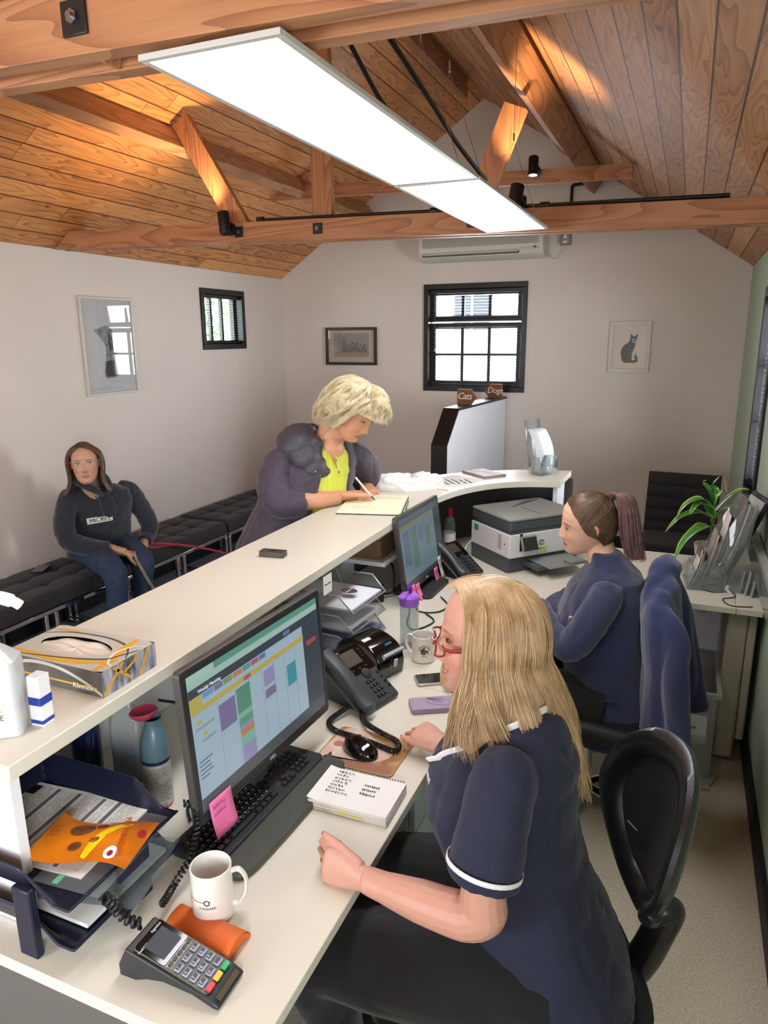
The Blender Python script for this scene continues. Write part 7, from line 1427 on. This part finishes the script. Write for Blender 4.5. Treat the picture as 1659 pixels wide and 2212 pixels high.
    for dx in (-.028, .022):
        MB().lathe([(.007, .004), (.007, .008), (.003, .008), (.003, .006), (0, .006)], 14).build('snap', STEEL, hood).matrix_local = Mx @ Matrix.Translation((dx, 0, .004))
    t = MB(); [finetube(t, [V(-1.67, y, .85), V(-1.68, y, .45), V(-1.69, y, .08)], [.095, .07, .055], 16) for y in (2.70, 2.88)]; organic('trousers', t, .01, MATS['black_trousers'], r, 2, origin=org)
    for y in (2.70, 2.88): o = MB(); finetube(o, [V(-1.73, y, .05), V(-1.66, y, .055), V(-1.52, y, .035)], [.035, .042, .028], sq=.8); organic('shoe', o, .01, BLKM, r, 2, origin=org)
    H3 = HAIRM('hair_pale_blonde', 'ecdfbe', 'd6c39a', .13)
    def guide(ph, s_, lift):
        a = abs(ph); front = 1 - smoothstep(1.05, 1.55, a); endel = -52 + 66 * front - 8 * smoothstep(1.7, 2.6, a); el = 88 + (endel - 88) * s_; rb = 1 + .22 * s_ * (1 - front * .4); root = Mh @ V(.01, .0, .122)
        e = ellip(Mh, ph, math.radians(el), (.094 * rb, .113 * rb, .136), lift * 1.2 + .006 * math.sin(9 * ph) * s_); 
        if front > 0: e = e + (Mh.to_3x3() @ V(0, -.012, 0)) * front * s_
        return outside(Mh, root.lerp(e, smoothstep(0, .3, s_)))
    hair('hair', body, Mh, org, H3, guide, [(0, PI), (-PI, 0)], 3600, .0010, 22, .026, 11, wave=.12, wfreq=15, clump=50)
    p = thing('pen', 'white pen held in the hand of the woman at the counter', 'pen', (-1.263, 2.880, 1.1135)); d = V(-.061, -.089, .127).normalized(); MB().tube([V(0, 0, 0), d * .010], [.0006, .0032], 10).build('tip', DGREY, p); MB().tube([d * .010, d * .032], [.0034, .0042], 12).build('grip', DGREY, p); MB().tube([d * .032, d * .155], [.0043, .0043], 12).build('barrel', WPL, p)
woman_three()
# ---------------------------------------------------------------- woman on the bench
def woman_four():
    org = V(-3.35, 3.2, 0); r = thing('person', 'woman in a charcoal hoodie and blue jeans sitting on the bench holding a dog lead', 'person', org)
    Mh = headM((-3.205, 3.09, 1.130), -.13, -.05, .7134, 1.0); F = V(.80, -.60, 0); Lf = V(-F.y, F.x, 0)
    sk = MB(); headslices(sk, Mh, .96, smile=.35); finetube(sk, [V(-3.275, 3.20, .90), V(-3.255, 3.16, .98), Mh @ V(0, .035, -.075), Mh @ V(0, .02, -.04)], [.066, .054, .050, .050])
    torso(sk, [(V(-3.42, 3.32, .50), .15, .1, .1), (V(-3.33, 3.26, .80), .13, .08, .08), (V(-3.28, 3.21, .92), .12, .06, .06)], F)
    finetube(sk, [V(-3.16, 3.16, .60), V(-3.10, 3.17, .585), V(-3.06, 3.19, .575)], [.03, .028, .026]); hand(sk, V(-3.07, 3.185, .575), V(.35, .75, -.35), V(-.3, -.1, -.9), V(.7, -.3, .2), curl=(30, 40, 25))
    finetube(sk, [V(-3.18, 3.48, .56), V(-3.13, 3.43, .56), V(-3.09, 3.38, .56)], [.03, .028, .026]); hand(sk, V(-3.085, 3.375, .56), V(.15, -.85, -.30), V(-.6, -.1, -.6), V(.5, .1, .8), curl=(50, 60, 40), thumb=(.8, .4, .2))
    body = organic('body', sk, .0032, SKIN('skin_warm'), r, 4, color=skin_color('c79a80', Mh, 'a8706a', .14, smile=.35, brow='3d2a20'), origin=org); eyes(body, Mh, org, (0, 0), .75, '3a2a20')
    c = MB(); torso(c, [(V(-3.42, 3.33, .50), .195, .14, .14), (V(-3.40, 3.32, .60), .20, .15, .135), (V(-3.355, 3.28, .74), .205, .14, .125), (V(-3.30, 3.25, .86), .205, .12, .12), (V(-3.285, 3.235, .93), .185, .095, .11), (V(-3.275, 3.215, .965), .12, .07, .09), (V(-3.265, 3.19, .985), .07, .05, .06)], F)
    finetube(c, [V(-3.36, 3.11, .93), V(-3.36, 3.075, .90), V(-3.35, 3.02, .78), V(-3.31, 3.01, .67), V(-3.22, 3.07, .625), V(-3.14, 3.14, .60)], [.048, .058, .060, .060, .054, .043], 20)
    finetube(c, [V(-3.22, 3.36, .93), V(-3.20, 3.42, .90), V(-3.18, 3.49, .77), V(-3.17, 3.54, .65), V(-3.17, 3.51, .59), V(-3.145, 3.45, .565)], [.048, .058, .060, .058, .052, .043], 20)
    cm = mat('charcoal_hoodie', '262932', .92, sheen=.35, bump=.3, bscale=900); ho = organic('hoodie', c, .005, cm, r, 9, .0042, 13, (1.1, 1.1, 1), origin=org, seed=12)
    hd = MB(); finetube(hd, [V(-3.165, 3.165, .925), V(-3.175, 3.10, .975), V(-3.25, 3.075, 1.02), V(-3.34, 3.13, 1.045), V(-3.345, 3.23, 1.04), V(-3.27, 3.28, 1.01), V(-3.19, 3.245, .965), V(-3.165, 3.18, .92)], [.012, .020, .028, .040, .040, .028, .020, .012], 16, 8); organic('hood', hd, .005, cm, ho, 2, .003, 10, origin=org)
    for a, b in ((V(-3.135, 3.10, .905), V(-3.125, 3.10, .80)), (V(-3.125, 3.19, .905), V(-3.11, 3.20, .82))): MB().tube([p - org for p in arc3([a + V(-.03, 0, .03), a, a.lerp(b, .5) + V(.008, 0, 0), b], 5)], .0035, 6).build('drawcord', mat('cord_grey', '3c3f48', .8), ho); MB().cyl(a + V(.004, 0, .008) - org, a + V(.008, -.002, .006) - org, .005, n=10).build('eyelet', STEEL, ho)
    # chest print
    C_ = V(-3.355, 3.28, .765) + F * .146; Rm = Matrix((Lf, V(0, 0, 1), F)).transposed().to_4x4(); Mx = Matrix.Translation(C_ - org) @ Rm @ Matrix.Rotation(.06, 4, 'Z') @ Matrix.Rotation(-.12, 4, 'X')
    mb = MB(); mb.grid(lambda u, v: Mx @ V(-.078 + .15 * u, -.019 + .038 * v, .010 - .10 * (u - .5) ** 2 * .3), 10, 2); mb.build('chest_print', PAPER, ho, solid=.001)
    MB().text('MICKEY', .036, Mx @ Matrix.Translation((-.002, 0, .0125)), spacing=1.0).build('lettering', BLKM, ho, smooth=False)
    j = MB(); torso(j, [(V(-3.44, 3.34, .475), .18, .14, .14), (V(-3.42, 3.33, .56), .18, .14, .13)], F)
    finetube(j, [V(-3.42, 3.24, .53), V(-3.28, 3.16, .545), V(-3.12, 3.08, .535), V(-3.03, 3.045, .50), V(-3.01, 3.04, .42), V(-3.03, 3.04, .25), V(-3.04, 3.04, .08)], [.10, .092, .080, .074, .066, .058, .050], 20)
    finetube(j, [V(-3.38, 3.42, .53), V(-3.24, 3.36, .54), V(-3.08, 3.30, .525), V(-3.01, 3.27, .48), V(-3.02, 3.27, .38), V(-3.06, 3.28, .08)], [.10, .09, .078, .07, .062, .050], 20)
    organic('jeans', j, .006, mat('blue_denim', '2d3c56', .85, var=.18, vscale=30, bump=.3, bscale=700), r, 3, .004, 11, origin=org, seed=6)
    for y, x in ((3.04, -3.03), (3.28, -3.05)): o = MB(); finetube(o, [V(x - .06, y, .048), V(x + .02, y - .02, .055), V(x + .15, y - .07, .035)], [.035, .042, .028], sq=.8); organic('shoe', o, .008, BLKM, r, 2, origin=org)
    H4 = HAIRM('hair_mid_brown', '715b47', '574434', .18)
    def guide(ph, s_, lift):
        a = abs(ph); sg = 1 if ph >= 0 else -1; root = Mh @ V(-.030, -.082 + .152 * smoothstep(.9, 2.9, a), .084 + .024 * math.sin(PI * smoothstep(.5, 3.0, a))); t = s_ / .6; a2 = a + max(0, 1.28 - a) * smoothstep(.12, .50, s_); ph = sg * a2
        if t < 1: e = ellip(Mh, ph, math.radians(82 - 92 * t), (.094, .110, .131), lift); return outside(Mh, root.lerp(e, smoothstep(0, .6, t)))
        e = ellip(Mh, ph, math.radians(-10), (.094, .110, .131), lift); q = (s_ - .6) / .4; o_ = (e - Mh @ V(0, .006, 0)); o_.z = 0; o_.normalize(); return e + V(0, 0, -.150) * q + o_ * (.035 * q ** 3 - .008 * math.sin(PI * q)) + V(.0, 0, 0)
    hair('hair', body, Mh, org, H4, guide, [(.10, PI), (-PI, -.15)], 1900, .0012, 16, .018, 21, wave=.05, wfreq=9)
woman_four()
CHN = mat('checked_lead', 'b3a78f', .6, c2='4a4238', vscale=140)
cable('rope_lead', [(-3.03, 3.225, .57), (-3.00, 3.21, .53), (-2.965, 3.215, .46), (-2.95, 3.25, .37), (-2.95, 3.30, .28), (-2.96, 3.34, .15), (-2.95, 3.37, .02)], .010, 'checked cream and brown rope lead hanging from the seated woman\'s hands', 'dog lead', CHN)
